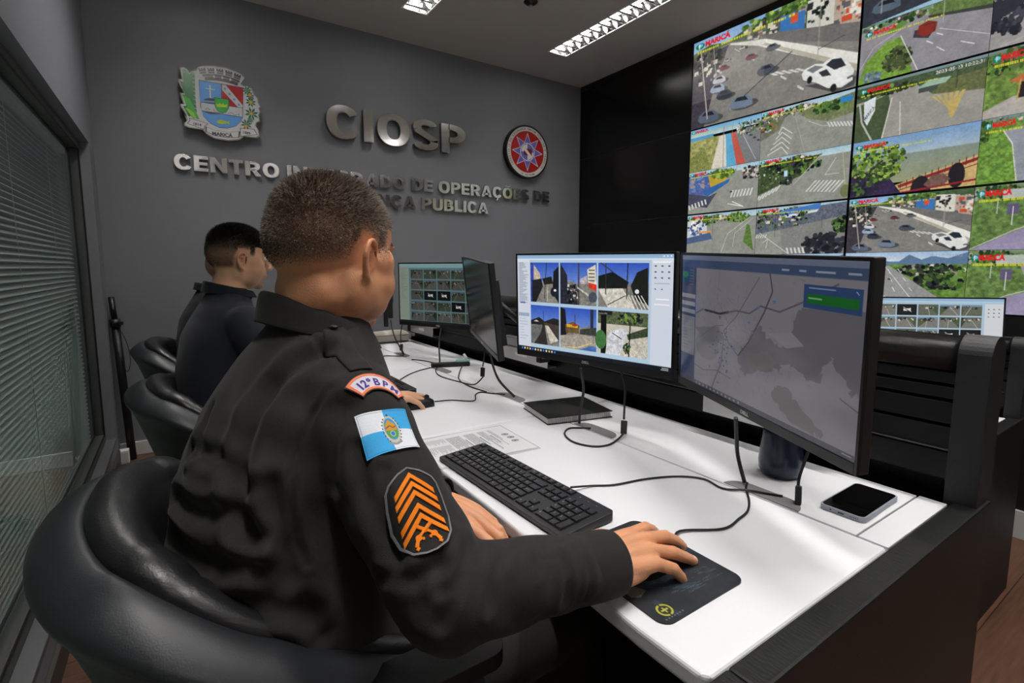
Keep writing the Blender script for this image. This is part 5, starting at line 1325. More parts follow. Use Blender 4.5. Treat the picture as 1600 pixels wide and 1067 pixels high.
# perforated side bracket left of the bright monitor
t = thing('side_bracket', 'black perforated bracket with silver knob left of the six-picture monitor', 'bracket', (1.035, 1.385, 0.0))
mb = MB(); mb.box(-0.004, 0.004, -0.012, 0.012, 0.875, 1.075); mb.box(-0.004, 0.040, -0.012, 0.012, 0.868, 0.882); mb.build('upright_bar', M_black_mat, t, bevel=0.002)
mb = MB()
for z in (0.905, 0.925, 1.055): mb.tube([(-0.0052, 0.0, z), (-0.003, 0.0, z)], 0.004, 12)
mb.build('bracket_hole', M_alu, t)
MB().tube([(-0.028, 0.030, 1.010), (-0.004, 0.030, 1.010)], [0.017, 0.017], 24).build('silver_knob', M_alu, t)
MB().box(-0.012, 0.055, 0.035, 0.105, 0.965, 1.05).build('clamp_block', M_mon_back, t, bevel=0.008)
MB().box(0.055, 0.20, 0.06, 0.085, 0.98, 1.02).build('reach_arm', M_mon_back, t, bevel=0.004)

# ------------------------------------------------------------------ keyboards
M_key = mat('key_plastic', rgb(26, 26, 27), 0.42, bump=0.1, scale=900)
M_kbody = mat('keyboard_body', rgb(21, 21, 22), 0.4, bump=0.15, scale=700)
M_legend = mat('key_legend', rgb(190, 192, 196), 0.6)
M_legend_b = mat('key_legend_blue', rgb(60, 130, 170), 0.6)
U = 0.0185
def kb_layout():
    K = []
    def row(x, z, seq):
        for it in seq:
            if isinstance(it, float): x += it; continue
            lab, w = it
            K.append((x, z, w, 1.0, lab)); x += w
    Z = [5.25, 4, 3, 2, 1, 0]
    row(0, Z[0], [('Esc', 1), 1.0, ('F1', 1), ('F2', 1), ('F3', 1), ('F4', 1), 0.5, ('F5', 1), ('F6', 1), ('F7', 1), ('F8', 1), 0.5, ('F9', 1), ('F10', 1), ('F11', 1), ('F12', 1), 0.25, ('Pr', 1), ('Sc', 1), ('Pa', 1)])
    row(0, Z[1], [(c, 1) for c in "'1234567890-="]+[('<-', 2), 0.25, ('In', 1), ('Ho', 1), ('Pu', 1), 0.25, ('Nu', 1), ('/', 1), ('*', 1), ('-', 1)])
    row(0, Z[2], [('Tab', 1.5)]+[(c, 1) for c in 'QWERTYUIOP']+[('´', 1), ('[', 1), ('', 1.5), 0.25, ('De', 1), ('En', 1), ('Pd', 1), 0.25, ('7', 1), ('8', 1), ('9', 1)])
    row(0, Z[3], [('Caps', 1.75)]+[(c, 1) for c in 'ASDFGHJKLÇ']+[('~', 1), (']', 1), ('Enter', 1.25), 3.5, ('4', 1), ('5', 1), ('6', 1)])
    row(0, Z[4], [('Shift', 1.25), ('\\', 1)]+[(c, 1) for c in 'ZXCVBNM,.;']+[('/', 1), ('Shift', 1.75), 1.25, ('^', 1), 1.25, ('1', 1), ('2', 1), ('3', 1)])
    row(0, Z[5], [('Ctrl', 1.25), ('', 1.25), ('Alt', 1.25), ('', 6.25), ('Alt', 1.25), ('', 1.25), ('=', 1.25), ('Ctrl', 1.25), 0.25, ('<', 1), ('v', 1), ('>', 1), 0.25, ('0', 2), (',', 1)])
    K.append((18.5+3, 2, 1, 2.0, '+')); K.append((18.5+3, 0, 1, 2.0, ''))
    return K
def keyboard(loc, rz, label, full=True):
    t = thing('keyboard', label, 'keyboard', loc, rz=rz, group='black desk keyboards')
    W, H_ = 0.442, 0.128
    mb = MB(); mb.prism([(-W/2, 0.004), (-W/2+0.004, 0), (W/2-0.004, 0), (W/2, 0.004), (W/2, H_-0.006), (W/2-0.006, H_), (-W/2+0.006, H_), (-W/2, H_-0.006)], 0.003, 0.014)
    for i, v in enumerate(mb.v):      # wedge: rear edge thicker
        if v[2] > 0.01: mb.v[i] = (v[0], v[1], 0.0115+0.0085*v[1]/H_)
    mb.build('body', M_kbody, t, bevel=0.0015)
    ft = MB()
    for sx in (-0.19, 0.19):
        MB().box(sx-0.012, sx+0.012, 0.01, 0.02, 0.0, 0.004).build('rubber_foot', M_seal, t)
        MB().box(sx-0.012, sx+0.012, H_-0.02, H_-0.01, 0.0, 0.006).build('rubber_foot', M_seal, t)
    n = 0
    rest = MB()
    for (x, z, w, hh, lab) in kb_layout():
        kx0 = -W/2+0.012+x*U; ky0 = 0.011+z*U*0.985
        kw, kd = w*U-0.0022, hh*U*0.985-0.0022
        zb = 0.0113+0.0085*(ky0+kd/2)/H_
        k = MB(); g = 0.0013
        vs = [(0, 0, 0), (kw, 0, 0), (kw, kd, 0), (0, kd, 0), (g, g, 0.0032), (kw-g, g, 0.0032), (kw-g, kd-g*0.6, 0.0036), (g, kd-g*0.6, 0.0036)]
        k.add(vs, [(0, 1, 5, 4), (1, 2, 6, 5), (2, 3, 7, 6), (3, 0, 4, 7), (4, 5, 6, 7)])
        if lab and full:
            vsx, fs, _ = text_data(lab, 0.0, 0.0, 2)
            s_ = 0.0062 if len(lab) == 1 else 0.0042
            if len(vsx):
                a0 = vsx[:, 0].min()
                k.add([(0.0032+(v[0]-a0)*s_, kd*0.50+v[1]*s_, 0.00372) for v in vsx], fs, 2 if lab in ('In', 'Ho', 'Pu', 'De') else 1)
        n += 1
        if full and n <= 99:
            k.build('key', [M_key, M_legend, M_legend_b], t, loc=(kx0, ky0, zb))
        else:
            rest.add([(v[0]+kx0, v[1]+ky0, v[2]+zb) for v in k.v], k.f, 0)
            rest.m[-len(k.f):] = k.m
    o = rest.build('key', [M_key, M_legend, M_legend_b], t); o['kind'] = 'stuff'
    if full:
        mb = MB()
        for i in range(3): mb.box(W/2-0.078+i*0.022, W/2-0.0765+i*0.022, H_-0.014, H_-0.0125, 0.0196, 0.0200)
        mb.build('status_light', M_legend, t)
        mb = MB(); vs, fs, _ = text_data('DELL', 0.02, 0.0002, 3)
        mb.add([(v[0]*0.007-W/2+0.30, v[1]*0.007+0.003, 0.0120+v[2]) for v in vs], fs); 
    return t
keyboard((0.500, 0.834, 0.7405), -PI/2+0.035, 'full-size black keyboard in front of the older officer')
keyboard((0.575, 1.90, 0.7405), -PI/2, 'black keyboard under the younger man\'s arm', full=False)

# ------------------------------------------------------------------ mouse, mat, paper, notebook, phone, cup
def mouse(loc, rz, label):
    t = thing('mouse', label, 'computer mouse', loc, rz=rz, group='black mice')
    mb = MB(); n = 24; rows = []
    for i in range(13):
        f = i/12; x = -0.057+0.114*f
        w = 0.031*math.sqrt(max(0.0, 1-(2*f-1)**4))*(1-0.10*math.sin(PI*f)) + 0.0005; h = 0.036*math.sqrt(max(0, math.sin(PI*(0.06+0.90*f))))*(1-0.22*f)
        rows.append([(x, w*math.cos(PI*j/n), 0.0035+h*math.sin(PI*j/n)**0.8) for j in range(n+1)])
    vs = [v for r in rows for v in r]; m = n+1
    fs = [(i*m+j, (i+1)*m+j, (i+1)*m+j+1, i*m+j+1) for i in range(12) for j in range(n)]
    fs += [tuple(range(m)), tuple(12*m+j for j in reversed(range(m)))]
    b = len(vs); vs += [(r[0][0], r[0][1], 0.0) for r in rows]+[(r[-1][0], r[-1][1], 0.0) for r in rows]
    fs += [(i*m, b+i, b+i+1, (i+1)*m) for i in range(12)]+[(i*m+n, (i+1)*m+n, b+13+i+1, b+13+i) for i in range(12)]
    mb.add(vs, fs, 0, True); mb.build('shell', M_kbody, t)
    w_ = MB().tube([(0.030, -0.003, 0.0285), (0.030, 0.003, 0.0285)], 0.0085, 16).build('scroll_wheel', M_seal, t)
    return t
mouse((0.590, 0.488, 0.7425), 0.0, 'black mouse under the older officer\'s right hand')
mouse((0.640, 1.520, 0.7405), 0.05, 'small black mouse in the younger man\'s hand')
def pad_pic():
    p = Pic(540, 640, (38, 40, 44)); p.rect(0, 0, 1, 1, (38, 40, 45), ns=0.25, cell=60)
    for (pts, w, c) in [([(0.95, 0.25), (0.6, 0.5)], 0.06, (52, 84, 100)), ([(1, 0.3), (0.5, 0.62)], 0.02, (110, 140, 150)), ([(0.9, 0.55), (0.4, 0.7)], 0.05, (44, 60, 74)), ([(0.15, 0.8), (0.2, 0.98)], 0.04, (44, 62, 84)), ([(0.25, 0.66), (0.6, 0.86)], 0.07, (44, 66, 80)), ([(0.8, 0.4), (1.0, 0.6)], 0.05, (44, 56, 80))]:
        p.line(pts, w, c, al=0.6)
    p.poly([(0.03, 0.62), (0.14, 0.60), (0.20, 0.70), (0.10, 0.73), (0.04, 0.70)], (150, 146, 128), al=0.7, ns=0.2)
    r = random.Random(2)
    for i in range(110):
        x = r.uniform(0.3, 0.85); y = r.uniform(0.5, 0.88); p.line([(x, y), (x+r.uniform(0.02, 0.10), y+0.004)], 0.0025, (110, 118, 122), al=0.6)
    p.ell(0.14, 0.895, 0.066, 0.055, (170, 168, 62)); p.ell(0.14, 0.895, 0.050, 0.040, (44, 46, 40)); p.line([(0.105, 0.895), (0.175, 0.895)], 0.014, (170, 168, 62)); p.line([(0.14, 0.84), (0.14, 0.95)], 0.012, (30, 32, 30)); p.line([(0.14, 0.87), (0.14, 0.92)], 0.012, (170, 168, 62))
    for i in range(7): p.rect(0.06+0.03*i, 0.955, 0.075+0.03*i, 0.965, (96, 104, 108))
    p.half(2)
    m = Pic(270, 320); rr = 0.10; pts = []
    for (cx, cy, a0) in ((1-rr, rr*0.85, -90), (1-rr, 1-rr*0.85, 0), (rr, 1-rr*0.85, 90), (rr, rr*0.85, 180)):
        for i in range(9):
            a = math.radians(a0+90*i/8); pts.append((cx+rr*math.cos(a), cy+rr*0.85*math.sin(a)))
    m.poly(pts, (1, 1, 1)); p.mask = m.mask
    return p, pts
t = thing('mouse_mat', 'dark printed mouse mat with a small yellow emblem', 'mouse mat', (0.5825, 0.493, 0.7402))
pp, pts = pad_pic(); PW, PH = 0.179, 0.214
mb = MB(); mb.prism([((x-0.5)*PW, (0.5-y)*PH) for x, y in pts][::-1], 0.0, 0.0022); mb.build('rubber_base', M_seal, t)
M_cloth_print = attr_mat('mat_print', 0.75, 0.3, bump=0.15, scale=900)
def wflat(co, hm): return np.stack([co[:, 0], co[:, 2], np.full(len(co), 0.0024)], -1)
grid_mesh('printed_cloth', pp, PW, PH, M_cloth_print, t, cut=True, warp=wflat)
def paper_pic():
    p = Pic(720, 1000, (224, 224, 226)); r = random.Random(4); K = (70, 70, 74)
    p.text('BPM', 0.5, 0.07, 0.012, K, align='C')
    for (x, y) in ((0.36, 0.095), (0.50, 0.085), (0.64, 0.095)):
        p.ell(x, y, 0.040, 0.040, (90, 90, 94)); p.ell(x, y, 0.028, 0.028, (190, 190, 194)); p.ell(x, y, 0.016, 0.016, (60, 60, 64))
    y = 0.16
    for blk in range(4):
        if blk: p.rect(0.30, y, 0.62, y+0.010, K)
        y += 0.022
        for i in range(3+blk*3):
            x = 0.12; xe = 0.12+r.uniform(0.30, 0.72)
            while x < xe:
                w = r.uniform(0.015, 0.05); p.rect(x, y, x+w, y+0.0055, (70, 70, 74)); x += w+0.010
            y += 0.013
        y += 0.02
    for j in range(28): p.rect(0.1, y+0.012*j, 0.1+r.uniform(0.1, 0.2), y+0.012*j+0.004, (140, 140, 144)); p.rect(0.36, y+0.012*j, 0.36+r.uniform(0.05, 0.3), y+0.012*j+0.004, (130, 130, 134))
    return p.half(3)
t = thing('document_sleeve', 'printed sheet with three emblems in a clear sleeve behind the keyboard', 'paper', (0.618, 1.105, 0.7403), rz=-0.06)
M_paper = attr_mat('paper_print', 0.35, 0.5)
def wpap(co, hm):
    return np.stack([-co[:, 2]*-1.0, -co[:, 0], 0.0012+0.0015*np.maximum(0, np.sin(co[:, 2]*14+1))], -1)
MB().box(-0.136, 0.136, -0.108, 0.108, 0.0, 0.0009).build('sleeve', mat('clear_sleeve', rgb(206, 206, 208), 0.2, spec=0.6), t, bevel=0.0003)
grid_mesh('printed_sheet', paper_pic(), 0.200, 0.262, M_paper, t, warp=wpap)
t = thing('notebook', 'closed black spiral notebook lying behind the desk cable', 'notebook', (1.003, 1.195, 0.7405), rz=-0.22)
MB().box(-0.110, 0.110, -0.094, 0.094, 0.0, 0.0022).build('back_cover', M_black_mat, t, bevel=0.001)
MB().box(-0.107, 0.105, -0.088, 0.091, 0.0024, 0.0185).build('pages', mat('page_block', rgb(228, 226, 222), 0.8, bump=0.5, scale=900, stretch=(1, 1, 30)), t)
MB().box(-0.110, 0.110, -0.094, 0.094, 0.0187, 0.0212).build('front_cover', mat('leatherette', rgb(9, 9, 9), 0.5, spec=0.3, bump=0.4, scale=500), t, bevel=0.001)
mb = MB()
for i in range(30):
    x = -0.098+i*0.0068; pts = [(x, -0.090+0.0085*math.cos(a), 0.0108+0.0095*math.sin(a)) for a in [2*PI*k/12 for k in range(13)]]
    mb.tube(pts, 0.0007, 5)
mb.build('spiral_binding', M_alu, t)
t = thing('smartphone', 'smartphone in a pale grey case at the right end of the desk', 'phone', (1.082, 0.402, 0.7405), rz=0.02)
def rrect(w, h, r, n=8):
    o = []
    for (cx, cy, a0) in ((w/2-r, h/2-r, 0), (-w/2+r, h/2-r, 90), (-w/2+r, -h/2+r, 180), (w/2-r, -h/2+r, 270)):
        for i in range(n+1):
            a = math.radians(a0+90*i/n); o.append((cx+r*math.cos(a), cy+r*math.sin(a)))
    return o
mb = MB(); mb.prism(rrect(0.162, 0.077, 0.011), 0.0, 0.0095, smooth=True); mb.build('case', mat('phone_case', rgb(150, 154, 164), 0.4), t, bevel=0.0022, seg=3, angle=50)
mb = MB(); mb.prism(rrect(0.156, 0.071, 0.009), 0.0094, 0.0102); mb.build('screen', mat('phone_glass', rgb(8, 8, 9), 0.07, spec=0.6), t)
mb = MB(); mb.box(-0.0815, -0.0808, -0.005, 0.005, 0.0035, 0.006); mb.tube([(-0.0813, 0.018, 0.0048), (-0.0805, 0.018, 0.0048)], 0.0016, 10)
mb.build('charging_port', M_seal, t)
mb = MB()
for i in range(5): mb.box(-0.0815, -0.0808, -0.016-i*0.003, -0.0145-i*0.003, 0.0042, 0.0055)
o = mb.build('speaker_grille', M_seal, t)
t = thing('tumbler', 'dark blue metal cup with a beige band behind the map monitor', 'cup', (1.095, 0.565, 0.7402))
MB().lathe([(0.0, 0.0), (0.033, 0.0), (0.038, 0.003), (0.0435, 0.014), (0.0450, 0.030), (0.0435, 0.052), (0.0395, 0.095), (0.0375, 0.122)], 48).build('cup_body', mat('blue_metal_paint', rgb(22, 34, 52), 0.28, metal=0.5, coat=0.3), t)
MB().lathe([(0.0375, 0.1222), (0.0380, 0.135), (0.0385, 0.158), (0.0355, 0.160), (0.034, 0.15), (0.0, 0.148)], 48).build('cup_band', mat('beige_band', rgb(172, 150, 128), 0.6, bump=0.3, scale=200), t)

# ------------------------------------------------------------------ cables
def cable(pts, r, label, name='cable', group='black desk cables', extra=None, sub=6):
    P = spline(pts, None, sub)
    mb = MB(); mb.tube(P, r, 8)
    if extra is None:
        o = mb.build(name, M_cable); tag(o, label, 'cable', group); return o
    t = thing(name, label, 'cable', tuple(P[-1]), group=group)
    mb2 = MB(); mb2.tube([p-Vector(P[-1]) for p in P], r, 8); mb2.build('cord', M_cable, t)
    for nm, m_, f in extra: 
        q = MB(); f(q); q.build(nm, m_, t, bevel=0.0015)
    return t
def boxat(c, d, w, l, th):
    """small plug block centred at c, long side along d"""
    def f(q):
        d_ = Vector(d).normalized(); s = d_.cross(Vector((0, 0, 1)) if abs(d_.z) < 0.9 else Vector((0.4, -1, 0))).normalized(); u = s.cross(d_)
        M = Matrix((( s.x, d_.x, u.x, c[0]), (s.y, d_.y, u.y, c[1]), (s.z, d_.z, u.z, c[2]), (0, 0, 0, 1)))
        q.box(-w/2, w/2, -l/2, l/2, -th/2, th/2, M=M)
    return f
zc = 0.7428
cable([(0.645, 0.752, 0.752), (0.70, 0.749, zc), (0.743, 0.726, zc), (0.822, 0.709, zc), (0.891, 0.679, zc), (0.926, 0.639, zc), (0.918, 0.588, zc), (0.950, 0.552, zc+0.002), (0.972, 0.521, 0.7435), (0.985, 0.50, 0.7435)], 0.0022, 'thin keyboard cable running across the white desk to the cable flap')
cable([(0.650, 0.495, 0.752), (0.700, 0.526, 0.7445), (0.772, 0.491, zc), (0.829, 0.496, zc), (0.869, 0.504, zc), (0.912, 0.527, zc), (0.955, 0.560, zc+0.001), (0.985, 0.575, 0.7435)], 0.0022, 'mouse cable curving from the officer\'s hand to the cable flap')
cable([(0.700, 1.524, 0.748), (0.764, 1.527, zc), (0.824, 1.477, zc), (0.870, 1.545, zc), (0.905, 1.566, zc), (0.932, 1.525, zc), (0.962, 1.49, 0.7435)], 0.0022, 'mouse cable running from the younger man\'s hand')
cable([(0.905, 1.02, 0.925), (0.925, 1.03, 0.86), (0.945, 1.065, 0.79), (0.960, 1.085, 0.7445)], 0.0038, 'thick power cable dropping from the six-picture monitor')
def adapter(pts, c, d, label, more=None):
    t = cable(pts, 0.0030, label, name='adapter_cable', group='display adapters on cables', extra=[('adapter_block', M_kbody, lambda q: None)])
    blk = [ch for ch in t.children if ch.name.startswith('adapter_block')][0]
    D.objects.remove(blk, do_unlink=True)
    q = MB(); L0 = t.location; boxat(Vector(c)-L0, d, 0.017, 0.036, 0.011)(q); q.build('adapter_block', M_kbody, t, bevel=0.002)
    return t
adapter([(1.02, 0.985, 0.915), (1.03, 0.975, 0.87), (1.02, 0.965, 0.82), (0.998, 0.945, 0.785)], (0.985, 0.932, 0.768), (0.35, 0.3, 0.9), 'display adapter hanging from the six-picture monitor above the flap')
cable([(0.978, 0.925, 0.755), (0.950, 0.920, 0.7445), (0.902, 0.907, zc), (0.861, 0.923, zc), (0.842, 0.976, zc), (0.863, 1.035, zc), (0.905, 1.066, zc), (0.937, 1.050, zc), (0.955, 1.03, 0.744)], 0.0026, 'looped cable on the desk below the hanging adapter')
cable([(0.930, 0.575, 0.895), (0.960, 0.590, 0.85), (0.985, 0.600, 0.795), (0.975, 0.575, 0.7455)], 0.0042, 'thick black cable dropping from the dark map monitor')
adapter([(1.02, 0.46, 0.90), (1.012, 0.470, 0.84), (1.002, 0.478, 0.79), (0.992, 0.475, 0.772)], (0.985, 0.470, 0.757), (0.15, 0.1, 0.9), 'display adapter resting on the flap beside the dark blue cup')
cable([(0.960, 1.60, 0.905), (0.955, 1.57, 0.85), (0.955, 1.52, 0.79), (0.968, 1.44, 0.7455)], 0.0045, 'thick cable falling from the edge-on monitor to the flap')
adapter([(0.985, 1.68, 0.91), (0.975, 1.66, 0.86), (0.960, 1.645, 0.82)], (0.953, 1.635, 0.80), (0.25, 0.3, 0.9), 'display adapter hanging below the edge-on monitor')
cable([(0.950, 1.628, 0.782), (0.93, 1.66, 0.750), (0.92, 1.75, zc), (0.90, 1.90, zc), (0.94, 2.03, zc), (1.00, 2.12, zc), (0.99, 2.25, zc), (0.95, 2.33, zc)], 0.0026, 'wavy cable along the far desk below the hanging adapter')
cable([(1.06, 2.22, 0.90), (1.03, 2.18, 0.83), (0.995, 2.10, 0.7455)], 0.0040, 'straight cable from the dim grid monitor down to the desk')
cable([(0.735, 1.93, zc), (0.80, 2.00, zc), (0.88, 2.06, zc), (0.99, 2.10, 0.744)], 0.0022, 'keyboard cable of the younger man crossing the desk')
cable([(1.05, 1.98, 0.760), (0.99, 1.90, zc), (0.93, 1.78, zc), (0.915, 1.66, zc), (0.925, 1.56, zc)], 0.0026, 'thin cable running from the black bar toward the flap')
adapter([(1.02, 2.62, 0.90), (1.00, 2.60, 0.84), (0.985, 2.56, 0.795)], (0.975, 2.53, 0.775), (0.25, 0.5, 0.8), 'display adapter hanging at the far workstation')
cable([(0.99, 2.72, 0.90), (0.97, 2.62, 0.83), (0.972, 2.50, 0.7455)], 0.0040, 'straight cable at the far workstation beside the adapter')
cable([(0.972, 2.515, 0.763), (0.95, 2.45, zc), (0.87, 2.50, zc), (0.80, 2.42, zc), (0.74, 2.30, zc)], 0.0024, 'thin curved cable on the far end of the desk')
t = thing('black_bar_tool', 'black flat bar with a pale green clip lying on the far desk', 'desk tool', (1.040, 2.07, 0.7405), rz=-0.35)
MB().box(-0.095, 0.085, -0.014, 0.014, 0.0, 0.020).build('bar', M_black_mat, t, bevel=0.005, seg=3)
MB().box(0.02, 0.085, -0.010, 0.010, 0.0205, 0.030).build('clip', mat('mint_plastic', rgb(150, 196, 190), 0.4), t, bevel=0.003)
MB().tube([(0.078, 0.0, 0.024), (0.060, 0.02, 0.052)], [0.008, 0.006], 12).build('clip_head', M_white_obj, t)
t = thing('cloth_pouch', 'folded beige cloth bag at the far end of the white desk', 'bag', (1.00, 2.97, 0.7402))
mb = MB(); mb.loft([((-0.20, 0, 0.028), (0, 1, 0), 0.05, (0, 0, 1), 0.012, 0.7), ((-0.16, 0, 0.032), (0, 1, 0), 0.065, (0, 0, 1), 0.030, 0.7), ((0.0, 0.01, 0.034), (0, 1, 0), 0.07, (0, 0, 1), 0.033, 0.7), ((0.15, 0, 0.036), (0, 1, 0), 0.065, (0, 0, 1), 0.034, 0.7), ((0.19, 0, 0.026), (0, 1, 0), 0.05, (0, 0, 1), 0.015, 0.7)], 32, sub=6)
mb.build('pouch_body', mat('beige_cloth', rgb(176, 170, 158), 0.9, bump=0.8, scale=40), t)
mb = MB().tube([(-0.185, -0.06, 0.045), (-0.05, -0.078, 0.052), (0.10, -0.074, 0.050), (0.18, -0.055, 0.046)], 0.004, 8); mb.build('seam', mat('beige_seam', rgb(150, 142, 128), 0.9), t)

# ------------------------------------------------------------------ corner: folded stand, socket box
t = thing('folded_stand', 'black folded stand leaning in the corner beside the window', 'stand', (-0.30, 3.850, 0.0))
mb = MB(); mb.tube([(0, 0, 0.004), (-0.018, 0.014, 0.52), (-0.030, 0.024, 0.86)], [0.022, 0.022, 0.022], 14); mb.build('tube', M_black_mat, t)
mb = MB(); mb.tube([(-0.030, 0.024, 0.86), (-0.040, 0.032, 1.02)], [0.016, 0.016], 14); mb.build('inner_tube', M_bezel, t)
mb = MB(); mb.tube([(-0.0295, 0.022, 0.835), (-0.0315, 0.025, 0.885)], [0.028, 0.028], 14); mb.box(-0.01, 0.012, -0.02, 0.02, 0.85, 0.87); mb.build('collar', M_black_mat, t)
mb = MB(); mb.tube(spline([(-0.02, 0.0, 0.85), (0.02, -0.01, 0.74), (0.03, -0.01, 0.62), (0.008, -0.01, 0.56), (-0.016, 0.0, 0.66)], None, 6), 0.002, 6); mb.build('strap_loop', M_black_mat, t)
t = thing('socket_box', 'small white box on the floor at the foot of the black stand', 'socket box', (-0.335, 3.80, 0.0))
MB().box(-0.024, 0.024, -0.03, 0.03, 0.0, 0.085).build('box', M_white_obj, t, bevel=0.004)
MB().box(-0.020, 0.020, -0.0315, -0.0305, 0.012, 0.072).build('cover_plate', M_base, t, bevel=0.0005)
t = thing('yellow_toy', 'small bumpy yellow object at the end of the second desk', 'ornament', (2.475, 0.57, 0.5905))
mb = MB(); mb.ell((0, 0, 0.022), (0.024, 0.024, 0.022)); mb.build('body', mat('yellow_rubber', rgb(206, 172, 40), 0.5, bump=1.0, scale=160), t)
mb = MB(); mb.ell((0.0, 0, 0.046), (0.007, 0.007, 0.006)); mb.build('stalk', mat('yellow_rubber', rgb(206, 172, 40), 0.5), t)
# ------------------------------------------------------------------ chairs
M_leather = mat('black_leather', rgb(24, 24, 25), 0.36, spec=0.5, bump=0.22, scale=330, detail=4)
M_shell = mat('charcoal_chair_shell', rgb(31, 33, 36), 0.45, bump=0.12, scale=600)
def chair(loc, rz, label):
    t = thing('office_chair', label, 'chair', loc, rz=rz, group='black bucket office chairs')
    R, RY, CB = 0.215, 0.270, 0.60
    def path(s):
        a = abs(s); sg = 1 if s >= 0 else -1
        if a <= CB:
            th = a/CB*PI/2
            p = Vector((-R*max(0.0, math.cos(th))**0.85, sg*RY*max(0.0, math.sin(th))**0.85, 0))
        else:
            f = (a-CB)/(1-CB); p = Vector((0.255*f, sg*(RY-0.012*f*f), 0))
        return p
    def rim(s):
        a = abs(s)
        if a < 0.25: return 0.895-0.02*(a/0.25)**2
        f = (a-0.25)/0.75; f = f*f*(3-2*f)
        return 0.875-0.215*f
    N = 110
    S = [-1+2*i/N for i in range(N+1)]
    def sweep(profile, name, m, lab=None, s_lo=-1, s_hi=1):
        vs = []; fs = []; K = None; rows = 0
        for i in range(N+1):
            s = s_lo+(s_hi-s_lo)*i/N
            e = 0.004
            p = path(s); d = (path(min(1, s+e))-path(max(-1, s-e))).normalized()
            n = Vector((-d.y, d.x, 0)); n = n if n.dot(p-Vector((0.12, 0, 0))) > 0 else -n
            pr = profile(s, rim(s)); K = len(pr)
            for (o, z) in pr: vs.append(p+n*o+Vector((0, 0, z)))
            rows += 1
        for i in range(rows-1):
            for j in range(K): fs.append((i*K+j, i*K+(j+1) % K, (i+1)*K+(j+1) % K, (i+1)*K+j))
        fs.append(tuple(reversed(range(K)))); fs.append(tuple((rows-1)*K+j for j in range(K)))
        mb = MB(); mb.add(vs, fs, 0, True)
        return mb.build(name, m, t, label=lab, subsurf=1)
    def shell(s, h):
        zb = 0.43; H_ = h-zb
        return [(-0.085, zb), (-0.062, zb+H_*0.25), (-0.020, zb+H_*0.55), (0.012, zb+H_*0.80), (0.030, h-0.060), (0.036, h-0.046), (0.034, h-0.036), (0.012, h-0.016), (-0.014, h-0.006), (-0.026, h-0.012), (-0.034, h-0.04), (-0.06, zb+H_*0.5), (-0.10, zb)]
    def pad(s, h):
        zb = 0.46; H_ = h-zb; w = 1.0-0.35*max(0, abs(s)-CB)/(1-CB)
        return [(-0.022, h-0.024), (-0.020, h-0.006), (-0.032, h+0.006), (-0.054*w, h+0.008), (-0.076*w, h-0.006), (-0.090*w, h-0.032), (-0.097*w, h-0.070), (-0.110*w, zb+H_*0.45), (-0.130*w, zb+H_*0.2), (-0.150*w, zb), (-0.09, zb-0.01), (-0.05, zb+H_*0.4)]
    sweep(shell, 'outer_shell', M_shell)
    def pad2(s, h):
        g = 0.0045*math.exp(-((abs(s)-0.42)/0.012)**2)
        return [(o+(g if o < -0.04 else -g*0.3), z-g) for o, z in pad(s, h)]
    sweep(pad2, 'wraparound_cushion', M_leather, s_lo=-0.985, s_hi=0.985)
    for sg in (-1, 1):
        mb = MB(); pr = rrect(0.20, 0.070, 0.026); mb.prism([(0.165+x, sg*0.300+y) for x, y in pr], 0.672, 0.694)
        mb.build('armrest_pad', mat('armrest_rubber', rgb(20, 20, 21), 0.6, spec=0.3, bump=0.2, scale=400), t, bevel=0.006, seg=3)
    mb = MB()
    mb.loft([((0.03, 0, 0.425), (1, 0, 0), 0.19, (0, 1, 0), 0.19, 0.6), ((0.035, 0, 0.432), (1, 0, 0), 0.22, (0, 1, 0), 0.205, 0.6), ((0.04, 0, 0.462), (1, 0, 0), 0.225, (0, 1, 0), 0.208, 0.6), ((0.04, 0, 0.480), (1, 0, 0), 0.21, (0, 1, 0), 0.195, 0.6), ((0.04, 0, 0.486), (1, 0, 0), 0.12, (0, 1, 0), 0.11, 0.6)], 40, sub=4)
    mb.build('seat_cushion', M_leather, t)
    MB().box(-0.10, 0.12, -0.09, 0.09, 0.385, 0.424).build('seat_mechanism', M_black_mat, t, bevel=0.01)
    MB().tube([(0, 0, 0.10), (0, 0, 0.39)], [0.028, 0.024], 16).build('gas_column', M_black_mat, t)
    for i in range(5):
        a = 2*PI*i/5+0.3; c, s_ = math.cos(a), math.sin(a)
        MB().tube([(0.01*c, 0.01*s_, 0.105), (0.16*c, 0.16*s_, 0.092), (0.28*c, 0.28*s_, 0.075)], [0.026, 0.020, 0.014], 10).build('base_leg', M_bezel, t)
        w = MB(); ax = Vector((-s_, c, 0)); q = Vector((0.285*c, 0.285*s_, 0.0275))
        w.tube([q-ax*0.022, q-ax*0.006], 0.027, 18); w.tube([q+ax*0.006, q+ax*0.022], 0.027, 18); w.tube([q-ax*0.01, q+ax*0.01], 0.010, 10); w.tube([q+Vector((0, 0, 0.0)), q+Vector((0, 0, 0.045))], 0.006, 8)
        w.build('caster', M_seal, t)
    return t
c0 = chair((0.075, 0.850, 0.001), 0.0, 'black leather bucket office chair under the older officer, nearest the camera')
def chair_copy(loc, rz, label):
    c = copy_tree(c0); c.location = loc; c.rotation_euler = (0, 0, rz); c['label'] = label
    c.scale = (1, 1, 0.955)
    return c
chair_copy((0.095, 1.88, 0.001), 0.05, 'black leather bucket office chair under the younger man in navy')
chair_copy((0.050, 2.93, 0.001), -0.10, 'farthest black leather bucket office chair, near the back wall')
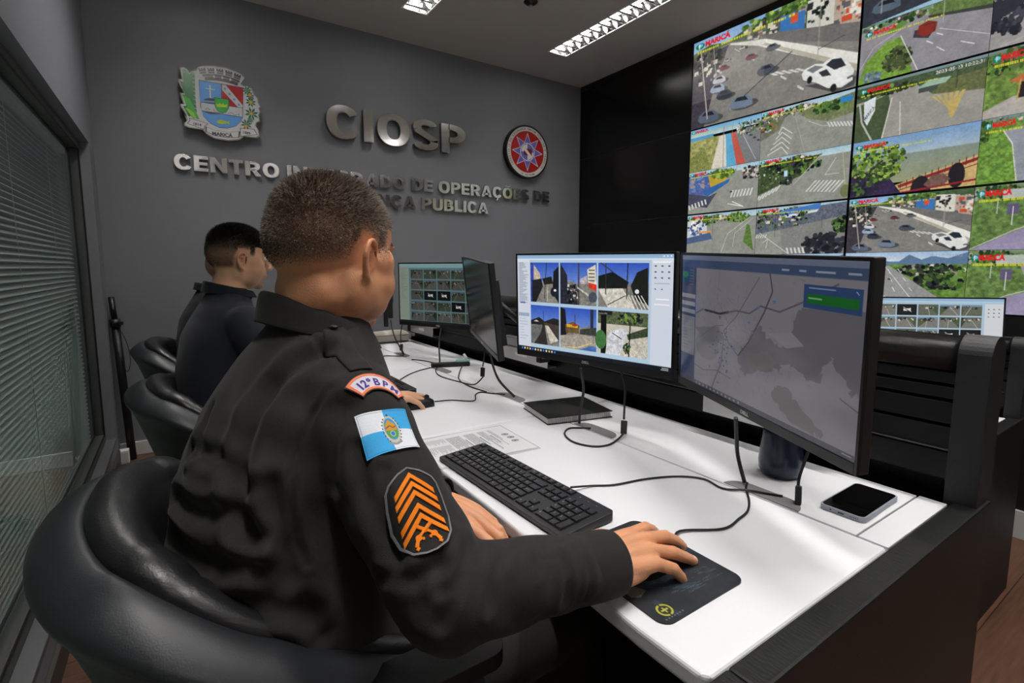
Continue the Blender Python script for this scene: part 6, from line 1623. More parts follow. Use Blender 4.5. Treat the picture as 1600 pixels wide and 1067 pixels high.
# ------------------------------------------------------------------ people
def voxelize(mb, name, voxel, smooth=4, fac=0.5):
    me = D.meshes.new(name+'_raw'); me.from_pydata(mb.v, [], mb.f); me.update()
    o = D.objects.new(name+'_raw', me); COL.objects.link(o)
    r = o.modifiers.new('r', 'REMESH'); r.mode = 'VOXEL'; r.voxel_size = voxel; r.adaptivity = 0.0; r.use_smooth_shade = True
    if smooth:
        q = o.modifiers.new('s', 'SMOOTH'); q.factor = fac; q.iterations = smooth
    dg = bpy.context.evaluated_depsgraph_get()
    out = D.meshes.new_from_object(o.evaluated_get(dg), preserve_all_data_layers=False, depsgraph=dg)
    D.objects.remove(o, do_unlink=True); D.meshes.remove(me)
    out.name = name
    return out
def get_co(me):
    a = np.empty(len(me.vertices)*3, dtype=np.float32); me.vertices.foreach_get('co', a); return a.reshape(-1, 3).astype(np.float64)
def get_no(me):
    a = np.empty(len(me.vertices)*3, dtype=np.float32); me.vertices.foreach_get('normal', a); return a.reshape(-1, 3).astype(np.float64)
def set_co(me, a):
    me.vertices.foreach_set('co', a.astype(np.float32).ravel()); me.update()
def relax(me, w, iters, fac=0.5):
    n = len(me.vertices); e = np.empty(len(me.edges)*2, dtype=np.int32); me.edges.foreach_get('vertices', e); e = e.reshape(-1, 2)
    act = (w[e[:, 0]] > 0.01) | (w[e[:, 1]] > 0.01); e = e[act]
    a = get_co(me); cnt = np.bincount(e.ravel(), minlength=n).astype(float); cnt[cnt == 0] = 1
    ii = np.concatenate([e[:, 0], e[:, 1]]); jj = np.concatenate([e[:, 1], e[:, 0]])
    wv = (w*fac)[:, None]; wv[np.bincount(ii, minlength=n) == 0] = 0
    for _ in range(iters):
        s = np.stack([np.bincount(ii, weights=a[jj, c], minlength=n) for c in range(3)], 1)/cnt[:, None]
        a = a*(1-wv)+s*wv
    set_co(me, a)
def unit(v):
    v = Vector(v); return v.normalized()
def frame(fw, up):
    """columns: right, forward, up"""
    f = unit(fw); r = f.cross(Vector(up)).normalized(); u = r.cross(f)
    return Matrix(((r.x, f.x, u.x), (r.y, f.y, u.y), (r.z, f.z, u.z)))
def head_shapes(mb, C, Rm, s, fat=0.0):
    C = Vector(C)
    def P(x, y, z): return C+Rm @ Vector((x*s, y*s, z*s))
    def E(x, y, z, a, b, c): mb.ell(P(x, y, z), (a*s, b*s, c*s), 28, 18, R=Rm)
    E(0, -0.010, 0.040, 0.078, 0.099, 0.084)
    E(0, -0.035, 0.020, 0.074, 0.078, 0.075)
    E(0, 0.036, 0.040, 0.066, 0.056, 0.062)
    E(0, 0.030, -0.025, 0.063+fat*0.4, 0.060, 0.070)
    E(0, 0.028, -0.072, 0.054+fat, 0.056, 0.042)
    E(0, 0.074, -0.096, 0.024, 0.019, 0.018)
    for sg in (-1, 1):
        E(sg*0.040, 0.058, -0.028, 0.027, 0.026, 0.030)
        E(sg*0.044, 0.035, -0.066, 0.022+fat, 0.036, 0.034)
        E(sg*0.046, 0.046, -0.040, 0.024+fat, 0.034, 0.036)
        E(sg*0.052, 0.040, -0.006, 0.020+fat, 0.030, 0.030)
        E(sg*0.050, 0.005, -0.050, 0.022+fat, 0.040, 0.045)
        E(sg*0.028, 0.079, 0.026, 0.027, 0.010, 0.009)
        E(sg*0.031, 0.078, 0.010, 0.0175, 0.011, 0.010)
        E(sg*0.013, 0.104, -0.030, 0.010, 0.011, 0.009)
        # ear: rim, lobe and bowl
        ex = sg*0.074; ez = -0.010
        rim = [(ex-sg*0.004, 0.014, -0.002), (ex+sg*0.004, 0.012, 0.016), (ex+sg*0.012, -0.002, 0.030), (ex+sg*0.018, -0.017, 0.026), (ex+sg*0.019, -0.023, 0.008), (ex+sg*0.013, -0.016, -0.012), (ex+sg*0.006, -0.004, -0.028), (ex+sg*0.001, 0.006, -0.030)]
        Pq, Rq = spline([P(q[0], q[1], q[2]+ez) for q in rim], [0.004*s, 0.0042*s, 0.0045*s, 0.0045*s, 0.0043*s, 0.0045*s, 0.0062*s, 0.0052*s], 5)
        mb.tube(Pq, Rq, 10)
        anti = [(ex+sg*0.008, -0.006, 0.018), (ex+sg*0.012, -0.013, 0.006), (ex+sg*0.009, -0.008, -0.012), (ex+sg*0.004, 0.003, -0.018)]
        Pq, Rq = spline([P(q[0], q[1], q[2]+ez) for q in anti], [0.003*s, 0.0036*s, 0.0034*s, 0.003*s], 5)
        mb.tube(Pq, Rq, 8)
        MR = Rm @ Matrix.Rotation(sg*math.radians(-34), 3, 'Z')
        mb.ell(P(ex+sg*0.0005, -0.007, 0.001+ez), (0.0028*s, 0.018*s, 0.027*s), 16, 12, R=MR)
        E(ex-sg*0.001, 0.012, -0.006+ez, 0.005, 0.004, 0.006)
    Pq, Rq = spline([P(0, 0.090, 0.020), P(0, 0.102, -0.006), P(0, 0.113, -0.024), P(0, 0.104, -0.036)], [0.009*s, 0.0095*s, 0.0125*s, 0.008*s], 5)
    mb.tube(Pq, Rq, 12); mb.ell(P(0, 0.111, -0.025), (0.012*s,)*3, 14, 10)
    E(0, 0.094, -0.056, 0.024, 0.009, 0.006); E(0, 0.093, -0.066, 0.021, 0.009, 0.007); E(0, 0.085, -0.050, 0.026, 0.014, 0.016)
def hand_shapes(mb, W, d, n, s, k=1.0, curls=None, spread=(0.12, 0.02, -0.08, -0.20), thumb=(0.7, 0.25, 0.25), nails=None, drop=0.012, kn_out=None):
    """W wrist, d finger direction, n back of hand, s thumb side; returns nothing, adds shapes"""
    W = Vector(W); d = unit(d); n = Vector(n); n = (n-d*n.dot(d)).normalized(); s = Vector(s); s = (s-d*s.dot(d)-n*s.dot(n)).normalized()
    curls = curls or [(0.35, 0.5, 0.3)]*4
    def P(a, b, c): return W+(d*a+s*b+n*c)*k
    R3 = Matrix(((d.x, s.x, n.x), (d.y, s.y, n.y), (d.z, s.z, n.z)))
    mb.ell(P(0.048, 0.002, -0.001), (0.055*k, 0.040*k, 0.015*k), 24, 14, R=R3)
    mb.ell(P(0.030, 0.022, -0.010), (0.036*k, 0.018*k, 0.015*k), 20, 12, R=R3)
    mb.ell(P(0.035, -0.024, -0.008), (0.040*k, 0.015*k, 0.014*k), 20, 12, R=R3)
    kn = [(0.088, 0.029, 0.001), (0.092, 0.009, 0.005), (0.086, -0.0115, 0.003), (0.077, -0.030, -0.002)]
    ln = [(0.043, 0.026, 0.021), (0.047, 0.030, 0.022), (0.043, 0.028, 0.021), (0.034, 0.021, 0.019)]
    rr = [0.0096, 0.0098, 0.0092, 0.0083]
    for i in range(4):
        k0 = P(*kn[i])
        mb.caps([P(0.0, kn[i][1]*0.55, 0.0), P(0.045, kn[i][1]*0.85, kn[i][2]+0.002), k0], [0.0150*k, 0.0125*k, (rr[i]+0.0012)*k], 12)
        dd = (d*math.cos(spread[i])+s*math.sin(spread[i])).normalized()
        ang = 0.0; p = k0; pts = [k0]; rad = [(rr[i]+0.0008)*k]
        for j in range(3):
            ang += curls[i][j]
            v = (dd*math.cos(ang)-n*math.sin(ang))
            p = p+v*ln[i][j]*k; pts.append(p); rad.append(rr[i]*k*(1.0, 0.90, 0.80)[j])
        q = MB()
        for j in range(3):
            q.caps([pts[j], pts[j].lerp(pts[j+1], 0.5), pts[j+1]], [rad[j], rad[j]*0.93 if j else rad[j]*0.96, rad[j+1]], 14, sub=3)
            if j: q.ell(pts[j], (rad[j]*1.04,)*3, 12, 8)
        mb.add(q.v, q.f, 0, True)
        if nails is not None:
            up = (n*math.cos(ang)+dd*math.sin(ang)).normalized()
            nails.append((pts[-1]+up*rad[-1]*0.8-(pts[-1]-pts[-2]).normalized()*0.0015, (pts[-1]-pts[-2]).normalized(), up))
    t0 = P(0.020, 0.026, -0.008)
    td = (d*math.cos(thumb[0])+s*math.sin(thumb[0])-n*0.25).normalized(); pts = [t0]; p = t0
    for j, l in enumerate((0.040, 0.032, 0.026)):
        p = p+td*l*k; pts.append(p)
        td = (td+(d*0.5-s*0.5)*thumb[1]-n*thumb[2]*0.4).normalized()
    mb.caps([P(0.0, 0.010, -0.004), t0, pts[1], pts[2], pts[3]], [0.016*k, 0.0145*k, 0.0118*k, 0.0108*k, 0.0088*k], 14)
    if nails is not None:
        up = (s*0.25+n).normalized(); nails.append((pts[-1]+up*0.0085*k, (pts[-1]-pts[-2]).normalized(), up))
def dist_seg(P, a, b):
    a = np.array(a, float); b = np.array(b, float); ab = b-a
    t = np.clip(((P-a)@ab)/max(1e-9, ab@ab), 0, 1)
    return np.linalg.norm(P-(a+t[:, None]*ab), axis=1)
def dist_poly(P, pts):
    return np.min([dist_seg(P, pts[i], pts[i+1]) for i in range(len(pts)-1)], axis=0)
def lum(col, k): return tuple(c*k for c in col)

M_skin = attr_mat('skin', 0.48, 0.42, bump=0.25, scale=520, sss=0.10)
M_hair = attr_mat('hair', 0.55, 0.3)
M_eye = mat('eye_white', rgb(214, 208, 200), 0.15)
M_iris = mat('iris_brown', rgb(44, 28, 20), 0.1)

def finish(me, name, mats, parent):
    for m in (mats if isinstance(mats, (list, tuple)) else [mats]): me.materials.append(m)
    o = D.objects.new(name, me); link(o, parent)
    me.polygons.foreach_set('use_smooth', np.ones(len(me.polygons), dtype=bool)); me.update()
    return o
def person(S):
    J = {k: Vector(v) for k, v in S['J'].items()}
    root = thing('person', S['label'], 'person', (J['pelvis'].x, J['pelvis'].y, 0.0), group=S.get('group'))
    O = Vector(root.location)
    Rm = frame(S['face'], S.get('headup', (0, 0, 1))); hs = S['hs']; C = J['head']
    F = unit(S['F']); Rt = unit(F.cross(Vector((0, 0, 1)))); Z = Vector((0, 0, 1))
    k = S.get('k', 1.0)
    # ---- body (one continuous skin)
    b = MB(); nails = []
    head_shapes(b, C, Rm, hs, S.get('fat', 0.0))
    nk = S['neck_r']
    b.loft([(C+Rm @ Vector((0, -0.022, 0.0))*hs, Rt, nk*0.92, F, nk*0.98, 1), (C+Rm @ Vector((0, -0.018, -0.07))*hs, Rt, nk, F, nk*1.02, 1), (J['neck'], Rt, nk*1.1, F, nk*1.08, 1), (J['neck']-Z*0.07, Rt, nk*1.6, F, nk*1.1, 1)], 32, sub=6)
    if S.get('fat', 0): b.ell(C+Rm @ Vector((0, -0.050, -0.060))*hs, (0.058*hs, 0.030*hs, 0.050*hs), 20, 12, R=Rm)
    tz = [(J['neck']-Z*0.03, 0.08, 0.06), (J['neck']-Z*0.09, 0.13, 0.07), (J['chest'], 0.13, 0.09), (J['waist'], 0.13, 0.10), (J['pelvis'], 0.14, 0.10), (J['pelvis']-Z*0.06, 0.12, 0.09)]
    b.loft([(c, Rt, a_, F, b_, 1) for c, a_, b_ in tz], 32, sub=5)
    for sd in ('R', 'L'):
        b.caps([J['neck']-Z*0.06, J['sh'+sd]], [0.05, 0.05], 14)
        b.caps([J['sh'+sd], J['el'+sd]], [0.046, 0.040], 14)
        W = J['wr'+sd]
        b.caps([J['el'+sd], J['el'+sd].lerp(W, 0.35), W], [0.040, 0.041, 0.0275*k], 16)
        H_ = S['hand'+sd]
        hand_shapes(b, W, H_['d'], H_['n'], H_['s'], k, H_.get('curls'), H_.get('spread', (0.12, 0.02, -0.08, -0.2)), H_.get('thumb', (0.7, 0.25, 0.25)), nails)
        b.caps([J['hip'+sd], J['kn'+sd]], [0.075, 0.05], 14)
        b.caps([J['kn'+sd], J['an'+sd]], [0.05, 0.035], 14)
        b.caps([J['an'+sd], J['an'+sd]+F*0.14-Z*0.045], [0.035, 0.028], 12)
    b.v = [tuple(Vector(v)-O) for v in b.v]
    me = voxelize(b, 'body', S['voxel'], 3)
    Rn = np.array(Rm)
    L = ((get_co(me)+np.array(O)-np.array(C))@Rn)/hs
    wt = (np.linalg.norm(L, axis=1) < 0.20).astype(float)
    wt *= np.clip((np.linalg.norm((np.abs(L)-np.array([0.086, 0.008, 0]))*[1, 1, 0.8]*[1, 1, 1]+0, axis=1)), 0, 1)*0+1
    de = np.linalg.norm((np.stack([np.abs(L[:, 0])-0.088, L[:, 1]+0.006, L[:, 2]+0.010], 1))*[1.3, 1, 0.75], axis=1)
    wt *= np.clip((de-0.020)/0.012, 0.03, 1)
    dn = np.linalg.norm(L-np.array([0, 0.112, -0.022]), axis=1); wt *= np.clip((dn-0.008)/0.02, 0.15, 1)
    dl = np.linalg.norm(L-np.array([0, 0.100, -0.060]), axis=1); wt *= np.clip((dl-0.005)/0.02, 0.3, 1)
    relax(me, wt, S.get('relax', 45))
    P = get_co(me)+np.array(O); Nn = get_no(me)
    L = ((P-np.array(C))@Rn)/hs          # head-local coordinates
    col = np.empty((len(P), 3)); base = np.array(S['skin'])/255.0
    r1 = np.sin(P[:, 0]*91+np.sin(P[:, 1]*77)*2)*np.sin(P[:, 2]*83+1.3)
    col[:] = base*(1+0.02*r1[:, None])
    inhead = (np.linalg.norm(L, axis=1) < 0.17)
    dens = S['hairmask'](L)*inhead
    dens[np.abs(L[:, 0]) > 0.0835] = 0
    er = np.sqrt(((L[:, 1]+0.004)/0.024)**2+((L[:, 2]+0.010)/0.038)**2)
    dens = dens*np.where(np.abs(L[:, 0]) > 0.045, np.clip((er-0.95)/0.35, 0, 1), 1)
    scalp = np.array(S['scalp'])/255.0
    col = col*(1-dens[:, None]*0.85)+scalp*dens[:, None]*0.85
    # ears and cheeks redder, stubble on the jaw, brows, lips
    ear = np.clip(1-np.linalg.norm((L-np.array([0.088, -0.008, 0.0]))*[1.2, 1, 0.8], axis=1)/0.035, 0, 1)
    col *= 1-ear[:, None]*np.array([0.02, 0.10, 0.12])
    st = np.clip((-0.035-L[:, 2])/0.03, 0, 1)*np.clip((L[:, 1]+0.0)/0.03, 0, 1)*(L[:, 2] > -0.14)*inhead
    col *= 1-st[:, None]*S.get('stubble', 0.10)
    for sg in (-1, 1):
        bd = dist_poly(L*[1, 1, 1.6], [np.array([sg*0.016, 0.096, 0.028*1.6]), np.array([sg*0.032, 0.092, 0.036*1.6]), np.array([sg*0.050, 0.072, 0.030*1.6])])
        kk = np.clip(1-(bd-0.004)/0.003, 0, 1)*inhead
        col = col*(1-kk[:, None]*0.85)+np.array(S['brow'])/255.0*kk[:, None]*0.85
        ey = np.clip(1-np.linalg.norm((L-np.array([sg*0.032, 0.088, 0.009]))*[0.6, 1, 1.5], axis=1)/0.010, 0, 1)
        col *= 1-ey[:, None]*0.45
    lip = np.clip(1-(np.linalg.norm((L-np.array([0, 0.103, -0.061]))*[0.45, 0.8, 1.0], axis=1)-0.005)/0.004, 0, 1)*inhead
    col = col*(1-lip[:, None]*0.6)+np.array([150, 84, 72])/255.0*lip[:, None]*0.6
    for (np_, nd, nu) in nails:
        q = P-np.array(np_); al = q@np.array(nd); up = q@np.array(nu); sd_ = np.linalg.norm(q-np.outer(al, nd)-np.outer(up, nu), axis=1)
        m_ = (np.abs(al) < 0.0062*k) & (sd_ < 0.0050*k) & (np.abs(up) < 0.006) & ((Nn@np.array(nu)) > 0.40)
        col[m_] = np.array(S.get('nail', (240, 204, 190)))/255.0
    # knuckle creases
    set_attr(me, srgb2lin(col))
    body = finish(me, 'body', M_skin, root)
    # ---- eyes
    for sg in (-1, 1):
        e = MB(); c = C+Rm @ Vector((sg*0.0315, 0.0785, 0.0085))*hs
        e.ell(c-O, (0.0118*hs,)*3, 20, 14)
        eo = e.build('eye', M_eye, root)
        e = MB(); e.ell(c+Rm @ Vector((sg*0.001, 0.0080, 0))*hs-O, (0.0055*hs, 0.0045*hs, 0.0055*hs), 14, 10, R=Rm); e.build('iris', M_iris, eo)
    # ---- hair strands
    hm = dens; idx = np.nonzero(hm > 0.04)[0]
    r = np.random.default_rng(S.get('seed', 5))
    pr = hm[idx]/hm[idx].sum()
    n = S['strands']
    pick = r.choice(idx, size=n, p=pr)
    p0 = P[pick]-np.array(O)+r.normal(0, S['voxel']*0.5, (n, 3))*0.6; nn = Nn[pick]
    ll = L[pick]
    ln = S['hairlen'](ll)*(0.7+0.6*r.random(n))*hs
    comb = np.array(Rm @ Vector(S.get('comb', (0, 0.2, -0.5))))
    dr = nn+comb*S.get('combk', 0.5)+r.normal(0, 0.28, (n, 3)); dr /= np.linalg.norm(dr, axis=1)[:, None]
    sd_ = np.cross(dr, r.normal(0, 1, (n, 3))); sd_ /= np.linalg.norm(sd_, axis=1)[:, None]
    w = S.get('hairw', 0.00028)
    a_ = p0-nn*0.0006-sd_*w; b_ = p0-nn*0.0006+sd_*w; c_ = p0+dr*ln[:, None]
    V = np.stack([a_, b_, c_], 1).reshape(-1, 3)
    hmsh = D.meshes.new('hair')
    hmsh.vertices.add(len(V)); hmsh.vertices.foreach_set('co', V.astype(np.float32).ravel())
    hmsh.loops.add(n*3); hmsh.loops.foreach_set('vertex_index', np.arange(n*3, dtype=np.int32))
    hmsh.polygons.add(n); hmsh.polygons.foreach_set('loop_start', (np.arange(n)*3).astype(np.int32)); hmsh.polygons.foreach_set('loop_total', np.full(n, 3, dtype=np.int32))
    hmsh.update(calc_edges=True)
    gp = S['grey'](ll); g = r.random(n) < gp
    hc = np.where(g[:, None], np.array(S['hair_grey'])/255.0, np.array(S['hair'])/255.0)*(0.75+0.5*r.random(n))[:, None]
    set_attr(hmsh, np.repeat(srgb2lin(hc), 3, axis=0))
    hmsh.materials.append(M_hair); ho = D.objects.new('hair', hmsh); link(ho, root)
    # ---- jacket
    j = MB(); T = S['torso']
    j.loft([(Vector(c), Rt+Z*0.0, a_, (F+Z*tl).normalized(), b_, pw) for (c, a_, b_, pw, tl) in T], 56, sub=8)
    sl = S['sleeve']
    for sd in ('R', 'L'):
        s_ = J['sh'+sd]; e_ = J['el'+sd]; w_ = J['wr'+sd]
        up = (s_-e_).normalized()
        j.caps([J['neck']-Z*0.070, (J['neck']-Z*0.065).lerp(s_, 0.6), s_], [sl[0]*0.80, sl[0]*0.88, sl[0]*0.97], 22)
        j.caps([s_, s_.lerp(e_, 0.35), s_.lerp(e_, 0.7), e_], [sl[0], sl[1], sl[2], sl[3]], 24)
        cu = w_-(w_-e_).normalized()*S.get('cuffback', -0.012)
        j.caps([e_, e_.lerp(w_, 0.35), e_.lerp(w_, 0.7), cu], [sl[3], sl[4], sl[5], sl[6]], 24)
    j.v = [tuple(Vector(v)-O) for v in j.v]
    jm = voxelize(j, 'jacket', S.get('jvoxel', 0.0055), S.get('jsmooth', 8))
    P = get_co(jm)+np.array(O); Nn = get_no(jm)
    disp = np.zeros(len(P))
    for (pts, rad, dep) in S.get('creases', []):
        dd = dist_poly(P, [np.array(q) for q in pts])
        disp += -dep*np.exp(-(dd/rad)**2)+dep*0.55*np.exp(-((dd-rad*1.9)/rad)**2)
    # soft cloth undulation
    for (a, fx, fy, fz, ph) in S.get('waves', []):
        disp += a*np.sin(P[:, 0]*fx+P[:, 1]*fy+P[:, 2]*fz+ph+1.5*np.sin(P[:, 2]*17+P[:, 0]*9+ph))*np.clip(np.sin(P[:, 2]*11+P[:, 1]*13+ph*2), 0, 1)
    # keep the cuff ends crisp
    for sd in ('R', 'L'):
        w_ = np.array(J['wr'+sd]); disp *= np.clip(np.linalg.norm(P-w_, axis=1)/0.05-0.3, 0, 1)
    set_co(jm, P-np.array(O)+Nn*disp[:, None])
    jack = finish(jm, 'jacket', S['cloth'], root)
    bv = BVHTree.FromPolygons([tuple(v) for v in (get_co(jm)+np.array(O))], [tuple(p.vertices) for p in jm.polygons])
    # ---- cuffs
    for sd in ('R', 'L'):
        w_ = J['wr'+sd]; dv = (w_-J['el'+sd]).normalized(); cb = w_-dv*S.get('cuffback', -0.012)
        rc = sl[6]
        A = Rt; B_ = dv.cross(A).normalized(); A = B_.cross(dv).normalized()
        q = MB(); q.loft([(cb-dv*0.050-O, A, rc*1.10, B_, rc*1.10, 1), (cb-dv*0.01-O, A, rc*1.12, B_, rc*1.10, 1), (cb+dv*0.020-O, A, rc*1.10, B_, rc*1.06, 1), (cb+dv*0.024-O, A, rc*1.04, B_, rc*1.0, 1), (cb+dv*0.018-O, A, rc*0.98, B_, rc*0.95, 1), (cb-dv*0.02-O, A, rc*0.95, B_, rc*0.93, 1)], 40, sub=3, cap=False)
        q.build('cuff', S['cloth'], root, smooth=True)
    # ---- collar: a folded band standing round the neck
    cN = Vector(S['collar'][0]); ca, cbk, hgt, tilt = S['collar'][1:5]
    rows = []; N = 64
    prof = [(0.0, -0.030), (0.002, 0.0), (0.000, 0.6), (-0.002, 1.0), (0.004, 1.06), (0.010, 1.0), (0.014, 0.5), (0.018, 0.10), (0.019, 0.0), (0.015, -0.01), (0.011, 0.15), (0.006, 0.5)]
    vs = []; fs = []
    for i in range(N+1):
        th = math.radians(-157+314*i/N)       # 0 = nape
        fr = (1-math.cos(th))/2
        for (o_, z_) in prof:
            hh = hgt*(1-0.35*fr); zz = (z_*hh if z_ > -0.02 or o_ > 0.01 else z_)
            rad_a = ca+o_*(1+0.5*fr); rad_b = cbk+o_*(1+0.5*fr)
            p = cN-F*rad_b*math.cos(th)+Rt*rad_a*math.sin(th)+Z*zz+Z*(-tilt*fr)
            vs.append(p-O)
    K = len(prof)
    for i in range(N):
        for q in range(K): fs.append((i*K+q, i*K+(q+1) % K, (i+1)*K+(q+1) % K, (i+1)*K+q))
    fs.append(tuple(reversed(range(K)))); fs.append(tuple(N*K+q for q in range(K)))
    q = MB(); q.add(vs, fs, 0, True); q.build('collar', S['cloth'], root, subsurf=1)
    # ---- trousers and boots
    q = MB()
    q.loft([(J['pelvis']+Z*0.05, Rt, 0.185, F, 0.135, 0.9), (J['pelvis'], Rt, 0.195, F, 0.145, 0.9), (J['pelvis']-Z*0.075, Rt, 0.185, F, 0.14, 0.9)], 40, sub=5)
    for sd in ('R', 'L'):
        q.caps([J['hip'+sd], J['hip'+sd].lerp(J['kn'+sd], 0.5), J['kn'+sd]], [0.098, 0.088, 0.070], 20)
        q.caps([J['kn'+sd], J['kn'+sd].lerp(J['an'+sd], 0.5), J['an'+sd]+Z*0.03], [0.070, 0.066, 0.060], 20)
    q.v = [tuple(Vector(v)-O) for v in q.v]
    finish(voxelize(q, 'trousers', 0.008, 6), 'trousers', S['trouser'], root)
    for sd in ('R', 'L'):
        a_ = J['an'+sd]; g_ = a_.z
        q = MB(); q.caps([a_+Z*0.05, a_-Z*0.0], [0.05, 0.046], 18)
        q.loft([(Vector((a_.x, a_.y, 0.045))-F*0.055, Rt, 0.030, Z, 0.040, 0.8), (Vector((a_.x, a_.y, 0.047)), Rt, 0.042, Z, 0.044, 0.8), (Vector((a_.x, a_.y, 0.040))+F*0.10, Rt, 0.048, Z, 0.036, 0.8), (Vector((a_.x, a_.y, 0.030))+F*0.19, Rt, 0.034, Z, 0.025, 0.8)], 28, sub=6)
        q.v = [tuple(Vector(v)-O) for v in q.v]
        q2 = voxelize(q, 'boot', 0.006, 4); cc = get_co(q2); cc[:, 2] = np.maximum(cc[:, 2], 0.001); set_co(q2, cc)
        finish(q2, 'boot', M_leather, root)
    return root, bv, O, jack

def cloth_mat(name, c, bump=0.35, sheen=0.05):
    return mat(name, c, 0.85, spec=0.25, bump=bump, scale=900, vary=0.10, vscale=9, sheen=sheen, detail=2)
M_uniform = cloth_mat('charcoal_uniform_cloth', rgb(37, 35, 33))
M_uniform_t = cloth_mat('charcoal_trouser_cloth', rgb(38, 37, 35))
M_navy = cloth_mat('navy_cloth', rgb(20, 23, 34), sheen=0.08)
M_navy_t = cloth_mat('navy_trouser_cloth', rgb(18, 20, 28), sheen=0.08)
M_black_cl = cloth_mat('black_cloth', rgb(14, 14, 17), sheen=0.05)
def sm(x, a, b): 
    t = np.clip((x-a)/(b-a), 0, 1); return t*t*(3-2*t)
def mask_buzz(L):
    x, y, z = np.abs(L[:, 0]), L[:, 1], L[:, 2]
    line = np.where(y < -0.02, -0.030+0.018*sm(y, -0.10, -0.03), np.where(y < 0.022, 0.022, -0.006))
    side = sm(z, line-0.008, line+0.030)
    front = 1-sm(y, 0.070-0.30*x+0.1*(z-0.06), 0.084-0.30*x+0.1*(z-0.06))
    sideburn = np.where((y > 0.016) & (z < 0.05), 1-sm(y, 0.036, 0.050), 1.0)
    fs_ = 0.30+0.25*sm(z, -0.01, 0.03)+0.45*sm(z, 0.03, 0.08)
    fb_ = 0.85-0.15*sm(z, 0.05, 0.10)
    kb_ = sm(-y, 0.005, 0.055)
    fade = fs_*(1-kb_)+fb_*kb_
    back = 1.0
    return side*front*sideburn*fade*back
def mask_short(L):
    x, y, z = np.abs(L[:, 0]), L[:, 1], L[:, 2]
    line = np.where(y < -0.02, -0.045+0.0*y, np.where(y < 0.022, 0.030, 0.008))
    side = sm(z, line-0.004, line+0.02)
    front = 1-sm(y, 0.080-0.30*x, 0.088-0.30*x)
    sideburn = np.where((y > 0.018) & (z < 0.045), 1-sm(y, 0.034, 0.044), 1.0)
    return side*front*sideburn*(0.55+0.45*sm(z, 0.0, 0.05))
CREASES = [
 ([(0.161,0.71,1.086),(0.131,0.708,1.074),(0.099,0.709,1.047),(0.072,0.701,1.015),(0.058,0.693,0.982),(0.05,0.673,0.949),(0.048,0.659,0.915),(0.056,0.64,0.881)], 0.013, 0.011),
 ([(0.195,0.664,1.054),(0.157,0.65,1.043),(0.133,0.65,1.018),(0.114,0.646,0.985),(0.102,0.638,0.95),(0.098,0.631,0.913),(0.101,0.624,0.874),(0.11,0.615,0.842)], 0.0045, 0.0035),
 ([(0.13,0.779,1.124),(0.154,0.73,1.1),(0.17,0.696,1.076)], 0.004, 0.002),
 ([(0.191,0.562,0.959),(0.182,0.543,0.933),(0.179,0.525,0.904),(0.187,0.505,0.881)], 0.008, 0.004),
 ([(0.24,0.492,0.9),(0.225,0.476,0.883),(0.215,0.46,0.858)], 0.007, 0.004),
 ([(0.267,0.484,0.887),(0.243,0.464,0.875),(0.222,0.45,0.85),(0.21,0.449,0.826)], 0.008, 0.004),
 ([(0.222,0.472,0.878),(0.196,0.482,0.864),(0.173,0.52,0.855)], 0.008, 0.005),
 ([(0.304,0.47,0.867),(0.277,0.449,0.856),(0.265,0.436,0.83)], 0.007, 0.005),
 ([(0.343,0.459,0.855),(0.332,0.438,0.834),(0.319,0.433,0.802)], 0.007, 0.0045),
 ([(0.381,0.457,0.846),(0.377,0.436,0.823),(0.369,0.435,0.789)], 0.006, 0.004),
 ([(0.415,0.470,0.835),(0.412,0.440,0.815),(0.405,0.435,0.785)], 0.005, 0.003),
 ([(0.003,0.811,0.949),(0.032,0.712,0.961),(0.055,0.662,0.936)], 0.011, 0.006),
 ([(-0.02,0.80,0.89),(0.004,0.715,0.895),(0.036,0.668,0.906),(0.059,0.638,0.88)], 0.011, 0.008),
 ([(-0.03,0.78,0.85),(0.007,0.68,0.845),(0.051,0.635,0.853),(0.081,0.617,0.827)], 0.012, 0.008),
 ([(-0.029,0.74,0.782),(0.016,0.651,0.801),(0.067,0.618,0.808),(0.105,0.603,0.785)], 0.013, 0.009),
 ([(-0.012,0.683,0.75),(0.038,0.623,0.752),(0.083,0.602,0.754)], 0.012, 0.008),
 ([(0.077,0.645,0.937),(0.085,0.627,0.877),(0.101,0.609,0.816),(0.118,0.599,0.757)], 0.012, 0.008),
 ([(0.167,0.629,1.021),(0.145,0.612,0.981),(0.139,0.609,0.935)], 0.012, 0.005),
 ([(0.17,0.591,0.982),(0.169,0.566,0.944),(0.173,0.535,0.909),(0.183,0.506,0.874)], 0.010, 0.005),
 ([(0.029,0.807,1.001),(0.01,0.783,0.956)], 0.010, 0.005)]
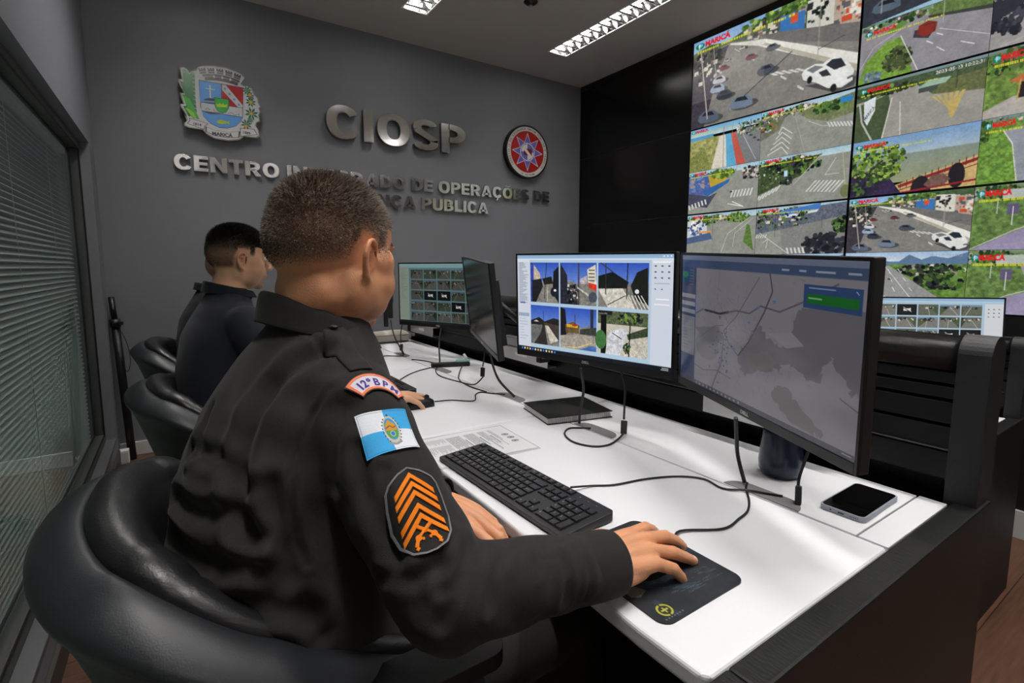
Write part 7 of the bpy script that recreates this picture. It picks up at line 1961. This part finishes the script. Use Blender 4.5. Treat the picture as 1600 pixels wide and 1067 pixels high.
OFF = dict(
    label='older police officer with cropped greying hair in a charcoal uniform using the mouse',
    J=dict(head=(0.207, 0.812, 1.218), neck=(0.186, 0.822, 1.128), chest=(0.14, 0.815, 0.98), waist=(0.105, 0.80, 0.80), pelvis=(0.105, 0.80, 0.60),
           shR=(0.189, 0.698, 1.000), shL=(0.150, 0.975, 1.005), elR=(0.240, 0.500, 0.817), elL=(0.215, 1.035, 0.80),
           wrR=(0.462, 0.478, 0.790), wrL=(0.355, 0.800, 0.785),
           hipR=(0.13, 0.70, 0.565), hipL=(0.13, 0.90, 0.565), knR=(0.55, 0.66, 0.575), knL=(0.55, 0.95, 0.575), anR=(0.60, 0.66, 0.10), anL=(0.60, 0.95, 0.10)),
    F=(0.99, 0.14, 0), face=(0.895, 0.445, -0.16), headup=(0.10, 0.06, 1.0), hs=0.985, fat=0.009, neck_r=0.062, k=1.06, voxel=0.0020,
    skin=(212, 150, 111), scalp=(92, 68, 55), brow=(50, 36, 30), stubble=0.10, seed=5,
    hairmask=mask_buzz, strands=85000, hairw=0.00034,
    hairlen=lambda L: 0.0030+0.0045*sm(L[:, 2], 0.02, 0.09), comb=(0, 0.5, -0.4), combk=0.6,
    hair=(62, 50, 42), hair_grey=(170, 156, 144), grey=lambda L: 0.38+0.36*sm(L[:, 1], -0.02, 0.06)+0.10*sm(L[:, 0], 0.02, 0.07),
    handR=dict(d=(1, -0.03, -0.03), n=(0.05, -0.14, 1), s=(0, 1, 0), curls=[(0.18, 0.34, 0.10), (0.20, 0.32, 0.10), (0.30, 0.18, 0.02), (0.42, 0.38, 0.20)], spread=(0.24, 0.0, -0.12, -0.20), thumb=(0.95, 0.42, 0.15)),
    handL=dict(d=(0.55, -0.80, -0.20), n=(0.15, -0.10, 1.0), s=(-0.8, -0.55, 0.0), curls=[(0.25, 0.35, 0.2), (0.3, 0.4, 0.25), (0.35, 0.45, 0.25), (0.4, 0.5, 0.3)]),
    torso=[((0.186, 0.822, 1.130), 0.066, 0.064, 1.0, 0.0), ((0.178, 0.822, 1.100), 0.098, 0.082, 1.0, 0.0), ((0.165, 0.822, 1.055), 0.150, 0.100, 0.95, 0.0), ((0.148, 0.816, 0.985), 0.178, 0.128, 0.88, 0.0), ((0.122, 0.808, 0.88), 0.185, 0.143, 0.85, 0.0), ((0.115, 0.80, 0.76), 0.200, 0.155, 0.85, 0.0), ((0.105, 0.795, 0.63), 0.200, 0.150, 0.85, 0.0), ((0.105, 0.795, 0.58), 0.180, 0.130, 0.9, 0.0)],
    sleeve=(0.077, 0.068, 0.065, 0.061, 0.053, 0.048, 0.041), cuffback=0.0, jvoxel=0.0045, jsmooth=8,
    collar=((0.179, 0.822, 1.120), 0.072, 0.070, 0.044, 0.055),
    waves=[(0.0020, 35, 20, 60, 0.3), (0.0018, -50, 30, 40, 1.7), (0.0016, 70, -60, 55, 2.9)],
    creases=CREASES, cloth=M_uniform, trouser=M_uniform_t)
P2 = dict(
    label='younger man with short dark hair in a navy uniform seen in profile',
    J=dict(head=(0.195, 2.115, 1.232), neck=(0.155, 2.105, 1.120), chest=(0.11, 2.06, 0.96), waist=(0.10, 2.0, 0.78), pelvis=(0.10, 1.96, 0.59),
           shR=(0.185, 1.935, 1.000), shL=(0.14, 2.275, 1.005), elR=(0.30, 1.72, 0.835), elL=(0.30, 2.30, 0.80),
           wrR=(0.520, 1.520, 0.787), wrL=(0.54, 2.20, 0.790),
           hipR=(0.12, 1.87, 0.555), hipL=(0.12, 2.06, 0.555), knR=(0.56, 1.85, 0.56), knL=(0.56, 2.08, 0.56), anR=(0.60, 1.85, 0.10), anL=(0.60, 2.08, 0.10)),
    F=(0.99, 0.05, 0), face=(0.995, 0.10, -0.10), headup=(0.10, 0, 1.0), hs=0.98, neck_r=0.056, k=1.0, voxel=0.0028,
    skin=(218, 170, 136), scalp=(80, 64, 54), brow=(26, 20, 18), stubble=0.12, seed=9,
    hairmask=mask_short, strands=52000, hairw=0.0005,
    hairlen=lambda L: 0.0025+0.011*sm(L[:, 2], 0.02, 0.10), comb=(0, 0.9, -0.2), combk=0.8,
    hair=(28, 23, 20), hair_grey=(104, 90, 78), grey=lambda L: 0.04+0.30*(1-sm(L[:, 2], 0.02, 0.08)),
    handR=dict(d=(0.97, 0.03, -0.08), n=(0.06, 0.0, 1), s=(0, 1, 0), curls=[(0.20, 0.35, 0.12), (0.22, 0.35, 0.12), (0.3, 0.3, 0.1), (0.42, 0.4, 0.2)], spread=(0.12, 0.0, -0.08, -0.14), thumb=(0.62, 0.5, 0.2)),
    handL=dict(d=(0.9, -0.3, -0.15), n=(0.1, 0, 1), s=(0, -1, 0)),
    torso=[((0.155, 2.105, 1.128), 0.060, 0.058, 1.0, 0.0), ((0.150, 2.105, 1.10), 0.095, 0.072, 1.0, 0.0), ((0.140, 2.095, 1.055), 0.155, 0.088, 0.95, 0.0), ((0.115, 2.07, 0.97), 0.180, 0.112, 0.85, 0.0), ((0.095, 2.03, 0.86), 0.175, 0.118, 0.85, 0.0), ((0.095, 1.99, 0.74), 0.170, 0.122, 0.85, 0.0), ((0.10, 1.96, 0.60), 0.175, 0.125, 0.9, 0.0)],
    sleeve=(0.070, 0.070, 0.062, 0.056, 0.052, 0.044, 0.036), cuffback=-0.004, jvoxel=0.006, jsmooth=8,
    collar=((0.155, 2.105, 1.112), 0.066, 0.070, 0.038, 0.026),
    waves=[(0.0015, 30, 20, 50, 0.9)], creases=[], cloth=M_navy, trouser=M_navy_t)
def shifted(S, dv, **kw):
    Q = dict(S); dv = Vector(dv)
    Q['J'] = {k: tuple(Vector(v)+dv) for k, v in S['J'].items()}
    Q['torso'] = [(tuple(Vector(t[0])+dv),)+t[1:] for t in S['torso']]
    Q['collar'] = (tuple(Vector(S['collar'][0])+dv),)+S['collar'][1:]
    Q.update(kw); return Q
P3 = shifted(P2, (0.0, 1.02, -0.03), label='person in black clothes in the farthest chair, head hidden behind the younger man', cloth=M_black_cl, trouser=M_black_cl, voxel=0.004, jvoxel=0.008, strands=12000, seed=3)
P3['J']['head'] = (0.235, 3.135, 1.185)

off_root, off_bv, off_O, off_jacket = person(OFF)
p2_root, p2_bv, _, _ = person(P2)
p3_root, _, _, _ = person(P3)

# ------------------------------------------------------------------ badges sewn on the officer's sleeve
M_badge = attr_mat('badge_embroidery', 0.7, 0.25, bump=0.5, scale=1100)
def sewn(name, pic, w, h, c, n, v, lift=0.0024, relief=0.0012, parent=off_root, bv=off_bv, O=off_O):
    n = unit(n); v = Vector(v); v = (v-n*v.dot(n)).normalized(); u = v.cross(n); c = Vector(c)
    def warp(co, hm):
        # smooth sheet fitted to the cloth underneath
        X, Z_ = co[:, 0], co[:, 2]; ts = []; ps = []
        for i in range(0, len(co), 7):
            p = c+u*float(X[i])+v*float(Z_[i]); hit = bv.ray_cast(p+n*0.06, -n, 0.13)
            if hit[0] is not None: ps.append(i); ts.append((hit[0]-c).dot(n))
        def B(x, z): x = x*20; z = z*20; return np.stack([np.ones_like(x), x, z, x*x, x*z, z*z, x**3, x*x*z, x*z*z, z**3, x**4, z**4], 1)
        ps = np.array(ps); ts = np.array(ts); wts = np.ones(len(ts))
        for _ in range(4):
            k_ = np.linalg.lstsq(B(X[ps], Z_[ps])*wts[:, None], ts*wts, rcond=None)[0]
            wts = np.where(ts-B(X[ps], Z_[ps])@k_ > 0, 2.5, 1.0)
        t = B(X, Z_)@k_+lift+relief*hm
        C0 = np.array(c-O); return C0+np.outer(X, np.array(u))+np.outer(Z_, np.array(v))+np.outer(t, np.array(n))
    return grid_mesh(name, pic, w, h, M_badge, parent, cut=True, warp=warp)
def badge_unit():
    p = Pic(900, 480); cx, cy = 0.5, 1.10; asp = 900/480
    def arc(r0, r1, a0, a1, col, hm, n=40):
        P_ = [(cx+r1*math.sin(math.radians(a0+(a1-a0)*i/n))/asp, cy-r1*math.cos(math.radians(a0+(a1-a0)*i/n))) for i in range(n+1)]
        P_ += [(cx+r0*math.sin(math.radians(a1-(a1-a0)*i/n))/asp, cy-r0*math.cos(math.radians(a1-(a1-a0)*i/n))) for i in range(n+1)]
        p.poly(P_, col, hm=hm, ns=0.06, cell=4)
    arc(0.57, 1.08, -51, 51, (60, 58, 58), 0.2); arc(0.60, 1.05, -49.5, 49.5, (238, 128, 84), 1.0); arc(0.66, 0.99, -45, 45, (214, 206, 216), 0.3)
    for t_, a, k in (('1', -36, 0.26), ('2', -26, 0.26), ('º', -15.5, 0.26), ('B', -1, 0.26), ('P', 16, 0.26), ('M', 34, 0.26)):
        A = math.radians(a); R_ = 0.70
        p.text(t_, cx+R_*math.sin(A)/asp, cy-R_*math.cos(A), k*0.82, (66, 58, 140), ang=A, align='C', offset=0.035, hm=0.9)
    return p.half(3)
sewn('unit_badge', badge_unit(), 0.104, 0.056, (0.212, 0.640, 1.033), (0.06, -0.62, 0.78), (-0.01, 0.77, 0.62))['label'] = 'curved orange-edged badge reading 12º BPM'
def badge_flag():
    p = Pic(780, 600, (0, 0, 0)); Wt = (226, 230, 236); B = (64, 168, 226)
    p.rect(0, 0, 1, 1, Wt, ns=0.03); p.rect(0.5, 0, 1, 0.5, B, ns=0.05); p.rect(0, 0.5, 0.5, 1, B, ns=0.05)
    p.line([(0.03, 0.04), (0.97, 0.04), (0.97, 0.96), (0.03, 0.96), (0.03, 0.04)], 0.006, (70, 90, 110))
    p.ell(0.56, 0.50, 0.155, 0.34, (196, 190, 180)); p.ell(0.56, 0.48, 0.125, 0.27, (60, 150, 200), hm=0.6); p.poly([(0.46, 0.38), (0.54, 0.26), (0.62, 0.34), (0.67, 0.42), (0.66, 0.52), (0.45, 0.52)], (206, 150, 60)); p.poly([(0.44, 0.52), (0.68, 0.52), (0.64, 0.70), (0.48, 0.70)], (92, 160, 60)); p.ell(0.56, 0.60, 0.055, 0.075, (150, 180, 196)); p.ell(0.56, 0.60, 0.035, 0.048, (66, 120, 170)); p.line([(0.46, 0.46), (0.54, 0.40), (0.60, 0.46), (0.66, 0.42)], 0.03, (150, 92, 40))
    for s_ in (-1, 1):
        for i in range(8):
            a = -0.9+i*0.26; p.ell(0.56+s_*0.165*math.cos(a), 0.50+0.34*math.sin(a), 0.012, 0.02, (74, 84, 60))
    p.line([(0.44, 0.80), (0.56, 0.86), (0.68, 0.80)], 0.05, (150, 150, 150)); p.ell(0.56, 0.14, 0.02, 0.03, (90, 80, 60))
    return p.half(3)
sewn('flag_badge', badge_flag(), 0.070, 0.057, (0.2085, 0.594, 0.995), (0.02, -0.64, 0.76), (-0.06, 0.72, 0.70), relief=0.0004)['label'] = 'blue and white quartered flag badge'
def badge_rank():
    p = Pic(640, 880, (0, 0, 0)); O_ = (240, 130, 22)
    out = [(0.50, 0.0), (0.70, 0.06), (0.90, 0.16), (0.97, 0.24), (1.0, 0.42), (1.0, 0.66), (0.93, 0.84), (0.78, 0.96), (0.58, 1.0), (0.42, 1.0), (0.22, 0.96), (0.07, 0.84), (0.0, 0.66), (0.0, 0.42), (0.03, 0.24), (0.10, 0.16), (0.30, 0.06)]
    p.poly(out, (120, 120, 124), hm=1.0); p.poly([(0.5+(x-0.5)*0.93, 0.5+(y-0.5)*0.95) for x, y in out], (30, 29, 28), ns=0.1, hm=0.1)
    for i in range(5):
        y = 0.075+i*0.108+(0.045 if i > 2 else 0)
        hw = 0.37 if i else 0.35; th = 0.070; dy = 0.24
        for sg in (-1, 1):
            p.poly([(0.5, y), (0.5+sg*hw, y+dy), (0.5+sg*hw, y+dy+th), (0.5, y+th)], O_, hm=1.6, ns=0.10, cell=3)
    def pistol(sg):
        X = lambda x: 0.5+sg*x
        p.line([(X(-0.16), 0.66), (X(0.12), 0.80)], 0.034, O_, hm=1.4); p.line([(X(-0.14), 0.695), (X(0.02), 0.775)], 0.016, (206, 104, 20), hm=1.5)
        p.ell(X(0.13), 0.81, 0.055, 0.035, O_, hm=1.4); p.line([(X(0.13), 0.80), (X(0.20), 0.90), (X(0.17), 0.93)], 0.045, O_, hm=1.4); p.ell(X(0.06), 0.83, 0.025, 0.02, O_, hm=1.3)
    pistol(1); pistol(-1)
    return p.half(3)
sewn('rank_badge', badge_rank(), 0.069, 0.102, (0.2155, 0.519, 0.923), (-0.06, -0.66, 0.75), (0.01, 0.70, 0.68))['label'] = 'orange chevron badge with crossed pistols'
# shoulder strap and its button
def strap(path, width, n, label=None):
    n = unit(n); P_ = spline(path, None, 10); vs = []; m = 9
    for i, p in enumerate(P_):
        t = (P_[min(i+1, len(P_)-1)]-P_[max(0, i-1)]).normalized(); s_ = t.cross(n).normalized()
        ww = width*(1.0 if i > 5 else 0.55+0.45*math.sin(PI/2*i/6))
        for k in range(m):
            q = p+s_*ww*(k/(m-1)-0.5); h = off_bv.ray_cast(q+n*0.06, -n, 0.16)
            q = (h[0] if h[0] is not None else q)+n*0.0030
            vs.append(q-off_O)
    fs = [(i*m+k, i*m+k+1, (i+1)*m+k+1, (i+1)*m+k) for i in range(len(P_)-1) for k in range(m-1)]
    mb = MB(); mb.add(vs, fs, 0, True); o = mb.build('shoulder_strap', M_uniform, off_root)
    sd = o.modifiers.new('s', 'SOLIDIFY'); sd.thickness = 0.0028; sd.offset = -1
    return o
st_ = strap([(0.180, 0.742, 1.11), (0.184, 0.712, 1.090), (0.190, 0.685, 1.068), (0.196, 0.664, 1.055)], 0.036, (0.2, -0.45, 0.87))
bh = off_bv.ray_cast(Vector((0.181, 0.728, 1.17)), Vector((0, 0.1, -1)).normalized(), 0.2)
mb = MB(); bc = (bh[0] if bh[0] is not None else Vector((0.181, 0.73, 1.10)))-off_O+Vector((0.001, -0.002, 0.005)); mb.ell(bc, (0.006, 0.006, 0.003), 16, 8); mb.build('button', mat('button_dark', rgb(48, 46, 44), 0.35), st_)
